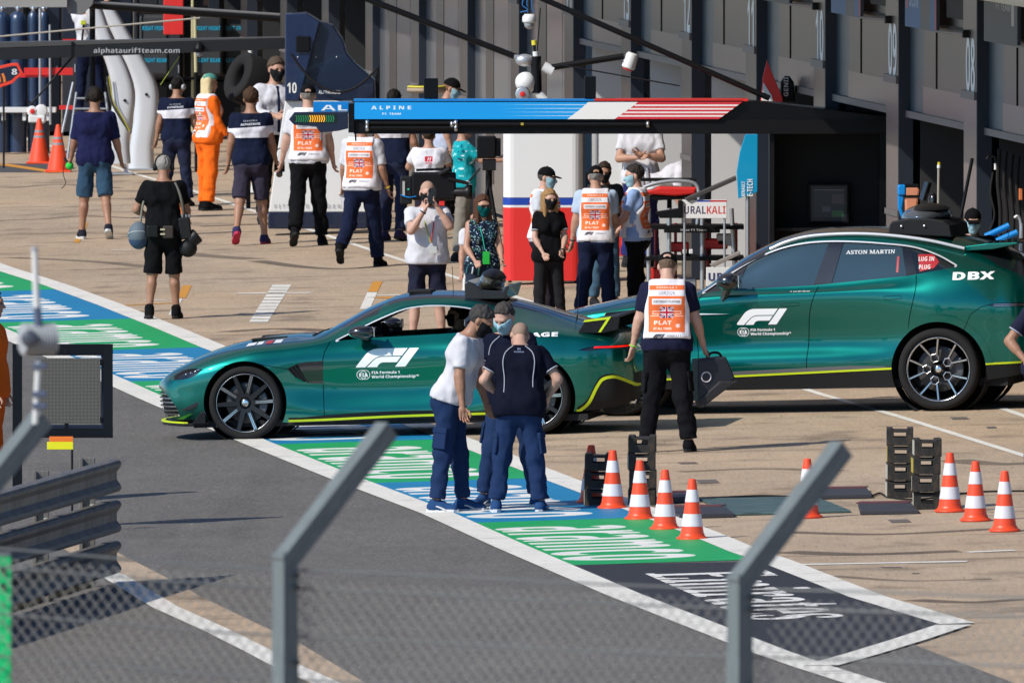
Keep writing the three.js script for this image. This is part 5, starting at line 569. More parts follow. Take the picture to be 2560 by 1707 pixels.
PP.marshal = person({ ...K(1490, 806, 415), label: 'marshal in cap and tabard with navy trousers standing beside blue shirted man', face: 176, seed: 10, skin: 'mid', top: { color: [0.40, 0.49, 0.62], sleeve: 0.72, collar: [0.42, 0.5, 0.62] }, vest: { hem: 0.0 }, bottom: { color: DKNAVY, loose: 1.12, belt: BLACK }, hair: { color: [0.22, 0.21, 0.2], nape: 0.07 }, cap: capB, pose: { head: [6, 8, 0], aL: [2, 10, 0, 8], aR: [10, 6, 20, 40], lL: [0, 6, 0], lR: [0, 5, 0] } });
band(PP.marshal, 'L', [0.02, 0.02, 0.02]);
PP.beard = person({ ...K(1512, 766, 405), label: 'dark haired bearded man in jeans mostly hidden between two marshals', face: 30, seed: 11, skin: 'tan', top: { color: [0.03, 0.033, 0.035], sleeve: 0.6 }, bottom: { color: [0.05, 0.10, 0.15] }, hair: { color: [0.03, 0.018, 0.012] }, mask: 'black', pose: { head: [8, -30, 0] } });
PP.blueShirt = person({ ...K(1590, 800, 413), label: 'marshal in light blue shirt with tabard turned away towards the left', face: 258, seed: 12, skin: 'pale', top: { color: [0.28, 0.40, 0.66], sleeve: 0.68, collar: [0.3, 0.42, 0.66] }, vest: {}, bottom: { color: BLACK, loose: 1.0 }, hair: { color: [0.03, 0.025, 0.022], thick: 0.018 }, mask: 'blue', pose: { head: [4, 20, 0], aL: [20, 5, 0, 30], aR: [20, 8, 10, 25] } });
band(PP.blueShirt, 'L', [0.5, 0.6, 0.02]);
// walking away at the left
PP.press = person({ ...K(408, 798, 390), label: 'photographer in black with headphones and bags walking away', face: 178, seed: 13, skin: 'tan', top: { color: BLACK, sleeve: 0.7, hem: -0.04 }, bottom: { color: BLACK, len: 1.0, loose: 1.05, belt: [0.02, 0.02, 0.022] }, hair: { color: [0.27, 0.25, 0.23], thick: 0.006 }, headset: M.plastic, shoes: { color: BLACK, boot: 1 }, pose: { aL: [6, 24, 30, 80], aR: [10, 14, 10, 60], lL: [-4, 4, 8, 6], lR: [6, 3, 4], head: [10, 0, 0] } });
PP.navy = person({ ...K(236, 597, 220), label: 'man in navy shirt and denim shorts walking away with a microphone', face: 184, seed: 14, skin: 'tan', fat: 1.12, top: { color: [0.012, 0.014, 0.055], sleeve: 0.95, collar: [0.012, 0.014, 0.055], hem: -0.07 }, bottom: { color: [0.03, 0.068, 0.115], len: 0.98, loose: 1.06 }, hair: { color: [0.016, 0.011, 0.008], thick: 0.012 }, headset: M.plastic, shoes: { color: [0.015, 0.016, 0.025], sole: [0.55, 0.55, 0.53] }, pose: { lL: [6, 4, 4], lR: [-14, 4, 16, 24], aL: [10, 10, 0, 18], aR: [4, 14, 0, 12] } });
PP.teamA = person({ ...K(441, 516, 194), label: 'team member in navy and white shirt and long trousers wearing headphones', face: 172, seed: 15, skin: 'tan', top: navyTee, bottom: { color: [0.016, 0.02, 0.045], loose: 1.08 }, hair: dark, headset: mat([0.35, 0.36, 0.38], 0.4), pose: { head: [6, -20, 0], aL: [2, 12, 0, 8], aR: [6, 12, 0, 14], lL: [2, 5, 0], lR: [-2, 5, 0] } });
PP.orange = person({ ...K(520, 526, 186), label: 'marshal in orange overalls with long blonde hair and green bandana', face: 118, fem: 1, seed: 16, skin: 'mid', fat: 1.08, top: { color: [0.85, 0.145, 0.012], sleeve: 1.85, hem: -0.05, name: 'overalls_top', loose: 0.026 }, bottom: { color: [0.85, 0.145, 0.012], loose: 1.22 }, vest: {}, hair: { color: [0.62, 0.50, 0.28], long: 0.42, thick: 0.01 }, shoes: { color: BLACK, boot: 1 }, pose: { aL: [6, 6, 0, 24], aR: [10, 8, 0, 24], lL: [2, 4, 2], lR: [-4, 4, 4], head: [4, 4, 0] } });
mesh('bandana', new THREE.SphereGeometry(1, 20, 12, 0, 2 * PI, 0, PI * 0.45).scale(0.094, 0.085, 0.11).translate(0, 0.055, -0.004).applyMatrix4(PP.orange.hm), cloth([0.08, 0.27, 0.22]), PP.orange.g);
PP.teamB = person({ ...K(627, 611, 221), label: 'team member in navy and white shirt and shorts walking with a camera', face: 178, seed: 17, skin: 'tan', top: navyTee, bottom: { color: [0.035, 0.03, 0.05], len: 0.95 }, hair: { color: [0.055, 0.028, 0.014], thick: 0.018 }, shoes: { color: [0.03, 0.025, 0.08], sole: [0.45, 0.04, 0.08] }, pose: { lL: [-16, 4, 20, 28], lR: [6, 4, 4], aL: [6, 9, 0, 8], aR: [10, 10, 0, 24] } });
PP.tie = person({ ...K(688, 560, 145), label: 'man in white shirt and dark tie facing the camera by navy cabinet', face: 16, seed: 18, skin: 'mid', top: { color: WHITE, sleeve: 1.7, collar: WHITE, hem: 0.03 }, bottom: { color: BLACK }, hair: { color: [0.08, 0.055, 0.038], thick: 0.018 }, mask: 'black', pose: { aL: [30, 8, 30, 75], aR: [25, 8, 40, 70], head: [4, 8, 0] } });
{ const q = PP.tie; mesh('tie', tube([q.tor(0, 0.55, 0.075), q.tor(0, 0.4, 0.135), q.tor(0, 0.2, 0.15), q.tor(0, 0.06, 0.14)], 0.018, 16, 6), cloth(DKNAVY), q.g); }
PP.marshalCap = person({ ...K(770, 614, 211), label: 'marshal in black cap and tabard with black trousers walking away', face: 180, seed: 19, skin: 'pale', fat: 1.08, top: { color: WHITE, sleeve: 0.72, collar: WHITE }, vest: {}, bottom: { color: BLACK, loose: 1.1, belt: BLACK }, hair: { color: [0.2, 0.18, 0.16], nape: 0.07 }, cap: capB, shoes: { color: BLACK }, pose: { lL: [-14, 4, 22, 30], lR: [6, 4, 2], aL: [6, 12, 0, 10], aR: [4, 10, 0, 14] } });
PP.marshalStep = person({ ...K(905, 668, 284), label: 'marshal in tabard and navy trousers mid stride under the blue beam', face: 166, seed: 20, skin: 'tan', fat: 1.1, top: { color: WHITE, sleeve: 0.86, collar: WHITE }, vest: {}, bottom: { color: DKNAVY, loose: 1.12, belt: BLACK }, hair: grey, shoes: { color: BLACK, boot: 1 }, pose: { lL: [-22, 4, 26, 34], lR: [14, 4, 4], aL: [12, 10, 0, 16], aR: [-4, 12, 0, 22] } });
band(PP.marshalStep, 'R', [0.7, 0.5, 0.02]);
PP.teamC = person({ ...K(985, 602, 225), label: 'team member in navy and white shirt partly behind the blue beam', face: 160, seed: 21, skin: 'tan', top: { ...navyTee }, bottom: { color: [0.016, 0.02, 0.045] }, hair: dark, shoes: { color: [0.03, 0.02, 0.06] }, pose: { lL: [8, 4, 4], lR: [-10, 4, 10, 10], aR: [4, 12, 0, 20] } });
PP.haasOp = person({ ...K(1072, 648, 318), label: 'camera operator in white shirt with red logo seen from behind', face: 178, seed: 22, skin: 'mid', top: { tex: haasTex, color: '#fff', sleeve: 0.66, collar: WHITE }, bottom: { color: [0.025, 0.02, 0.035] }, hair: brown, pose: { aL: [40, 20, 10, 80], aR: [40, 20, 10, 80] } });
PP.hawaii = person({ ...K(1158, 652, 296), label: 'man in teal patterned shirt operating a camera on a tripod', face: 96, seed: 23, skin: 'mid', fat: 1.12, top: { tex: hawaiiTex, color: '#fff', sleeve: 0.74, hem: -0.09, collar: [0.02, 0.28, 0.3] }, bottom: { color: [0.22, 0.20, 0.17], loose: 1.1 }, hair: grey, pose: { aL: [52, 8, 0, 36], aR: [50, 10, 0, 40], lL: [4, 4, 0], lR: [-6, 4, 0] } });
PP.capBeam = person({ ...K(1118, 560, 194), label: 'man in black cap looking down behind the blue beam', face: 78, seed: 24, skin: 'mid', top: { color: [0.40, 0.45, 0.58], sleeve: 0.7, collar: [0.45, 0.48, 0.6] }, bottom: { color: BLACK }, hair: { color: [0.2, 0.1, 0.05], nape: 0.09 }, cap: { color: BLACK }, mask: 'blue', pose: { head: [18, 0, 0] } });
PP.haasArms = person({ ...K(1602, 664, 264), label: 'mechanic in white team shirt with folded arms behind the beam', face: 0, seed: 25, skin: 'mid', top: { color: WHITE, sleeve: 0.66 }, bottom: { color: [0.02, 0.025, 0.12] }, hair: dark, pose: { aL: [28, 10, 60, 95], aR: [26, 12, 62, 92] } });
PP.haasBend = person({ ...K(1608, 668, 380), h: 1.75, label: 'mechanic in white team shirt bent over the parts trolley', face: 84, seed: 26, skin: 'mid', top: { color: WHITE, sleeve: 0.66, hem: -0.02 }, bottom: { color: [0.02, 0.025, 0.12] }, hair: dark, mask: 'blue', pose: { lean: 66, head: [-12, 8, 0], aL: [60, 10, 0, 30], aR: [55, 10, 0, 36], lL: [10, 4, 10], lR: [-6, 4, 8] } });
// far edges
PP.behindSuv = person({ ...K(2432, 958, 522), label: 'person in black cap, sunglasses and blue mask beyond the roof of suv', face: 4, seed: 27, skin: 'mid', top: { color: BLACK, sleeve: 0.66 }, bottom: { color: BLACK }, hair: dark, cap: { color: BLACK }, mask: 'blue', glasses: 1, pose: { head: [8, 0, 0] } });
PP.elbow = person({ ...K(2618, 1196, 690), label: 'person in dark polo at right edge with bent bare arm in view', face: 20, seed: 28, skin: 'tan', top: { color: [0.014, 0.016, 0.035], sleeve: 0.66, trim: [0.4, 0.42, 0.5] }, bottom: { color: [0.03, 0.03, 0.12] }, hair: dark, pose: { aR: [-8, 34, 42, 74], aL: [10, 10, 20, 40] } });
PP.flagger = person({ ...K(-27, 1262, 722), label: 'marshal in orange overalls standing at the left edge behind the barrier', face: 84, seed: 29, skin: 'mid', top: { color: [0.8, 0.13, 0.012], sleeve: 1.85, hem: -0.05, name: 'overalls_top', loose: 0.026 }, bottom: { color: [0.8, 0.13, 0.012], loose: 1.2 }, hair: brown, pose: { aL: [4, 10, 0, 8], aR: [4, 12, 0, 8] } });
{ // mechanic on the ladder, and the driver
  const b = G(224, 395); PP.ladder = person({ at: b, base: 0.55, h: 1.76, label: 'mechanic in white shirt and harness standing on a ladder', face: 184, seed: 30, skin: 'mid', top: { color: WHITE, sleeve: 0.64, hem: 0.0 }, bottom: { color: DKNAVY }, hair: dark, pose: { aL: [120, 12, 0, 30], aR: [130, 12, 0, 20], lL: [0, 5, 0], lR: [0, 5, 0] } });
  for (const s of [-1, 1]) { const q = PP.ladder; mesh('harness_strap', tube([q.tor(s * 0.1, 0.53, -0.02), q.tor(s * 0.1, 0.42, -0.155), q.tor(s * 0.12, 0.2, -0.16), q.tor(s * 0.12, 0.02, -0.15)], 0.014, 16, 6), cloth(BLACK), q.g); for (const y of [0.46, 0.06]) { const c = q.tor(s * 0.105, y, -0.16); mesh('buckle', bx(0.07, 0.06, 0.02, c.x, c.y, c.z, 0.006), mat([0.55, 0.6, 0.02], 0.5), q.g); } }
  coupeCar.updateMatrixWorld(true); const s = V(1.72, 0.36, -0.38).applyMatrix4(coupeCar.matrixWorld); PP.driver = person({ at: V(s.x, s.y - 0.32, s.z), base: 0.0, h: 1.62, label: 'driver with dark hair and black mask sitting inside the coupe', face: -90 - 7, seed: 31, skin: 'mid', top: { color: [0.01, 0.05, 0.05], sleeve: 0.7 }, bottom: { color: BLACK }, hair: dark, mask: 'black', pose: { lean: -12, head: [8, 0, 0], lL: [96, 6, 40], lR: [96, 6, 40], aL: [40, 8, 0, 50], aR: [40, 8, 0, 50] } });
  const dp = PP.driver, hy = V(0, 0, 0).applyMatrix4(dp.hm).y; dp.g.position.y += V(1.9, 1.075, -0.38).applyMatrix4(coupeCar.matrixWorld).y - (dp.g.position.y + hy); }

// ---------- things standing on the ground ----------
M.coneOrange = mat([0.85, 0.075, 0.02], 0.4); M.coneWhite = mat([0.72, 0.69, 0.72], 0.5); 
function cone(label, px, py, h = 0.5, m = M.coneOrange, white = M.coneWhite) {
  const g = thing('traffic_cone', label, 'traffic cone', G(px, py), 0, 'striped traffic cones'), s = h / 0.5, R = y => mixn(0.096, 0.03, cl((y - 0.05) / 0.45)), pr = (a, b, o = 0) => { const p = []; for (let i = 0; i <= 4; i++) { const y = mixn(a, b, i / 4); p.push([(R(y) + o) * s, y * s]); } return p; };
  mesh('base', lathe([[0, 0.001], [0.125 * s, 0.001], [0.132 * s, 0.008 * s], [0.130 * s, 0.018 * s], [0.116 * s, 0.026 * s], [0.104 * s, 0.034 * s], [0.1 * s, 0.05 * s], [0.096 * s, 0.052 * s]], 36), m, g);
  mesh('cone_body', lathe([...pr(0.05, 0.493), [0.024 * s, 0.5 * s], [0.018 * s, 0.498 * s], [0.016 * s, 0.46 * s]], 36), m, g);
  for (const [a, b] of [[0.112, 0.214], [0.312, 0.413]]) mesh('reflective_band', lathe(pr(a, b, 0.0022), 36), white, g);
  return g;
}
cone('striped cone farthest left of the four in a row before the coupe', 1532, 1272); cone('striped cone second from left in the four-cone row', 1600, 1299);
cone('striped cone second from right of the four-cone row', 1663, 1324); cone('striped cone nearest the right end of the four-cone row on green paint', 1731, 1349);
cone('striped cone half hidden by the right fence post', 2019, 1295); cone('striped cone beside the right crate stack, leftmost of three', 2376, 1280); cone('striped cone in the middle of the three at right', 2440, 1303); cone('striped cone at the right edge of the picture', 2513, 1329);
cone('striped cone standing half hidden behind the three-high stack', 1478, 1258);
// two tall cones at the far left
function farCone(label, px, py, h, m) { const g = thing('pit_cone', label, 'traffic cone', G(px, py), 0, 'far orange cones'); mesh('base', bx(0.36, 0.03, 0.36, 0, 0.015, 0, 0.01), m, g); mesh('cone_body', lathe([[0.15, 0.03], [0.145, 0.06], [0.028, h - 0.01], [0.02, h], [0, h]], 28), m, g); for (const y of [0.72, 0.6]) mesh('grey_band', lathe([[mixn(0.15, 0.026, y - 0.03) + 0.004, h * (y - 0.03)], [mixn(0.15, 0.026, y + 0.02) + 0.004, h * (y + 0.02)]], 28), mat([0.25, 0.25, 0.27], 0.5), g); }
farCone('tall plain orange cone standing on the far left concrete', 97, 409, 0.64, M.coneOrange); farCone('tall orange cone right beside the man in navy shirt', 144, 430, 0.66, M.coneOrange);
// weight blocks with handle slots
M.block = mat('#ffffff', 0.75, 0, { map: dataTex(128, 128, (i, j) => { const v = 36 + 34 * vf(i / 14, j / 14, 4), r = 34 * cl(vf(i / 9 + 7, j / 22, 4) * 4 - 0.2); return [v * 1.06 + r, v + r * 0.5, v * 0.92]; }) });
M.yellowEdge = mat([0.42, 0.33, 0.04], 0.7); M.paleEdge = mat([0.45, 0.42, 0.35], 0.7);
const blockGeo = ext([[-.115, 0], [.115, 0], [.115, .148], [.062, .148], [.06, .132], [-.06, .132], [-.062, .148], [-.115, .148]], 0.3, 0.004, [[[-.052, .07], [-.052, .112], [.052, .112], [.052, .07]]]).translate(0, 0, -0.15);
{ const u = blockGeo.attributes.uv; for (let i = 0; i < u.count; i++) u.setXY(i, u.getX(i) * 3, u.getY(i) * 3); }
function stack(px, py, n, where, edges) { const p = G(px, py); for (let i = 0; i < n; i++) { const g = thing('weight_block', `dark slotted weight block, ${['lowest', 'second up', 'third up', 'topmost'][i === n - 1 ? 3 : i]} ${where}`, 'weight block', V(p.x + rnd(-0.008, 0.008), p.y + i * 0.1495, p.z + rnd(-0.02, 0.02)), rnd(-0.05, 0.05), 'stacked weight blocks'); mesh('block', blockGeo, M.block, g); mesh('painted_edge', bx(0.004, 0.12, 0.26, -0.1172, 0.072, 0), edges[i] ? M.yellowEdge : M.paleEdge, g); if (i === 0) mesh('slot_rim', bx(0.11, 0.012, 0.012, 0, 0.063, 0.148, 0.003), M.plastic, g); } }
stack(1497, 1263, 3, 'of the three-high stack left of the four cones', [0, 0, 0]); stack(1606, 1262, 4, 'in the stack behind the row of four cones', [0, 0, 0, 1]); stack(2252, 1243, 4, 'of the left one of the two stacks at right', [0, 0, 1, 0]); stack(2317, 1272, 4, 'of the right one of the two stacks at right', [0, 0, 1, 0]);
// scale plates on the ground
function slab(name, label, pts, h, m, rim) { const c = pts.map(p => G(p[0], p[1])), o = c.reduce((a, b) => a.add(b), V(0, 0, 0)).multiplyScalar(1 / c.length), g = thing(name, label, 'floor plate', o, 0, 'scale plates on the ground'); g.rotation.z = Math.atan(KX); mesh('plate', ext(c.map(p => [p.x - o.x, -(p.z - o.z)]), h, 0.004).rotateX(-PI / 2).translate(0, 0.004, 0), m, g); if (rim) { const a = c[0].clone().sub(o), b = c[1].clone().sub(o); a.y = b.y = h + 0.006; mesh('rim', bar(a, b, 0.22, 0.008), rim, g); } }
const plateDark = mat([0.035, 0.035, 0.04], 0.5), plateGreen = mat('#ffffff', 0.45, 0, { map: dataTex(128, 128, (i, j) => { const v = 1 + 0.7 * vf(i / 20, j / 6, 4); return [70 * v, 92 * v, 90 * v]; }) }), plateRed = mat([0.13, 0.03, 0.03], 0.5);
slab('scale_plate', 'large grey green plate lying between the crate stacks', [[1748, 1252], [2040, 1247], [2128, 1282], [1832, 1290]], 0.02, plateGreen);
slab('scale_plate', 'dark plate with red edge behind the large grey green plate', [[2049, 1231], [2168, 1229], [2180, 1246], [2049, 1249]], 0.035, plateDark, plateRed); slab('scale_plate', 'dark plate with red edge in front of the right crate stacks', [[2146, 1268], [2278, 1266], [2296, 1285], [2152, 1288]], 0.035, plateDark, plateRed); slab('scale_plate', 'dark plate with red edge beside the four-cone row', [[1660, 1277], [1810, 1275], [1836, 1294], [1700, 1298]], 0.035, plateDark, plateRed); slab('scale_plate', 'dark plate just behind the row of four cones', [[1670, 1246], [1720, 1244], [1735, 1256], [1680, 1259]], 0.05, plateDark, plateRed);
tag(mesh('floor_cable', tube([[1735, 1249], [1800, 1247], [1900, 1243], [2010, 1245], [2049, 1241]].map(p => G(p[0], p[1]).add(V(0, 0.012, 0))), 0.01, 40, 6), M.rubber), 'black cable running along the far edge of the large plate', 'cable');
tag(mesh('floor_cable', tube([[2180, 1243], [2200, 1236], [2225, 1246], [2290, 1252], [2400, 1238], [2470, 1232], [2590, 1230]].map(p => G(p[0], p[1]).add(V(0, 0.012, 0))), 0.008, 60, 6), M.rubber), 'thin black cable passing behind the three right cones', 'cable');
// ---------- armco barrier at the left ----------
{ const E = G(277, 1458), N = G(0, 1547), dir = E.clone().sub(N); dir.y = 0; const slope = (E.y - N.y) / dir.length(); dir.normalize(); dir.y = slope; const A = E.clone().addScaledVector(dir, -26), out = V(-dir.z, 0, dir.x); if (out.x < 0) out.negate();
  const g = thing('crash_barrier', 'galvanised triple rail crash barrier ending beside the dark road', 'barrier', E); const loc = p => p.clone().sub(E);
  M.galv = mat('#ffffff', 0.5, 0.25, { map: dataTex(256, 64, (i, j) => { const v = 112 + 50 * vf(i / 30, j / 7, 4), r = vf(i / 14 + 3, j / 30, 3) > 0.2 ? 20 : 0; return [v + r * 0.5, v * 0.97 - r * 0.3, v * 0.93 - r]; }) });
  const prof = [[0, .155], [.03, .155], [.07, .142], [.084, .115], [.078, .085], [.046, .035], [.046, -.035], [.078, -.085], [.084, -.115], [.07, -.142], [.03, -.155], [0, -.155]].map(q => [q[0], q[1] * 0.87]);
  for (const [k, hy] of [[0, 0.86], [1, 0.535], [2, 0.21]]) { const pos = [], idx = [], uv = [], n = prof.length, steps = 14; for (let i = 0; i <= steps; i++) for (const th of [0, 1]) prof.forEach((p, j) => { const q = A.clone().lerp(E, i / steps).addScaledVector(out, p[0] - th * 0.006).add(V(0, hy + p[1] * (1 - th * 0.012), 0)), l = loc(q); pos.push(l.x, l.y, l.z); uv.push(i * 1.8, j / n); }); const at2 = (i, th, j) => (i * 2 + th) * n + j; for (let i = 0; i < steps; i++) for (let j = 0; j < n - 1; j++) for (const th of [0, 1]) { const a = at2(i, th, j), b = at2(i + 1, th, j), c = at2(i, th, j + 1), d = at2(i + 1, th, j + 1); idx.push(a, c, b, b, c, d); } for (const i of [0, steps]) for (let j = 0; j < n - 1; j++) { const a = at2(i, 0, j), b = at2(i, 1, j), c = at2(i, 0, j + 1), d = at2(i, 1, j + 1); idx.push(a, b, c, c, b, d); } const q = new THREE.BufferGeometry(); q.setAttribute('position', new THREE.Float32BufferAttribute(pos, 3)); q.setAttribute('uv', new THREE.Float32BufferAttribute(uv, 2)); q.setIndex(idx); mesh('rail', toCreasedNormals(q, 0.4), M.galv, g);
    for (const t of [0.25, 0.6, 2.1, 2.4, 4.2, 4.5, 6.3, 6.6]) for (const y of k === 2 ? [0] : [0]) { const p = loc(E.clone().addScaledVector(dir, -t).addScaledVector(out, 0.018)); mesh('bolt', bx(0.022, 0.03, 0.12, p.x, p.y + hy, p.z, 0.006), M.plastic, g); } }
  for (const t of [0.55, 2.55, 4.55, 6.55, 8.55, 10.55, 12.55]) { const p = loc(E.clone().addScaledVector(dir, -t).addScaledVector(out, -0.09)); mesh('post', [bx(0.12, 1.06, 0.05, p.x, p.y + 0.5, p.z, 0.008), bx(0.03, 1.06, 0.14, p.x - 0.05, p.y + 0.5, p.z, 0.006)], M.galv, g); mesh('spacer_block', bx(0.1, 0.2, 0.1, p.x + 0.07, p.y + 0.56, p.z, 0.01), mat([0.55, 0.55, 0.53], 0.6), g); }
  // a second, lower concrete kerb block behind the rails
  const b = loc(E.clone().addScaledVector(dir, -6).addScaledVector(out, -0.75)); mesh('foot_beam', bar(loc(E.clone().addScaledVector(dir, -14).addScaledVector(out, -0.14)).add(V(0, 0.03, 0)), loc(E.clone().addScaledVector(dir, -0.4).addScaledVector(out, -0.14)).add(V(0, 0.03, 0)), 0.1, 0.06), M.rust, g); }
// ---------- marshal's light panel ----------
{ const d = 152, s = F / d, m = (px, py) => { const p = at(px, py, d); return p; }, c = G(156, 1322), g = thing('light_panel', 'marshal light panel in a black square frame above the barrier', 'light panel', V(m(156, 980).x, gy(m(156, 980).x), m(156, 980).z)), O = g.position, L = (px, py) => m(px, py).sub(O), fr = mat([0.005, 0.006, 0.009], 0.5, 0, { phys: true, specularIntensity: 0.4 }), fin = mat([0.006, 0.01, 0.03], 0.5);
  const bar2 = (a, b, w, t, name, mt) => mesh(name, bar(L(...a), L(...b), w, t, V(0, 0, 1)), mt, g);
  bar2([30, 872], [281, 872], 0.08, 0.075, 'frame_bar', fr); bar2([30, 1082], [281, 1082], 0.08, 0.075, 'frame_bar', fr); bar2([42, 862], [42, 1300], 0.08, 0.085, 'frame_post', fr); bar2([269, 861], [269, 1093], 0.079, 0.078, 'frame_bar', fr);
  bar2([70, 884], [258, 884], 0.03, 0.02, 'inner_bar', fin); bar2([70, 1066], [258, 1066], 0.03, 0.02, 'inner_bar', fin); bar2([256, 880], [256, 1070], 0.03, 0.022, 'inner_bar', fin);
  const pt = canvas(512, 512, (x, w, h) => { x.fillStyle = '#2b2a28'; x.fillRect(0, 0, w, h); x.fillStyle = '#8a857b'; for (let i = 0; i < 46; i++) for (let j = 0; j < 46; j++) { x.beginPath(); x.arc(i * 11.13 + 5, j * 11.13 + 5, 3.6, 0, 7); x.fill(); } });
  const a = L(88, 1058), b = L(250, 895); mesh('led_panel', bx(b.x - a.x, b.y - a.y, 0.06, (a.x + b.x) / 2, (a.y + b.y) / 2, 0, 0.004), mat('#ffffff', 0.6, 0, { map: pt }), g); for (const [x, y] of [[165, 880], [165, 1064], [252, 905], [252, 1050]]) { const q = L(x, y); mesh('clamp', bx(0.035, 0.05, 0.05, q.x, q.y, 0, 0.006), fr, g); }
  const f0 = G(150, 1330), fg = thing('signal_flag', 'small orange and yellow flag board below the light panel', 'flag', V(m(152, 1100).x, gy(m(152, 1100).x), m(152, 1100).z + 0.6)); const q = at(152, 1106, 151.4).sub(fg.position); mesh('orange_half', bx(0.2, 0.045, 0.012, q.x, q.y + 0.028, q.z, 0.003), mat([0.9, 0.2, 0.02], 0.5), fg); mesh('yellow_half', bx(0.22, 0.065, 0.012, q.x - 0.01, q.y - 0.027, q.z, 0.003), mat([0.85, 0.8, 0.01], 0.5), fg); mesh('stick', rod(V(q.x + 0.09, 0, q.z - 0.012), V(q.x + 0.09, q.y + 0.04, q.z - 0.012), 0.01), M.plastic, fg); }
// ---------- fence in the foreground ----------
{ M.steel = mat('#ffffff', 0.5, 0.1, { map: dataTex(128, 128, (i, j) => { const v = 112 + 40 * vf(i / 12, j / 12, 4); return [v * 0.95, v * 1.03, v * 1.04]; }) });
  const ds = [[-1300, 65], [-120, 63.6], [712, 62], [1850, 60.8], [2990, 60]], fd = x => { for (let i = 1; i < ds.length; i++) if (x <= ds[i][0]) return mixn(ds[i - 1][1], ds[i][1], (x - ds[i - 1][0]) / (ds[i][0] - ds[i - 1][0])); return 60; };
  const base = at(712, 1400, 62), g = thing('chain_link_fence', 'grey steel fence with cranked posts and chain link in the foreground', 'fence', V(base.x, gy(base.x), base.z)), O = g.position, bend = [[-150, 1368], [712, 1402], [1850, 1457], [2990, 1500]];
  for (const [px, py] of bend) { const d = fd(px), p = at(px, py, d).sub(O), t = new THREE.Matrix4().makeRotationY(41 * D), sec = 0.062; const dn = new THREE.BoxGeometry(sec, p.y + 0.03, sec).translate(0, (p.y + 0.03) / 2 - p.y, 0).applyMatrix4(t).translate(p.x, p.y, p.z); const post = mesh('post', dn, M.steel, g); const ad = V(0.75 * 0.74, 0.70, -0.66 * 0.74).normalize(), e = p.clone().addScaledVector(ad, 0.62), side = V(0.66, 0, 0.75), nrm = ad.clone().cross(side).normalize(); const ag = new THREE.BoxGeometry(sec * 1.02, sec * 1.1, 0.66).applyMatrix4(new THREE.Matrix4().makeBasis(side, nrm, ad)).translate((p.x + e.x) / 2, (p.y + e.y) / 2, (p.z + e.z) / 2); mesh('cranked_arm', ag, M.steel, g); mesh('post_sleeve', new THREE.BoxGeometry(sec * 1.06, 0.3, sec * 1.06).translate(0, -0.38, 0).applyMatrix4(t).translate(p.x, p.y, p.z), M.steel, g); for (const y of [-0.05, -0.09, -0.35]) mesh('bolt', bx(0.014, 0.012, 0.05, p.x + 0.045, p.y + y, p.z + 0.02, 0.003), M.plastic, g); }
  const P = (px, h) => { const d = fd(px), r = at(px, 0, d); return V(r.x - O.x, h, r.z - O.z); }, cable = mat([0.16, 0.17, 0.17], 0.5, 0.5);
  for (const h of [4.43, 4.365, 4.2, 4.05]) { const pts = []; for (let x = -150; x <= 2990; x += 157) pts.push(P(x, h - 0.006 * Math.sin((x + 150) / 1140 * PI) ** 2 - (x > 712 ? 0.012 : 0) * 0)); mesh('line_wire', tube(pts, 0.0042, 60, 5), cable, g); }
  const rods = [], top = 4.395, bot = 3.3, H = top - bot; for (let x = -150; x < 3040; x += 31) for (const s of [1, -1]) { const x0 = x, x1 = x + s * H / 0.05 * 31 * 0.9, pts = []; let a = P(x0, top), b = P(x1, bot); const lim = x1 < -150 ? ( -150 - x0) / (x1 - x0) : x1 > 3040 ? (3040 - x0) / (x1 - x0) : 1; if (lim <= 0) continue; b = P(mixn(x0, x1, lim), mixn(top, bot, lim)); rods.push(rod(a, b, 0.0016, 0.0016, 4)); }
  const ch = mesh('chain_link', mg(rods), mat([0.27, 0.27, 0.25], 0.5, 0.3), g); ch.userData.kind = 'stuff';
  const gp = at(6, 1386, 63.9), gg = thing('green_post', 'bright green painted post at the lower left edge', 'post', V(gp.x, gy(gp.x), gp.z)); mesh('post', bx(0.06, gp.y - gg.position.y, 0.05, 0, (gp.y - gg.position.y) / 2, 0, 0.004), mat('#ffffff', 0.5, 0, { map: dataTex(32, 256, (i, j) => { const v = 1 + 0.3 * vf(i / 6, j / 9, 3); return [20 * v, 190 * v, 112 * v]; }) }), gg); mesh('post_cap', bx(0.066, 0.012, 0.056, 0, gp.y - gg.position.y, 0, 0.003), M.steel, gg); for (const h of [0.12, 0.3]) mesh('bolt', lathe([[0, 0.012], [0.008, 0.012], [0.01, 0]], 10).rotateX(PI / 2).translate(0, gp.y - gg.position.y - h * 0.3 - 0.02, 0.026), M.plastic, gg);
  // rod aerial on the fence arm at the left
  const q = at(95, 880, 63.3), ae = thing('rod_aerial', 'white rod aerial with ribbed grey drum above the left fence arm', 'aerial', V(q.x, at(95, 1062, 63.3).y, q.z)), Y = py => at(95, py, 63.3).y - ae.position.y, white = mat([0.62, 0.62, 0.6], 0.45), gr = mat([0.34, 0.36, 0.38], 0.5);
  mesh('rod', rod(V(-0.006, Y(770), 0), V(-0.014, Y(622), 0), 0.0125, 0.0105, 16), white, ae); mesh('tip', rod(V(-0.014, Y(626), 0), V(-0.0142, Y(617), 0), 0.0135, 0.012, 12), gr, ae); mesh('ferrule', rod(V(0.002, Y(830), 0), V(-0.006, Y(768), 0), 0.016, 0.014, 14), fin2(), ae);
  function fin2() { return mat([0.08, 0.1, 0.16], 0.5); }
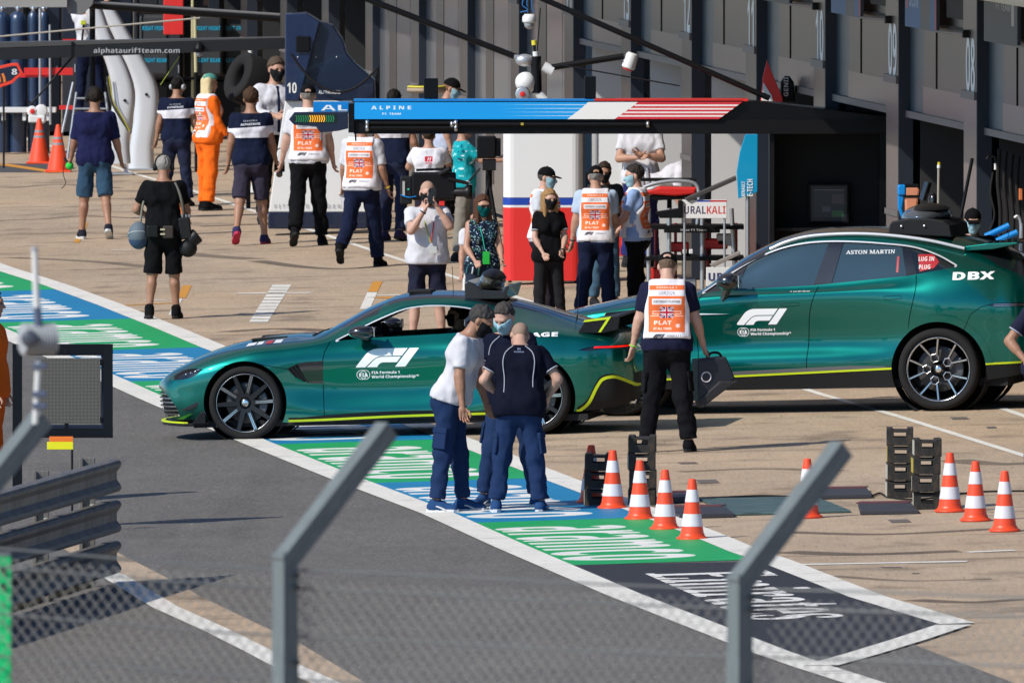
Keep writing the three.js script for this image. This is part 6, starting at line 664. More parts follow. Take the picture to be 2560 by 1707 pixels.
  for (let i = 0; i < 11; i++) mesh('drum_rib', lathe([[0, 0], [0.052, 0], [0.057, 0.004], [0.052, 0.009], [0, 0.009]], 24).rotateZ(PI / 2).rotateY(0.35).translate(-0.05 + i * 0.0105, Y(848), -0.0035 * i), gr, ae); mesh('drum_face', lathe([[0, 0], [0.03, 0], [0.026, 0.012], [0, 0.014]], 24).rotateX(PI / 2).translate(-0.03, Y(845), 0.05), mat([0.06, 0.07, 0.09], 0.4), ae); mesh('bracket_pole', rod(V(-0.012, Y(1060), 0), V(0.0, Y(900), 0), 0.011, 0.011, 12), white, ae); for (const y of [915, 985, 1015]) mesh('clamp', bx(0.05, 0.02, 0.04, 0.004, Y(y), 0.0, 0.005), fin2(), ae); }
// carried case of the tabard man
{ const p = PP.tabard, w = toWorld(p, p.J.gripR), g = thing('carry_case', 'dark fabric case with white round badge held by the tabard man', 'case', V(w.x + 0.03, w.y - 0.3, w.z), 0.35); mesh('case_body', ext([[-.17, .26], [.1, .28], [.19, .08], [.02, -.04], [-.17, -.12]], 0.2, 0.02).translate(0, 0, -0.1), mat([0.018, 0.022, 0.03], 0.6), g); mesh('lower_flap', ext([[-.17, -.1], [.03, .06], [.2, .06], [.0, -.08], [-.14, -.18]], 0.16, 0.015).translate(0, 0, -0.04), mat([0.03, 0.028, 0.03], 0.75), g); mesh('badge', new THREE.TorusGeometry(0.045, 0.005, 6, 24).translate(-0.1, 0.1, 0.104), M.coneWhite, g); mesh('handle', tube([V(-0.05, 0.27, 0), V(-0.02, 0.31, 0), V(0.06, 0.31, 0), V(0.09, 0.27, 0)], 0.012, 16, 8), M.plastic, g); }
// hand-held things
const heldAt = (p, n) => toWorld(p, p.J['grip' + n]);
{ const w = heldAt(PP.navy, 'L'), g = thing('microphone', 'microphone with bright green foam ball in the hand of navy shirted man', 'microphone', V(w.x, w.y - 0.02, w.z)); mesh('foam_ball', new THREE.SphereGeometry(0.05, 20, 14).translate(0.03, 0.0, 0.02), mat([0.02, 0.5, 0.05], 0.9), g); mesh('handle', rod(V(0.02, 0.02, 0), V(-0.04, 0.1, -0.03), 0.013), M.plastic, g); mesh('cable', tube([V(-0.03, 0.09, -0.02), V(-0.05, -0.1, 0), V(-0.02, -0.22, 0.02), V(-0.07, -0.28, 0)], 0.005, 24, 5), M.rubber, g);
  const w2 = heldAt(PP.navy, 'R'), pg = tag(mesh('paper_sheet', bx(0.05, 0.1, 0.006, 0, -0.03, 0.02).rotateZ(0.3), M.coneWhite), 'folded white paper in the hand of navy shirted man', 'paper'); pg.position.copy(w2); }
{ const w = heldAt(PP.phone, 'R').lerp(heldAt(PP.phone, 'L'), 0.5), g = thing('mobile_phone', 'black mobile phone raised by the bald man in white polo', 'phone', w); mesh('phone_body', bx(0.08, 0.16, 0.012, 0.01, 0.04, 0.03, 0.005).rotateZ(-0.15), M.gloss, g); mesh('camera_bump', bx(0.025, 0.03, 0.004, -0.01, 0.09, 0.038, 0.001), M.plastic, g); }
{ const w = heldAt(PP.teamB, 'R'), g = thing('photo_camera', 'black photo camera in the right hand of walking team member', 'camera', V(w.x, w.y - 0.03, w.z)); mesh('camera_body', bx(0.13, 0.1, 0.06, 0, 0, 0.02, 0.015), M.plastic, g); mesh('lens', lathe([[0, 0], [0.036, 0], [0.04, 0.01], [0.04, 0.09], [0.034, 0.095], [0, 0.09]], 20).rotateX(2.2).translate(0, -0.03, 0.05), M.gloss, g); mesh('strap', tube([V(-0.06, 0.05, 0.02), V(-0.04, 0.2, 0.0), V(0.02, 0.24, 0), V(0.06, 0.05, 0.02)], 0.007, 20, 5), M.plastic, g); }
{ const p = PP.marshalStep, w = heldAt(p, 'L'), g = thing('clipboard', 'thin clipboard in the lowered hand of the striding marshal', 'clipboard', V(w.x, w.y - 0.1, w.z)); mesh('board', bx(0.05, 0.24, 0.008, 0.03, -0.05, 0.0, 0.002).rotateZ(0.2), mat([0.16, 0.17, 0.13], 0.6), g); mesh('paper', bx(0.04, 0.22, 0.004, 0.028, -0.04, 0.008).rotateZ(0.2), M.coneWhite, g); }
{ // photographer's gear
  const p = PP.press, A = (x, y, z) => toWorld(p, p.tor(x, y, z)); let o = A(0.27, -0.02, -0.02), g = thing('helmet_bag', 'round grey blue padded bag hanging at the hip of the black clad photographer', 'bag', o); mesh('bag_body', new THREE.SphereGeometry(1, 24, 16).scale(0.115, 0.15, 0.12), mat([0.10, 0.13, 0.16], 0.7), g); mesh('zip_band', new THREE.TorusGeometry(0.117, 0.008, 6, 28).rotateX(1.2).scale(1, 1.1, 1), mat([0.3, 0.32, 0.34], 0.6), g); mesh('lower_half', new THREE.SphereGeometry(1, 20, 10, 0, 2 * PI, PI * 0.6, PI * 0.4).scale(0.12, 0.155, 0.125), mat([0.03, 0.06, 0.13], 0.7), g); mesh('strap', tube([V(0.02, 0.14, 0), V(0.05, 0.35, 0.02), V(0.14, 0.60, 0.02)], 0.014, 20, 6), mat([0.22, 0.21, 0.17], 0.8), g);
  o = A(-0.25, -0.04, -0.04); g = thing('video_transmitter', 'black camera transmitter with aerials slung at the side of photographer', 'camera', o); mesh('main_box', bx(0.13, 0.24, 0.1, 0, 0.1, 0.03, 0.02).rotateZ(0.12), M.plastic, g); mesh('lens_hood', lathe([[0, 0], [0.07, 0], [0.085, 0.05], [0.085, 0.13], [0.07, 0.14], [0, 0.12]], 24).rotateZ(-0.9).translate(0.02, -0.06, 0), M.carbon, g); mesh('lower_body', new THREE.SphereGeometry(1, 20, 14).scale(0.1, 0.1, 0.1).translate(0.02, -0.12, 0), M.plastic, g); for (const x of [-0.04, 0, 0.035]) mesh('knob', rod(V(x, 0.21, 0.03), V(x, 0.25, 0.03), 0.012), M.satin, g); mesh('aerial', rod(V(-0.04, 0.24, 0.03), V(-0.1, 0.48, 0.03), 0.008), mat([0.75, 0.2, 0.05], 0.5), g); mesh('strap', tube([V(-0.02, 0.2, 0), V(-0.06, 0.45, 0.06), V(-0.12, 0.60, 0.04)], 0.016, 20, 6), mat([0.14, 0.13, 0.11], 0.8), g);
  o = A(0.02, 0.03, -0.17); g = thing('waist_pouch', 'black belt pouches at the back of the photographer', 'pouch', o); mesh('left_pouch', bx(0.13, 0.13, 0.08, -0.09, 0, 0, 0.02), M.carbon, g); mesh('right_pouch', bx(0.12, 0.14, 0.08, 0.08, -0.01, 0, 0.02), mat([0.035, 0.025, 0.02], 0.8), g); for (const y of [0.02, -0.03]) mesh('label', bx(0.05, 0.018, 0.004, 0.02, y, 0.046), mat([0.5, 0.45, 0.3], 0.6), g); }

// ---------- pit garages along the right ----------
// the facade runs away from the camera: bay n starts at the pillar of garage 8 + n
const facU = V(-0.1058, 0, -0.9944), facOut = V(-0.9944, 0, 0.1058), BAY = 6.15, fac0 = (() => { const p = at(2425, 600, 180); p.x += 0.1; return V(p.x, gy(p.x), p.z); })();
const facP = (a, h, out = 0) => V(a, h, -out);   // a: metres along (away), out: metres out of the wall, in the building's own frame
{ const g = thing('pit_garages', 'long dark grey pit garage building with numbered pillars', 'building', fac0, 96.07 * D), wallT = dataTex(256, 256, (i, j) => { const rib = (i % 8) < 2 ? -10 : 0, v = 66 + 24 * vf(i / 40, j / 40, 4) + rib; return [v * 1.12, v * 0.98, v * 0.9]; });
  const tx = (sx, sy) => { const t = wallT.clone(); t.repeat.set(sx, sy); t.needsUpdate = true; return t; };
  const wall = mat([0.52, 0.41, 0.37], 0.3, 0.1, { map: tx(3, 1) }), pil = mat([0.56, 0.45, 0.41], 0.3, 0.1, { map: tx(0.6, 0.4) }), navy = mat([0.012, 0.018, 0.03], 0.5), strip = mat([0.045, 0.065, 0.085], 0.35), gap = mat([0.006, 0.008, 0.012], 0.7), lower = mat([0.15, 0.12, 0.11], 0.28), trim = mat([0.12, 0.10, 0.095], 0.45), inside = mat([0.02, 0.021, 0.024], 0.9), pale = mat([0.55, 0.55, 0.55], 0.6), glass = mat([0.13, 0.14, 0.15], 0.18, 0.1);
  const B = (a0, a1, h0, h1, o0, o1, name, m, r = 0) => mesh(name, bx(a1 - a0, h1 - h0, o1 - o0, (a0 + a1) / 2, (h0 + h1) / 2, -(o0 + o1) / 2, r), m, g);
  const num = (n, parent) => { const s = String(n).padStart(2, '0'), t = canvas(128, 128, (x, w, h) => { x.fillStyle = '#dde6ea'; x.font = 'bold 128px sans-serif'; x.textAlign = 'center'; x.textBaseline = 'middle'; const m = x.measureText(s).width; x.translate(w / 2, h / 2); x.scale((w - 12) / m, 1.25); x.fillText(s, 0, 6); }); return t; };
  for (let n = -3; n <= 22; n++) { const a = n * BAY, open = n < 6 || n > 9;
    // pillar with number
    B(a - 0.5, a + 0.5, 2.72, 5.2, 0, 0.1, 'pillar', pil); B(a - 0.49, a + 0.49, -0.05, 2.66, 0, 0.095, 'pillar_foot', n < 2 ? lower : pil); B(a - 0.53, a + 0.53, 2.65, 2.73, 0, 0.125, 'pillar_trim', trim); B(a - 0.52, a + 0.52, 1.28, 1.34, 0, 0.11, 'pillar_trim', trim); B(a - 0.56, a - 0.505, -0.05, 5.2, -0.05, 0.1, 'pillar_side', navy);
    if (n >= 0 && n <= 7) { const d = mesh('garage_number', new THREE.PlaneGeometry(0.8, 0.6).rotateY(PI).translate(a - 0.08, 3.02, -0.104), decalMat(num(8 + n)), g); }
    // wall between this pillar and the next one away: strips, gaps and a shutter (near side first)
    const b0 = a + 0.5, b1 = a + BAY - 0.56, L = b1 - b0, top = open ? 2.36 : 0;
    B(b0, b0 + 2.75, top + 0.3, 5.2, -0.12, 0, 'shutter', wall); B(b0 + 2.75, b0 + 2.83, top + 0.3, 5.2, -0.16, -0.05, 'joint', gap); B(b0 + 2.83, b0 + 3.75, top + 0.3, 5.2, -0.12, 0.01, 'wall_panel', wall); B(b0 + 3.75, b0 + 3.87, top + 0.3, 5.2, -0.16, -0.05, 'joint', gap); B(b0 + 3.87, b1, top, 5.2, -0.13, -0.02, 'wall_strip', strip);
    B(b0, b0 + 3.87, 3.3, 3.33, 0, 0.012, 'joint_line', gap);
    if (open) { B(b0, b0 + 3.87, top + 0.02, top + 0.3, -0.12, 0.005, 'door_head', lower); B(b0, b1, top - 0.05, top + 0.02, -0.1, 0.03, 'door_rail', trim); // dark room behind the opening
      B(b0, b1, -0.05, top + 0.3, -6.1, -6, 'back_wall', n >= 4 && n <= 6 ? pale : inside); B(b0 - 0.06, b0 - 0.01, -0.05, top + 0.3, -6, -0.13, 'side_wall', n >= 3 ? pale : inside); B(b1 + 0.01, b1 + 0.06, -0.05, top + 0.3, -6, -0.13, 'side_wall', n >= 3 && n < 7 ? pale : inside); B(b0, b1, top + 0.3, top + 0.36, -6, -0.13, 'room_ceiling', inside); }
    else { for (let k = 0; k < 5; k++) B(b0 + k * L / 5 + 0.01, b0 + (k + 1) * L / 5 - 0.012, -0.05, 2.9, -0.1, 0.004 + (k % 2) * 0.003, 'glazed_panel', glass); B(b0, b1, 2.9, 2.94, -0.1, 0.03, 'panel_rail', trim); }
    // dark upper window and hanging board
    if (n >= -2 && n <= 3) { B(b0 + 0.15, b0 + 1.6, 3.42, 5.2, -0.02, 0.06, 'upper_window', gap); }
  }
  B(-3.2 * BAY, 22.6 * BAY, 5.2, 9.5, -6.3, 0.02, 'upper_storey', wall); B(-3.2 * BAY, 22.6 * BAY, 3.98, 4.5, 0.12, 2.0, 'canopy', mat([0.5, 0.5, 0.5], 0.5)); mesh('canopy_nose', new THREE.CylinderGeometry(0.26, 0.26, 25.8 * BAY, 20, 1).rotateZ(PI / 2).translate(9.7 * BAY, 4.24, -2.0), mat([0.6, 0.61, 0.62], 0.35, 0.5), g);
  // boards on rods above the doors
  const board = (n, label, draw) => { const a = n * BAY + 2.3, L = 2.5, bg = thing('driver_board', label, 'board', fac0, 96.07 * D, 'boards above the garage doors'); const t = canvas(256, 256, draw); mesh('board', bx(L, 0.95, 0.03, a + L / 2, 3.74, -0.12), mat([0.05, 0.06, 0.08], 0.5), bg); mesh('board_print', new THREE.PlaneGeometry(L - 0.02, 0.94).rotateY(PI).translate(a + L / 2, 3.74, -0.138), mat('#ffffff', 0.5, 0, { map: t }), bg); mesh('rod', rod(V(a - 2.2, 3.3, -0.13), V(a + 0.1, 3.27, -0.13), 0.014), mat([0.2, 0.2, 0.2], 0.5, 0.5), bg); mesh('bracket', bx(0.08, 0.08, 0.16, a - 2.2, 3.3, -0.08), M.plastic, bg); };
  const blueB = (name, sur) => (x, w, h) => { x.fillStyle = '#2f5a8c'; x.fillRect(0, 0, w, h); x.fillStyle = '#565350'; x.fillRect(w * .5, 0, w * .3, h); x.fillStyle = '#a3474a'; x.fillRect(w * .95, 0, w * .05, h); x.fillRect(w * .03, h * .1, w * .06, h * .7); x.fillStyle = '#8ba2bd'; x.font = 'bold 44px sans-serif'; const tt = (s, y) => { const m = x.measureText(s).width; x.save(); x.translate(w * .13, y); x.scale(w * .3 / m, 1.6); x.fillText(s, 0, 0); x.restore(); }; tt(name, h * .45); tt(sur, h * .78); };
  board(0, 'blue and grey hanging board over the open dark doorway', blueB('ESTEBAN', 'OCON')); board(1, 'blue and grey hanging board between pillars nine and ten', blueB('FERNANDO', 'ALONSO'));
  board(-1, 'dark grey hanging board at the upper right corner', (x, w, h) => { x.fillStyle = '#3d3b3a'; x.fillRect(0, 0, w, h); x.fillStyle = '#a9aaa8'; x.font = 'bold 40px sans-serif'; x.fillText('ALPINE', w * .3, h * .35); x.font = '30px sans-serif'; x.fillText('F1 TEAM', w * .35, h * .65); x.fillRect(w * .82, h * .4, w * .08, h * .4); });
  board(2, 'dark hanging board with red print above garage eleven', (x, w, h) => { x.fillStyle = '#4c4744'; x.fillRect(0, 0, w, h); x.fillStyle = '#a14745'; x.font = 'bold 40px sans-serif'; x.fillText('HAAS', w * .3, h * .55); x.fillStyle = '#b5b2ae'; x.fillText('F1', w * .65, h * .8); });
  board(3, 'red and grey hanging board above garage twelve', (x, w, h) => { x.fillStyle = '#8d4546'; x.fillRect(0, 0, w * .6, h); x.fillStyle = '#5a5654'; x.fillRect(w * .6, 0, w * .4, h); x.fillStyle = '#b9b5b2'; x.font = 'bold 40px sans-serif'; x.fillText('HAAS', w * .1, h * .6); });
}

// ---------- team equipment in front of the garages ----------
// a builder that works in picture points at one distance: x, y in pixels, sizes in metres
function kit(name, label, category, px, pyGround, d, group) { const b = at(px, 500, d), g = thing(name, label, category, V(b.x, gy(b.x), b.z), 0, group), O = g.position, s = F / d, L = (x, y, dz = 0) => { const p = at(x, y, d).sub(O); p.z = dz; return p; };
  return { g, s, L, O, rect: (nm, x0, y0, x1, y1, dep, m, dz = 0, r = 0, parent = g) => { const a = L(x0, y1), c = L(x1, y0); return mesh(nm, bx(c.x - a.x, c.y - a.y, dep, (a.x + c.x) / 2, (a.y + c.y) / 2, (a.z + c.z) / 2 + dz, r), m, parent); }, shape: (nm, pts, dep, m, dz = 0, bev = 0.006, parent = g) => { const q = pts.map(p => L(p[0], p[1])), z = q[0].z; return mesh(nm, ext(q.map(p => [p.x, p.y]), dep, bev).translate(0, 0, z - dep / 2 + dz), m, parent); }, pole: (nm, a, b, r, m, za = 0, zb = 0, parent = g) => mesh(nm, rod(L(a[0], a[1], za), L(b[0], b[1], zb), r), m, parent), plane: (nm, x0, y0, x1, y1, tex, dz, parent = g, cut) => { const a = L(x0, y1), c = L(x1, y0); return mesh(nm, new THREE.PlaneGeometry(c.x - a.x, c.y - a.y).translate((a.x + c.x) / 2, (a.y + c.y) / 2, (a.z + c.z) / 2 + dz), cut ? decalMat(tex) : mat('#ffffff', 0.45, 0, { map: tex }), parent); }, pipe: (nm, pts, r, m, seg = 30, parent = g) => mesh(nm, tube(pts.map(p => L(p[0], p[1], p[2] || 0)), r, seg, 8), m, parent) }; }
const glossBlack = mat([0.003, 0.003, 0.004], 0.25, 0, { phys: true, specularIntensity: 0.5 }), satBlack = mat([0.005, 0.005, 0.006], 0.5, 0, { phys: true, specularIntensity: 0.4 }), alu = mat([0.5, 0.51, 0.53], 0.4, 0.7), teamNavy = mat([0.006, 0.012, 0.036], 0.35, 0, { phys: true, clearcoat: 0.4 }), white = mat([0.72, 0.72, 0.71], 0.5), red = mat([0.68, 0.025, 0.02], 0.4), azure = mat([0.0, 0.22, 0.62], 0.35), cyanT = '#1fa3c8';
{ // blue and red overhead gantry with its black cabinet
  const k = kit('pit_gantry', 'overhead pit gantry with blue to red striped beam and black cabinet', 'gantry', 2080, 0, 191);
  const tex = canvas(2048, 128, (x, w, h) => { x.fillStyle = '#079be6'; x.fillRect(0, 0, w, h); const X = p => (p - 884) / (1846 - 884) * w, sl = 50; x.fillStyle = '#eceae6'; for (let i = 0; i < 4; i++) { const y = h * (0.14 + i * 0.22); x.beginPath(); x.moveTo(X(1230 + i * 6), y); x.lineTo(X(1470), y - 2); x.lineTo(X(1470), y + 3); x.closePath(); x.fill(); } x.beginPath(); x.moveTo(X(1463), 0); x.lineTo(X(1586), 0); x.lineTo(X(1536), h); x.lineTo(X(1417), h); x.fill(); x.fillStyle = '#cf2f3a'; x.beginPath(); x.moveTo(X(1586), 0); x.lineTo(w, 0); x.lineTo(w, h); x.lineTo(X(1536), h); x.fill(); x.fillStyle = '#eee5e2'; for (let i = 0; i < 4; i++) { const y = h * (0.13 + i * 0.21); x.fillRect(X(1584 - i * 11 - 6), y, w, h * 0.1); } x.fillStyle = '#f2f5f6'; x.textBaseline = 'middle'; x.textAlign = 'center'; x.font = 'bold 44px sans-serif'; const tt = (s, cx, cy, wd, sc) => { const m = x.measureText(s).width; x.save(); x.translate(X(cx), cy); x.scale(X(884 + wd) / m, sc); x.fillText(s, 0, 0); x.restore(); }; tt('A L P I N E', 976, h * 0.32, 100, 0.85); tt('F1  TEAM', 976, h * 0.68, 48, 0.5); });
  k.shape('beam', [[884, 252], [1858, 250], [1800, 297], [884, 297]], 0.4, glossBlack); { const q = [[886, 254], [1856, 253], [1797, 296], [886, 296]].map(p => k.L(p[0], p[1])), bg = new THREE.ShapeGeometry(poly(q.map(p => [p.x, p.y]))), u = bg.attributes.uv, x0 = q[0].x, x1 = k.L(1846, 254).x, y0 = q[3].y, y1 = q[0].y; for (let i = 0; i < u.count; i++) u.setXY(i, Math.min(1, (u.getX(i) - x0) / (x1 - x0)), (u.getY(i) - y0) / (y1 - y0)); tex.wrapS = THREE.ClampToEdgeWrapping; mesh('beam_print', bg.translate(0, 0, 0.206), mat('#ffffff', 0.45, 0, { map: tex }), k.g); } k.rect('beam_top', 884, 247, 1850, 252, 0.38, azure, -0.02); k.rect('beam_top_red', 1486, 246, 1870, 251.5, 0.36, red, -0.005); k.rect('lower_beam', 884, 298, 2231, 333, 0.34, satBlack); k.rect('end_plate', 871, 257, 885, 330, 0.42, glossBlack);
  for (const [x0, x1, y] of [[918, 1140, 306], [918, 1140, 318], [1130, 1620, 309]]) { k.pole('air_tube', [x0, y], [x1, y], 0.022, satBlack, 0.2, 0.2); for (const x of [x0, x1]) mesh('fitting', lathe([[0, -0.02], [0.034, -0.02], [0.038, 0], [0.034, 0.02], [0, 0.02]], 14).rotateZ(PI / 2).translate(k.L(x, y).x, k.L(x, y).y, k.L(x, y).z + 0.2), M.satin, k.g); } k.rect('yellow_tag', 1302, 305, 1309, 311, 0.02, M.yellowEdge, 0.24);
  k.pole('hook', [803, 325], [802, 350], 0.01, alu, 0, 0); k.pole('hook', [888, 325], [889, 352], 0.01, M.plastic, 0, 0);
  // left end with direction lights
  k.rect('signal_arm', 782, 256, 872, 284, 0.3, azure, -0.3); k.plane('signal_arm_print', 800, 258, 871, 282, texWord('AL', 'bold 90px sans-serif', '#eef4f6', 220, 110), -0.146, k.g, true); k.shape('signal_box', [[722, 297], [735, 280], [870, 278], [870, 320], [845, 326], [800, 330], [790, 315], [735, 311]], 0.22, teamNavy, 0.05);
  const chev = canvas(512, 128, (x, w, h) => { x.fillStyle = '#0d130f'; x.fillRect(0, 0, w, h); for (let i = 0; i < 17; i++) { const o = i >= 6 && i <= 12; x.strokeStyle = o ? '#ffb21e' : '#1f8a55'; x.lineWidth = o ? 13 : 9; x.beginPath(); x.moveTo(14 + i * 28, 14); x.lineTo(28 + i * 28, h / 2); x.lineTo(14 + i * 28, h - 14); x.stroke(); } });
  { const a = k.L(737, 306), c = k.L(842, 284); mesh('direction_lights', new THREE.PlaneGeometry(c.x - a.x, c.y - a.y).translate((a.x + c.x) / 2, (a.y + c.y) / 2, a.z + 0.164), mat('#ffffff', 0.4, 0, { map: chev, emissive: 0xffffff, emissiveMap: chev, emissiveIntensity: 0.35 }), k.g); }
  // cabinet at the garage side
  k.shape('cabinet_head', [[1800, 298], [1860, 251], [1926, 256], [2231, 290], [2231, 333], [1800, 333]], 0.7, glossBlack, -0.2); k.rect('cabinet_back', 1926, 334, 2228, 860, 0.06, satBlack, -0.62); k.rect('cabinet_side', 2200, 334, 2231, 862, 0.7, glossBlack, -0.25); k.rect('cabinet_side', 1924, 334, 1936, 862, 0.7, satBlack, -0.25); k.rect('cabinet_floor', 1926, 840, 2230, 862, 0.66, satBlack, -0.25); k.rect('cabinet_shelf', 1940, 570, 2198, 578, 0.5, satBlack, -0.3);
  const scr = canvas(256, 256, (x, w, h) => { x.fillStyle = '#16181c'; x.fillRect(0, 0, w, h); x.fillStyle = '#23262c'; x.fillRect(20, 30, 216, 200); x.fillStyle = '#3a3d45'; x.fillRect(80, 150, 60, 40); x.fillStyle = '#2c4a34'; x.fillRect(150, 180, 84, 46); x.fillStyle = '#39343c'; x.fillRect(150, 60, 84, 70); x.fillStyle = '#6a6d75'; x.fillRect(20, 28, 216, 3); }); k.rect('monitor', 2022, 462, 2126, 562, 0.06, satBlack, -0.5, 0.01); { const a = k.L(2030, 556), c = k.L(2120, 468); mesh('screen', new THREE.PlaneGeometry(c.x - a.x, c.y - a.y).translate((a.x + c.x) / 2, (a.y + c.y) / 2, a.z - 0.467), mat('#ffffff', 0.3, 0, { map: scr, emissive: 0xffffff, emissiveMap: scr, emissiveIntensity: 0.25 }), k.g); }
  k.pole('stay_tube', [1351, -6], [1925, 246], 0.032, satBlack, -0.1, -0.1); k.pole('stay_wire', [1400, 163], [1700, 216], 0.008, M.plastic, -0.3, -0.3);
  // small display boxes on top of the beam
  for (const [x0, x1, y0] of [[1059, 1095, 195], [1461, 1490, 190]]) { k.rect('display_box', x0, y0, x1, 246, 0.12, glossBlack, 0, 0.01); k.pole('display_stem', [(x0 + x1) / 2, 244], [(x0 + x1) / 2, 252], 0.014, M.plastic); }
}
{ const k = kit('oval_board', 'flat oval yellow edged board lying above the blue beam', 'board', 1065, 0, 193.5); const c = k.L(1066, 224); mesh('disc', lathe([[0, -0.03], [0.2, -0.03], [0.215, 0], [0.2, 0.03], [0, 0.03]], 32).translate(c.x, c.y, c.z), mat([0.35, 0.26, 0.18], 0.6), k.g); mesh('yellow_edge', lathe([[0.2, 0.028], [0.212, 0.03], [0.2, 0.045], [0.15, 0.046]], 32).translate(c.x, c.y, c.z), mat([0.6, 0.5, 0.03], 0.5), k.g); k.pole('stand', [1066, 226], [1066, 262], 0.018, M.plastic); }
{ // tall fins beside the cabinet
  const k = kit('blue_fin', 'bright blue curved display fin with white vertical lettering by the cabinet', 'display fin', 1868, 0, 193); const t = canvas(128, 512, (x, w, h) => { x.clearRect(0, 0, w, h); x.fillStyle = '#e6f2f6'; x.save(); x.translate(w * .38, h * .97); x.rotate(-PI / 2); x.font = 'bold 40px sans-serif'; x.fillText('RENAULT', 0, 0); x.restore(); x.save(); x.translate(w * .86, h * .97); x.rotate(-PI / 2); x.font = 'bold 62px sans-serif'; x.fillText('E-TECH', 0, 0); x.restore(); });
  k.shape('fin', [[1846, 495], [1842, 430], [1850, 380], [1864, 335], [1895, 335], [1894, 480], [1846, 496]], 0.08, mat([0.0, 0.30, 0.55], 0.3, 0, { phys: true, clearcoat: 0.6 })); k.plane('fin_lettering', 1848, 384, 1888, 494, t, 0.048, k.g, true); k.pole('fin_stand', [1870, 490], [1870, 840], 0.02, alu);
  const q = kit('red_fin', 'red and white pointed bodywork fin above the striped beam', 'bodywork fin', 1925, 0, 194.5); q.shape('fin', [[1902, 252], [1908, 190], [1918, 150], [1930, 180], [1957, 244], [1957, 254]], 0.06, red); q.shape('white_flash', [[1904, 253], [1909, 205], [1930, 238], [1934, 253]], 0.07, white, 0.0); q.pole('stand', [1930, 250], [1930, 830], 0.02, satBlack);
  const r = kit('black_dome', 'black rounded bodywork piece with white letters on end', 'bodywork', 1970, 0, 194.8); r.shape('dome', [[1950, 254], [1952, 205], [1962, 190], [1975, 190], [1985, 205], [1988, 256]], 0.3, satBlack, 0, 0.02); r.plane('dome_lettering', 1957, 188, 1973, 242, canvas(64, 256, (x, w, h) => { x.fillStyle = '#c9cccd'; x.translate(w * .85, h * .97); x.rotate(-PI / 2); x.font = 'bold 62px sans-serif'; const m = x.measureText('GENII').width; x.scale(h * .92 / m, 1); x.fillText('GENII', 0, 0); }), 0.155, r.g, true); r.pole('stand', [1970, 250], [1970, 830], 0.02, satBlack); }
{ // white and red wheeled cabinet
  const k = kit('wheeled_cabinet', 'large white over red wheeled cabinet with blue stripe behind the women', 'cabinet', 1357, 0, 204), W = (nm, y0, y1, m, o = 0) => { const a = k.L(1258, y1), c = k.L(1457, y0), w = c.x - a.x + o, d = 0.5 + o; mesh(nm, ext((() => { const p = []; for (const [cx, cz, s0] of [[w / 2 - 0.12, d / 2 - 0.12, 0], [-w / 2 + 0.12, d / 2 - 0.12, 1], [-w / 2 + 0.12, -d / 2 + 0.12, 2], [w / 2 - 0.12, -d / 2 + 0.12, 3]]) for (let i = 0; i <= 5; i++) { const t = (s0 + i / 5) * PI / 2; p.push([cx + Math.cos(t) * 0.12, cz + Math.sin(t) * 0.12]); } return p; })(), c.y - a.y, 0.003).rotateX(-PI / 2).translate((a.x + c.x) / 2, a.y, a.z), m, k.g); };
  W('upper_panel', 262, 492, white); W('blue_stripe', 493, 511, mat([0.01, 0.05, 0.36], 0.4), 0.006); W('white_stripe', 511, 517, white, 0.005); W('lower_panel', 517, 700, red, 0.004); for (const x of [1275, 1440]) { const c = k.L(x, 716); mesh('caster', lathe([[0, -0.02], [0.05, -0.02], [0.055, 0], [0.05, 0.02], [0, 0.02]], 20).rotateZ(PI / 2).translate(c.x, 0.07, c.z + 0.15), M.plastic, k.g); mesh('caster_fork', bx(0.05, 0.1, 0.05, c.x, 0.13, c.z + 0.15, 0.01), alu, k.g); } }
{ const k = kit('white_partition', 'white garage partition panels right of the wheeled cabinet', 'partition', 1560, 0, 211); for (const [a, b] of [[1492, 1556], [1558, 1640], [1642, 1735]]) k.rect('panel', a, 262, b, 640, 0.05, white, 0, 0.01); for (const x of [1491, 1557, 1641, 1737]) k.rect('upright', x - 2, 258, x + 2, 645, 0.08, alu); k.rect('blue_band', 1492, 470, 1735, 488, 0.06, mat([0.01, 0.05, 0.36], 0.4)); k.rect('red_band', 1492, 494, 1735, 640, 0.065, red); }
{ const k = kit('white_screen', 'white and red screen panel beside the blue fin', 'partition', 1800, 0, 206); k.rect('panel', 1752, 335, 1842, 455, 0.05, white, 0, 0.01); k.rect('blue_band', 1752, 436, 1842, 452, 0.056, mat([0.01, 0.05, 0.36], 0.4)); k.rect('red_band', 1752, 455, 1842, 690, 0.056, red); k.pole('pole', [1803, 336], [1803, 470], 0.02, mat([0.3, 0.22, 0.14], 0.6), 0.1, 0.1); k.pole('arm', [1800, 351], [1850, 350], 0.01, M.plastic, 0.1, 0.1); }
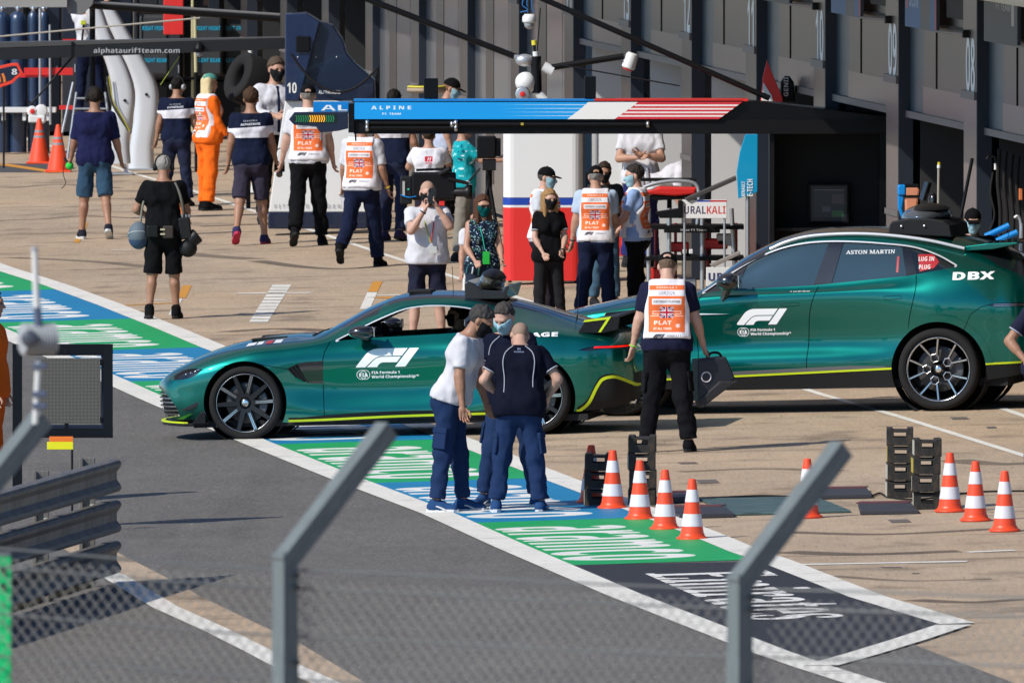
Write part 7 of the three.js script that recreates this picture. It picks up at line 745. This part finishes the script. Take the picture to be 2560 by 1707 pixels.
{ // parts trolley and wings
  const k = kit('parts_trolley', 'metal parts trolley with shelves of red and black bodywork', 'trolley', 1730, 0, 197); for (const x of [1622, 1673, 1756, 1829]) k.pole('upright', [x, 520], [x + (x > 1800 ? 14 : 0), 770], 0.026, alu, 0.1, 0.1); for (const x of [1640, 1690, 1770, 1842]) k.pole('rear_upright', [x, 560], [x, 765], 0.018, mat([0.45, 0.05, 0.05], 0.5), -0.35, -0.35); for (const [y, m] of [[562, satBlack], [640, satBlack], [735, satBlack]]) k.rect('shelf', 1612, y, 1860, y + 10, 0.6, m, -0.1); k.rect('label_rail', 1660, 566, 1800, 580, 0.02, satBlack, 0.22); k.plane('rail_lettering', 1700, 567, 1768, 579, texWord('Haas F1 Team', 'bold 70px sans-serif', '#a8a8a8'), 0.232, k.g, true);
  for (const [x, y, w, h, m] of [[1700, 618, 46, 24, red], [1716, 632, 26, 12, satBlack], [1790, 610, 60, 26, red], [1660, 725, 60, 22, satBlack], [1720, 715, 44, 40, alu], [1640, 700, 30, 60, red], [1800, 718, 50, 30, satBlack], [1812, 600, 40, 30, mat([0.45, 0.45, 0.43], 0.6)]]) k.rect('stored_part', x - w / 2, y - h / 2, x + w / 2, y + h / 2, 0.25, m, -0.1, 0.02); for (const x of [1712, 1728]) k.rect('white_cup', x - 5, 622, x + 5, 634, 0.05, white, 0.1, 0.01);
  k.pipe('frame_hoop', [[1585, 478], [1640, 458], [1700, 452], [1742, 462], [1748, 500], [1744, 560]], 0.022, alu); k.rect('tray', 1590, 447, 1740, 453, 0.4, satBlack, -0.2);
  const w = kit('rear_wing', 'white rear wing board with dark blue and red sponsor lettering', 'rear wing', 1762, 0, 196.3), t = canvas(512, 200, (x, W2, h) => { x.fillStyle = '#e6e3e1'; x.fillRect(0, 0, W2, h); x.fillStyle = '#2a3f9a'; x.fillRect(W2 * .33, 0, W2 * .3, h * .1); x.fillStyle = '#c22a32'; x.fillRect(W2 * .63, 0, W2 * .37, h * .1); x.font = 'bold 120px sans-serif'; x.textBaseline = 'middle'; const m = x.measureText('URALKALI').width, m1 = x.measureText('URAL').width; x.save(); x.translate(8, h * .56); x.scale((W2 - 16) / m, 1); x.fillStyle = '#3c3550'; x.fillText('URAL', 0, 0); x.fillStyle = '#c8423c'; x.fillText('KALI', m1, 0); x.restore(); });
  w.rect('wing_board', 1706, 499, 1818, 546, 0.04, white, 0, 0.006); w.plane('wing_lettering', 1707, 500, 1817, 545, t, 0.024); w.rect('end_plate', 1696, 502, 1708, 545, 0.3, satBlack, -0.1); w.shape('main_plane', [[1640, 530], [1706, 520], [1706, 545], [1650, 545]], 0.25, satBlack, -0.1); w.pole('leg', [1712, 545], [1712, 790], 0.014, alu); w.pole('leg', [1812, 545], [1812, 790], 0.014, alu); w.shape('upper_flap', [[1712, 496], [1840, 440], [1842, 450], [1722, 503]], 0.3, mat([0.05, 0.045, 0.045], 0.5), -0.1);
  const w2 = kit('spare_wing', 'second white wing board partly hidden by the suv roof', 'rear wing', 1790, 0, 195); w2.rect('wing_board', 1766, 668, 1850, 716, 0.04, white, 0, 0.006); w2.plane('wing_lettering', 1768, 672, 1846, 712, texWord('URAL', 'bold 90px sans-serif', '#33346a', 300, 130), 0.024, w2.g, true); w2.pole('leg', [1800, 715], [1800, 800], 0.02, alu); w2.shape('flap', [[1775, 662], [1850, 628], [1852, 636], [1785, 668]], 0.25, mat([0.25, 0.22, 0.2], 0.5), -0.1);
  const n = kit('red_nose', 'bright red bodywork panel lying on the trolley frame', 'bodywork', 1670, 0, 198); n.shape('panel', [[1612, 476], [1650, 466], [1742, 468], [1738, 484], [1690, 489], [1616, 484]], 0.35, red, 0, 0.02); n.shape('black_insert', [[1620, 490], [1640, 484], [1736, 486], [1730, 496], [1640, 500]], 0.3, satBlack, 0, 0.01); n.rect('support', 1668, 494, 1680, 560, 0.1, satBlack); const c = n.L(1628, 470); mesh('white_cap', new THREE.SphereGeometry(0.06, 16, 10).scale(1, 0.5, 1).translate(c.x, c.y, c.z + 0.12), white, n.g); for (const x of [1595, 1610, 1625]) n.pole('tool', [x, 466], [x - 6, 420], 0.022, alu, -0.1, -0.1); }
{ // camera rig and red lamp above the beam
  const k = kit('overhead_camera_rig', 'silver overhead camera rig with red badge above the striped beam', 'camera rig', 1320, 0, 199), S2 = (x, y, r, m, nm, sx = 1) => { const c = k.L(x, y); return mesh(nm, new THREE.SphereGeometry(r, 24, 16).scale(sx, 1, 1).translate(c.x, c.y, c.z), m, k.g); };
  k.pole('rig_tube', [914, -4], [1290, 142], 0.036, satBlack, -0.1, -0.1); k.pole('black_drum', [1340, 140], [1342, 232], 0.06, satBlack); k.pole('drum_top', [1339, 128], [1340, 141], 0.035, white); S2(1312, 150, 0.07, alu, 'joint', 1.5); S2(1314, 205, 0.115, white, 'camera_head'); { const c = k.L(1306, 234); mesh('badge_disc', lathe([[0, 0.02], [0.07, 0.02], [0.085, 0], [0, 0]], 28).rotateX(PI / 2).translate(c.x, c.y, c.z + 0.1), alu, k.g); mesh('badge', lathe([[0, 0.01], [0.028, 0.01], [0.03, 0], [0, 0]], 20).rotateX(PI / 2).translate(c.x, c.y, c.z + 0.122), red, k.g); } k.pole('strut', [1330, 215], [1362, 250], 0.05, white); k.pole('side_arm', [1285, 142], [1310, 146], 0.03, alu); k.pole('yellow_light', [1335, 100], [1336, 112], 0.03, mat([0.7, 0.6, 0.05], 0.5)); k.pole('light_stem', [1336, 110], [1337, 130], 0.015, satBlack); k.pole('hanging_cable', [1351, 20], [1343, 128], 0.008, M.plastic); k.pole('lamp_joint', [1358, 165], [1382, 178], 0.06, white); k.pole('lamp_boom', [1378, 168], [1560, 140], 0.036, satBlack, 0, 0); 
  { const A = k.L(1583, 132), Bv = k.L(1570, 170), dd = Bv.clone().sub(A).normalize(), qn = new THREE.Quaternion().setFromUnitVectors(V(0, 1, 0), dd); const lm = mesh('lamp_head', lathe([[0, 0], [0.055, 0], [0.07, 0.03], [0.075, 0.17], [0.065, 0.18], [0, 0.17]], 24).applyQuaternion(qn).translate(A.x, A.y, A.z), white, k.g); mesh('lamp_face', lathe([[0, 0], [0.06, 0], [0.055, 0.012], [0, 0.016]], 24).applyQuaternion(qn).translate(Bv.x + dd.x * 0.01, Bv.y + dd.y * 0.01, Bv.z), red, lm); mesh('lamp_side', bx(0.08, 0.11, 0.08, A.x - 0.07, A.y - 0.12, A.z, 0.02), alu, lm); }
  const q = kit('dome_camera', 'small white dome camera hanging at the top of picture', 'camera', 1324, 0, 199.5); const c = q.L(1323, 48); mesh('housing', lathe([[0, 0.06], [0.05, 0.06], [0.075, 0.03], [0.078, -0.02], [0.06, -0.04], [0, -0.04]], 24).translate(c.x, c.y, c.z), white, q.g); mesh('dome', new THREE.SphereGeometry(0.056, 20, 12).translate(c.x, c.y - 0.05, c.z), mat([0.3, 0.32, 0.34], 0.1, 0, { phys: true, clearcoat: 1 }), q.g); q.pole('drop_tube', [1323, 34], [1322, -60], 0.014, M.plastic); for (let i = 0; i < 3; i++) q.pipe('blue_cable', [[1312 + i * 8, -10], [1306 + i * 12, 12], [1320 + i * 6, 24], [1300 + i * 18, 30]], 0.006, mat([0.02, 0.16, 0.42], 0.5), 16); }
{ // navy cabinet with white base
  const k = kit('navy_cabinet', 'tall navy shaped pit cabinet with number ten on white flared base', 'cabinet', 800, 0, 222); k.shape('upper_body', [[713, 33], [766, 30], [800, 51], [832, 61], [856, 95], [868, 132], [888, 156], [914, 178], [936, 198], [938, 250], [713, 250]], 0.5, teamNavy, 0, 0.02); k.shape('front_wedge', [[713, 34], [766, 31], [800, 52], [748, 250], [713, 250]], 0.12, mat([0.009, 0.02, 0.065], 0.3, 0, { phys: true, clearcoat: 0.5 }), 0.29, 0.015); k.shape('white_base', [[713, 250], [880, 250], [905, 400], [915, 528], [672, 528], [690, 400]], 0.56, white, 0, 0.012); k.rect('plinth', 670, 529, 918, 570, 0.6, teamNavy, 0, 0.02); k.rect('beam_socket', 740, 88, 776, 127, 0.1, satBlack, 0.34, 0.015);
  k.plane('cabinet_number', 716, 196, 744, 239, texWord('10', 'bold 100px sans-serif', '#e8e6df', 100, 120), 0.357, k.g, true); k.plane('cabinet_lettering', 796, 220, 852, 237, texWord('ALPHATAURI', 'bold 80px sans-serif', '#d8dade', 400, 110), 0.262, k.g, true); k.plane('base_lettering', 684, 505, 868, 522, texWord('F I T S   F O R   M O D E R N', '70px sans-serif', '#8d9298', 900, 90), 0.292, k.g, true); { const pts = []; for (let i = 0; i <= 40; i++) { const t = i / 40, x = mixn(728, 942, t), y = mixn(132, 168, t) + 4 * 76 * t * (1 - t); pts.push([x, y, 0.36]); } k.pipe('coiled_cable', pts, 0.014, M.rubber, 60); } for (const x of [745, 790, 842]) { const c = k.L(x, 141); mesh('rivet', new THREE.SphereGeometry(0.012, 8, 6).translate(c.x, c.y, c.z + (x < 770 ? 0.35 : 0.255)), alu, k.g); } k.shape('right_post', [[938, 190], [946, 160], [949, 172], [949, 250], [940, 250]], 0.1, satBlack, 0.1); }
{ // beams of the left gantry
  const k = kit('lettered_beam', 'long dark beam with grey web address lettering across the upper left', 'gantry', 320, 0, 228), m1 = mat([0.009, 0.008, 0.008], 0.4); const bm = (y0, y1, y2, y3, z, nm, m) => k.shape(nm, [[-60, y0], [762, y1], [762, y3], [-60, y2]], 0.34, m, z); bm(122, 92, 151, 119, 0, 'beam', m1); bm(105, 90, 121, 91.5, -0.02, 'beam_top', mat([0.07, 0.065, 0.06], 0.4)); k.plane('beam_lettering', 232, 113, 452, 137, texWord('alphataurif1team.com', 'bold 92px sans-serif', '#a5a5a6', 1024, 130), 0.178, k.g, true).rotation.z = 0; k.rect('joint', 178, 103, 184, 144, 0.36, satBlack); { const c = k.L(498, 122); mesh('dome_housing', lathe([[0, 0.1], [0.03, 0.09], [0.07, 0.02], [0.07, -0.03], [0, -0.03]], 20).translate(c.x, c.y, c.z + 0.22), satBlack, k.g); mesh('dome', new THREE.SphereGeometry(0.045, 16, 10).translate(c.x, c.y - 0.05, c.z + 0.22), mat([0.25, 0.26, 0.28], 0.15), k.g); } k.pole('hanger', [182, 140], [75, 262], 0.014, M.plastic, 0, 0); k.pole('hanger', [448, 140], [400, 212], 0.004, mat([0.4, 0.5, 0.05], 0.5)); k.pole('stand', [740, 118], [740, 560], 0.03, satBlack, -0.3, -0.3);
  const q = kit('upper_boom', 'dark boom with grey head box at the top left', 'gantry', 300, 0, 236); q.shape('head_box', [[165, -12], [236, -12], [232, 10], [205, 36], [170, 32]], 0.4, mat([0.16, 0.155, 0.15], 0.5)); q.pole('boom', [222, 10], [700, 44], 0.06, satBlack); q.pole('boom_rail', [222, 4], [700, 36], 0.02, mat([0.15, 0.15, 0.15], 0.5), 0.05, 0.05); q.rect('roof_plate', -40, -20, 168, 16, 0.6, mat([0.3, 0.29, 0.27], 0.5)); q.pole('stay_wire', [-10, 90], [500, 43], 0.012, mat([0.4, 0.36, 0.3], 0.5), 0.3, 0.3); q.pole('prop', [228, 20], [228, 420], 0.04, satBlack, -0.5, -0.5); }
{ // curved silver legs
  const mk = (label, pts, wr, d) => { const k = kit('gantry_leg', label, 'gantry leg', 320, 0, d, 'curved silver legs'), C = pts.map(p => k.L(p[0], p[1])), cv = new THREE.CatmullRomCurve3(C), N = 40, pos = [], idx = [], R = 18; for (let i = 0; i <= N; i++) { const t = i / N, p = cv.getPoint(t), w = interpCol(wr.map((q, j) => [j / (wr.length - 1), q]), t)[0] / k.s / 2; for (let j = 0; j < R; j++) { const a = j / R * 2 * PI, cx = Math.cos(a), sx = Math.sin(a), e = 0.62; pos.push(p.x + Math.sign(cx) * Math.pow(Math.abs(cx), e) * w, p.y, p.z + Math.sign(sx) * Math.pow(Math.abs(sx), e) * 0.16); } } for (let i = 0; i < N; i++) for (let j = 0; j < R; j++) { const a = i * R + j, b = i * R + (j + 1) % R; idx.push(a, b, a + R, b, b + R, a + R); } const q = new THREE.BufferGeometry(); q.setAttribute('position', new THREE.Float32BufferAttribute(pos, 3)); q.setIndex(idx); q.computeVertexNormals(); mesh('leg_shell', q, mat([0.62, 0.63, 0.65], 0.34, 0.15), k.g); const b = C.at(-1); mesh('foot_plate', bx(0.4, 0.03, 0.4, b.x, 0.02, b.z, 0.01), alu, k.g); const c = k.L(pts[3][0] + 4, pts[3][1] + 20); mesh('cleat', new THREE.SphereGeometry(0.022, 10, 8).translate(c.x, c.y, c.z + 0.17), satBlack, k.g); return k; };
  const a = mk('left curved bright silver gantry leg with black and yellow cord', [[232, 20], [262, 100], [292, 165], [308, 230], [303, 300], [296, 350], [296, 408]], [46, 44, 52, 58, 56, 54, 60], 247); mk('right curved silver blue gantry leg behind the bright one', [[262, 12], [300, 80], [335, 150], [362, 215], [364, 290], [354, 360], [352, 424]], [40, 44, 54, 62, 62, 60, 66], 249);
  a.pipe('cord', [[268, 190, 0.2], [278, 250, 0.2], [300, 292, 0.2], [322, 325, 0.2]], 0.018, mat([0.04, 0.04, 0.03], 0.6)); a.pipe('yellow_cord', [[272, 188, 0.22], [284, 252, 0.22], [306, 292, 0.22], [325, 328, 0.22]], 0.007, mat([0.5, 0.45, 0.03], 0.5)); }
{ // gas bottles, rack, jack
  const bottle = (label, x, r) => { const k = kit('gas_bottle', label, 'gas bottle', x, 0, 258, 'navy gas bottles'), c = k.L(x, 250); const h = k.L(x, 24).y; mesh('cylinder', lathe([[0, 0.02], [r, 0.02], [r, h - 0.16], [r * 0.9, h - 0.08], [r * 0.5, h - 0.03], [0.03, h - 0.02], [0, h - 0.02]], 24).translate(c.x, 0, c.z), mat([0.015, 0.035, 0.085], 0.35, 0, { phys: true, clearcoat: 0.5 }), k.g); mesh('valve', [lathe([[0, 0], [0.025, 0], [0.03, 0.05], [0.015, 0.08], [0, 0.08]], 12).translate(c.x, h - 0.025, c.z), rod(V(c.x - 0.05, h + 0.03, c.z), V(c.x + 0.05, h + 0.03, c.z), 0.015)], M.chrome, k.g); };
  bottle('navy gas bottle cut by the left picture edge', 4, 0.12); bottle('wide navy gas bottle second from the left edge', 44, 0.125); bottle('narrow navy gas bottle in the middle of the rack', 82, 0.08); bottle('navy gas bottle at the right end of the rack', 108, 0.085);
  const k = kit('bottle_rack', 'low grey rack with red straps holding the navy gas bottles', 'rack', 60, 0, 257.6); k.rect('base_rail', -30, 268, 140, 280, 0.5, white, 0, 0.01); k.rect('red_strap', -30, 182, 128, 192, 0.03, red, 0.17); k.rect('red_strap', 60, 168, 182, 186, 0.03, red, 0.2); for (const x of [8, 60, 118]) k.rect('foot', x - 4, 279, x + 4, 300, 0.4, white); k.pole('rack_post', [125, 60], [126, 310], 0.018, alu, 0.25, 0.25); k.pole('rack_post', [100, 20], [100, 270], 0.02, alu, 0.2, 0.2); k.rect('red_box', 148, 262, 182, 272, 0.2, red, 0.2);
  const j = kit('wheel_jack', 'white round faced trolley jack with red centre beyond the cone', 'jack', 92, 0, 256); for (const [x, y, r] of [[80, 278, 0.08], [102, 276, 0.09], [104, 297, 0.065]]) { const c = j.L(x, y); mesh('disc', lathe([[0, 0.03], [r * 0.8, 0.03], [r, 0.01], [r, -0.02], [0, -0.02]], 24).rotateX(PI / 2).translate(c.x, c.y, c.z), white, j.g); } { const c = j.L(80, 278); mesh('red_centre', lathe([[0, 0.045], [0.035, 0.045], [0.038, 0.03]], 16).rotateX(PI / 2).translate(c.x, c.y, c.z), red, j.g); } j.pole('handle', [86, 266], [66, 250], 0.015, M.plastic); j.rect('chassis', 70, 288, 112, 306, 0.3, white, -0.1, 0.02); }
{ // covered tyres with cyan lettering, loose tyre, screens and boards
  const cover = mat([0.03, 0.032, 0.036], 0.6); let i = 0; for (const [x, y, t, w] of [[385, 72, 'RIGHT FRONT', 'upper left'], [520, 72, 'RIGHT FRONT', 'upper middle'], [594, 72, 'LEFT FRONT', 'upper right'], [386, 152, 'RIGHT REAR', 'lower left'], [520, 152, 'RIGHT REAR', 'lower middle'], [594, 152, 'LEFT REAR', 'lower right']]) { const k = kit('tyre_blanket', `covered tyre with cyan lettering, ${w} of the stacked six`, 'covered tyre', x, 0, 262 + (i % 3) * 0.4, 'covered tyres'), a = k.L(x - 36, y + 36), c = k.L(x + 36, y - 36); mesh('cover', bx(c.x - a.x, c.y - a.y, 0.5, (a.x + c.x) / 2, (a.y + c.y) / 2, a.z, 0.05), cover, k.g); mesh('strap', bx(0.03, c.y - a.y + 0.004, 0.505, a.x + 0.04, (a.y + c.y) / 2, a.z, 0.004), satBlack, k.g); k.plane('cover_lettering', x - 30, y - 12, x + 32, y + 6, texWord(t, 'bold 90px sans-serif', cyanT, 400, 110), 0.256, k.g, true); i++; }
  const rk = kit('tyre_rack', 'dark rack carrying the covered tyres', 'rack', 490, 0, 262.8); for (const y of [31, 112, 192]) rk.rect('shelf', 340, y, 640, y + 5, 0.7, satBlack); for (const x of [344, 452, 482, 632]) rk.pole('rack_upright', [x, -20], [x, 330], 0.025, x === 482 ? mat([0.5, 0.45, 0.25], 0.5) : satBlack, 0.3, 0.3); rk.rect('lower_case', 350, 200, 630, 330, 0.6, satBlack, -0.02, 0.02); rk.rect('cyan_light', 470, 12, 520, 18, 0.1, satBlack, 0.2);
  const tk = kit('loose_tyre', 'large bare tyre leaning behind the man in tie', 'tyre', 622, 0, 232), c = tk.L(622, 200); mesh('tread', lathe([[0.17, -0.19], [0.3, -0.19], [0.33, -0.16], [0.335, 0], [0.33, 0.16], [0.3, 0.19], [0.17, 0.19], [0.16, 0.1], [0.16, -0.1], [0.17, -0.19]], 40).rotateZ(1.2).rotateY(0.5).translate(c.x, c.y, c.z), M.rubber, tk.g); tk.pole('stand', [620, 240], [620, 560], 0.03, M.plastic); tk.rect('stand_tray', 590, 244, 656, 252, 0.4, M.plastic);
  const rb = kit('red_board', 'plain red hanging board at the top of picture', 'board', 434, 0, 240); rb.rect('board', 408, -30, 458, 86, 0.03, red, 0, 0.012); rb.pole('hanger', [434, -30], [434, -120], 0.02, M.plastic);
  const pd = kit('pit_board', 'dark hexagonal pit board with red outline at the left edge', 'pit board', 10, 0, 236); pd.shape('outline', [[-40, 172], [30, 157], [44, 157], [57, 182], [30, 208], [-40, 232]], 0.03, mat([0.8, 0.05, 0.02], 0.5)); pd.shape('face', [[-40, 180], [28, 164], [40, 164], [49, 181], [26, 201], [-40, 222]], 0.036, teamNavy); for (let q = 0; q < 3; q++) pd.shape('chevron', [[-22 + q * 12, 184], [-16 + q * 12, 182], [-12 + q * 12, 192], [-10 + q * 12, 204], [-16 + q * 12, 206], [-18 + q * 12, 194]], 0.042, mat([0.75, 0.2, 0.02], 0.5), 0, 0.002); pd.plane('board_number', 26, 168, 44, 190, texWord('8', 'bold 100px sans-serif', '#d9d9d9', 90, 110), 0.022, pd.g, true); pd.pole('staff', [8, 200], [8, 420], 0.015, M.plastic);
  const ld = kit('step_ladder', 'aluminium step ladder under the mechanic', 'ladder', 200, 0, 253); for (const [a, b] of [[[182, 205], [155, 330]], [[190, 230], [168, 395]], [[262, 230], [284, 395]], [[268, 205], [296, 330]]]) ld.pole('stile', a, b, 0.018, alu, a[0] < 230 ? 0 : 0, 0.1); for (let q = 0; q < 6; q++) { const y = 245 + q * 26; ld.pole('rung', [mixn(189, 168, (y - 230) / 165), y], [mixn(262, 284, (y - 230) / 165), y], 0.014, alu, 0.06, 0.06); }
  const wp = kit('white_pole', 'slim white pole standing by the loose tyre', 'pole', 626, 0, 233.5); wp.pole('pole', [625, 126], [633, 470], 0.028, white); wp.pole('base', [633, 468], [633, 480], 0.12, white); const yp = kit('yellow_post', 'thin yellow post beside the covered tyres', 'post', 488, 0, 240); yp.pole('post', [487, 42], [489, 180], 0.024, mat([0.5, 0.45, 0.25], 0.5)); yp.pole('lower_post', [489, 180], [489, 430], 0.02, satBlack); }
{ // television camera and tripod
  const k = kit('television_camera', 'black shoulder television camera above the bald man', 'television camera', 1060, 0, 205); k.rect('camera_body', 1028, 430, 1140, 500, 0.2, satBlack, 0, 0.03); k.rect('battery', 1000, 440, 1030, 510, 0.14, M.plastic, 0.02, 0.02); k.rect('battery_label', 1006, 452, 1012, 488, 0.01, mat([0.4, 0.4, 0.38], 0.5), 0.1); k.rect('status_light', 1018, 470, 1023, 474, 0.01, mat([0.05, 0.5, 0.3], 0.5), 0.1); k.pole('microphone', [1120, 445], [1172, 458], 0.022, M.carbon, 0.1, 0.1); { const c = k.L(1150, 480); mesh('lens', lathe([[0, -0.12], [0.05, -0.12], [0.055, 0.05], [0.085, 0.08], [0.085, 0.14], [0, 0.13]], 24).rotateZ(-PI / 2).translate(c.x, c.y, c.z + 0.05), M.carbon, k.g); } k.pole('handle', [1040, 425], [1110, 422], 0.016, satBlack); k.pole('viewfinder', [1100, 435], [1126, 420], 0.03, satBlack, 0.1, 0.15); k.rect('red_light', 1098, 500, 1112, 514, 0.05, red, 0.05, 0.01); k.pipe('blue_cable', [[1002, 486, 0.1], [1020, 492, 0.12], [1040, 490, 0.1]], 0.006, azure, 16);
  const t = kit('tripod_camera', 'black video camera on tripod beside the teal shirted man', 'tripod camera', 1222, 0, 206); t.rect('camera_body', 1192, 340, 1240, 395, 0.3, satBlack, 0, 0.02); t.rect('monitor', 1206, 396, 1240, 425, 0.05, M.plastic, 0.1, 0.006); t.pole('pan_handle', [1200, 420], [1172, 452], 0.012, M.plastic, 0.1, 0.1); t.pole('column', [1222, 400], [1222, 470], 0.04, satBlack); for (const [x, z] of [[1190, 0.2], [1256, 0.2], [1228, -0.4]]) t.pole('leg', [1222, 450], [x, 655], 0.022, satBlack, 0, z); t.rect('hood', 1236, 345, 1252, 390, 0.2, M.carbon, 0, 0.01); }
{ // things in and before the dark doorway at right
  const k = kit('tool_stand', 'orange and blue wrapped tool stand before the dark doorway', 'tool stand', 2272, 0, 184); k.shape('orange_cover', [[2262, 470], [2268, 466], [2296, 466], [2300, 474], [2294, 520], [2288, 550], [2264, 550]], 0.14, mat([0.62, 0.24, 0.13], 0.6), 0, 0.02); k.rect('blue_block', 2245, 461, 2266, 488, 0.16, azure, 0, 0.02); k.shape('blue_leg', [[2245, 488], [2262, 488], [2256, 520], [2262, 545], [2256, 548], [2246, 520]], 0.08, azure, 0.02, 0.01); k.rect('strap', 2258, 487, 2300, 493, 0.16, satBlack, 0, 0.004); k.rect('black_top', 2262, 460, 2298, 467, 0.15, satBlack, 0, 0.006); k.pole('pole', [2280, 545], [2280, 880], 0.03, satBlack);
  const b = kit('lamp_stand', 'black lamp stand with two gloss heads in the dark doorway', 'lamp stand', 2325, 0, 183); b.pole('head', [2308, 500], [2322, 455], 0.04, M.gloss); { const c = b.L(2334, 502); mesh('round_head', new THREE.SphereGeometry(0.06, 16, 12).scale(0.8, 1.4, 1).translate(c.x, c.y, c.z), M.gloss, b.g); } b.pole('stem', [2330, 515], [2330, 900], 0.02, satBlack); b.pole('cross_arm', [2312, 510], [2335, 520], 0.02, satBlack);
  const p = kit('marker_pole', 'slim grey pole with yellow tip before the dark doorway', 'pole', 2350, 0, 182); p.pole('pole', [2348, 420], [2344, 900], 0.014, mat([0.3, 0.28, 0.24], 0.5)); p.pole('tip', [2349, 412], [2348, 420], 0.02, white); p.pole('yellow_cap', [2349, 405], [2349, 412], 0.016, mat([0.6, 0.5, 0.02], 0.5));
  const q = kit('slanted_pole', 'black slanted pole leaning by pillar eight', 'pole', 2420, 0, 179); q.pole('pole', [2432, 395], [2392, 600], 0.018, satBlack); q.pole('lower_pole', [2392, 600], [2385, 900], 0.016, satBlack);
  const r = kit('blue_arm_rig', 'pair of blue folded arms on tubular frame behind the suv tail', 'lifting rig', 2510, 0, 176.5); r.pole('blue_arm', [2465, 592], [2525, 564], 0.035, azure); r.pole('blue_arm', [2490, 604], [2545, 580], 0.035, azure, 0.1, 0.1); r.pole('blue_tip', [2470, 592], [2492, 602], 0.025, azure, 0, 0.1); r.pipe('frame_tube', [[2538, 545], [2545, 540], [2552, 548], [2553, 640]], 0.018, alu); r.pole('frame_post', [2556, 558], [2558, 900], 0.02, alu); r.pole('base_post', [2495, 604], [2495, 930], 0.03, satBlack); r.pipe('hose', [[2484, 430], [2478, 480], [2488, 540], [2470, 590]], 0.012, M.rubber);
  const h = kit('hose_hanger', 'black hoses hanging beside pillar eight at the right edge', 'hoses', 2520, 0, 177.5); for (const [x, y] of [[2500, 372], [2516, 378], [2532, 384], [2548, 390]]) h.pipe('hose', [[x, y], [x - 4, y + 80], [x + 3, y + 160], [x, y + 240], [x + 2, 930]], 0.02, M.rubber, 30); h.pipe('hook', [[2468, 398], [2476, 388], [2488, 392], [2492, 408]], 0.012, M.plastic, 20); h.pole('hook_tip', [2490, 408], [2490, 424], 0.014, white); h.rect('orange_tag', 2548, 470, 2558, 500, 0.06, mat([0.6, 0.16, 0.05], 0.6), 0.05, 0.01); }

{ // row of dark cabinets and screens standing behind the left equipment
  const body = [mat([0.008, 0.012, 0.028], 0.45), mat([0.012, 0.013, 0.016], 0.5), mat([0.02, 0.022, 0.03], 0.5)]; [[-50, 60, 'at the far left behind the gas bottles', 0], [64, 150, 'behind the right gas bottles', 1], [154, 236, 'behind the ladder', 2], [240, 330, 'behind the silver legs', 1], [334, 455, 'below the left covered tyres', 0], [460, 560, 'below the middle covered tyres', 1], [564, 720, 'below the right covered tyres', 2]].forEach(([x0, x1, w, m], i) => { const k = kit('team_cabinet', `dark team cabinet with door panels ${w}`, 'cabinet', (x0 + x1) / 2, 0, 266 + (i % 2) * 0.5, 'dark cabinets behind the team equipment'), h = k.L(x0, -40 - (i % 3) * 12).y, a = k.L(x0, 0).x, b = k.L(x1, 0).x, n = Math.max(2, Math.round((b - a) / 0.35)); mesh('carcass', bx(b - a, h, 0.5, (a + b) / 2, h / 2, -0.3), body[m], k.g); for (let q = 0; q < n; q++) { const u0 = mixn(a, b, q / n) + 0.01, u1 = mixn(a, b, (q + 1) / n) - 0.01; mesh('door_panel', bx(u1 - u0, h * 0.55, 0.03, (u0 + u1) / 2, h * 0.3, -0.03, 0.008), body[(m + q) % 3], k.g); mesh('drawer_panel', bx(u1 - u0, h * 0.36, 0.03, (u0 + u1) / 2, h * 0.78, -0.032, 0.008), body[(m + q + 1) % 3], k.g); mesh('pull', bx(0.02, 0.12, 0.02, u1 - 0.04, h * 0.42, -0.005, 0.004), alu, k.g); } if (i % 2 === 0) mesh('red_band', bx(b - a - 0.02, 0.05, 0.01, (a + b) / 2, h * 0.59, -0.008), red, k.g); mesh('plinth', bx(b - a - 0.04, 0.06, 0.4, (a + b) / 2, 0.03, -0.25), satBlack, k.g); });
}

renderer.render(scene, camera);
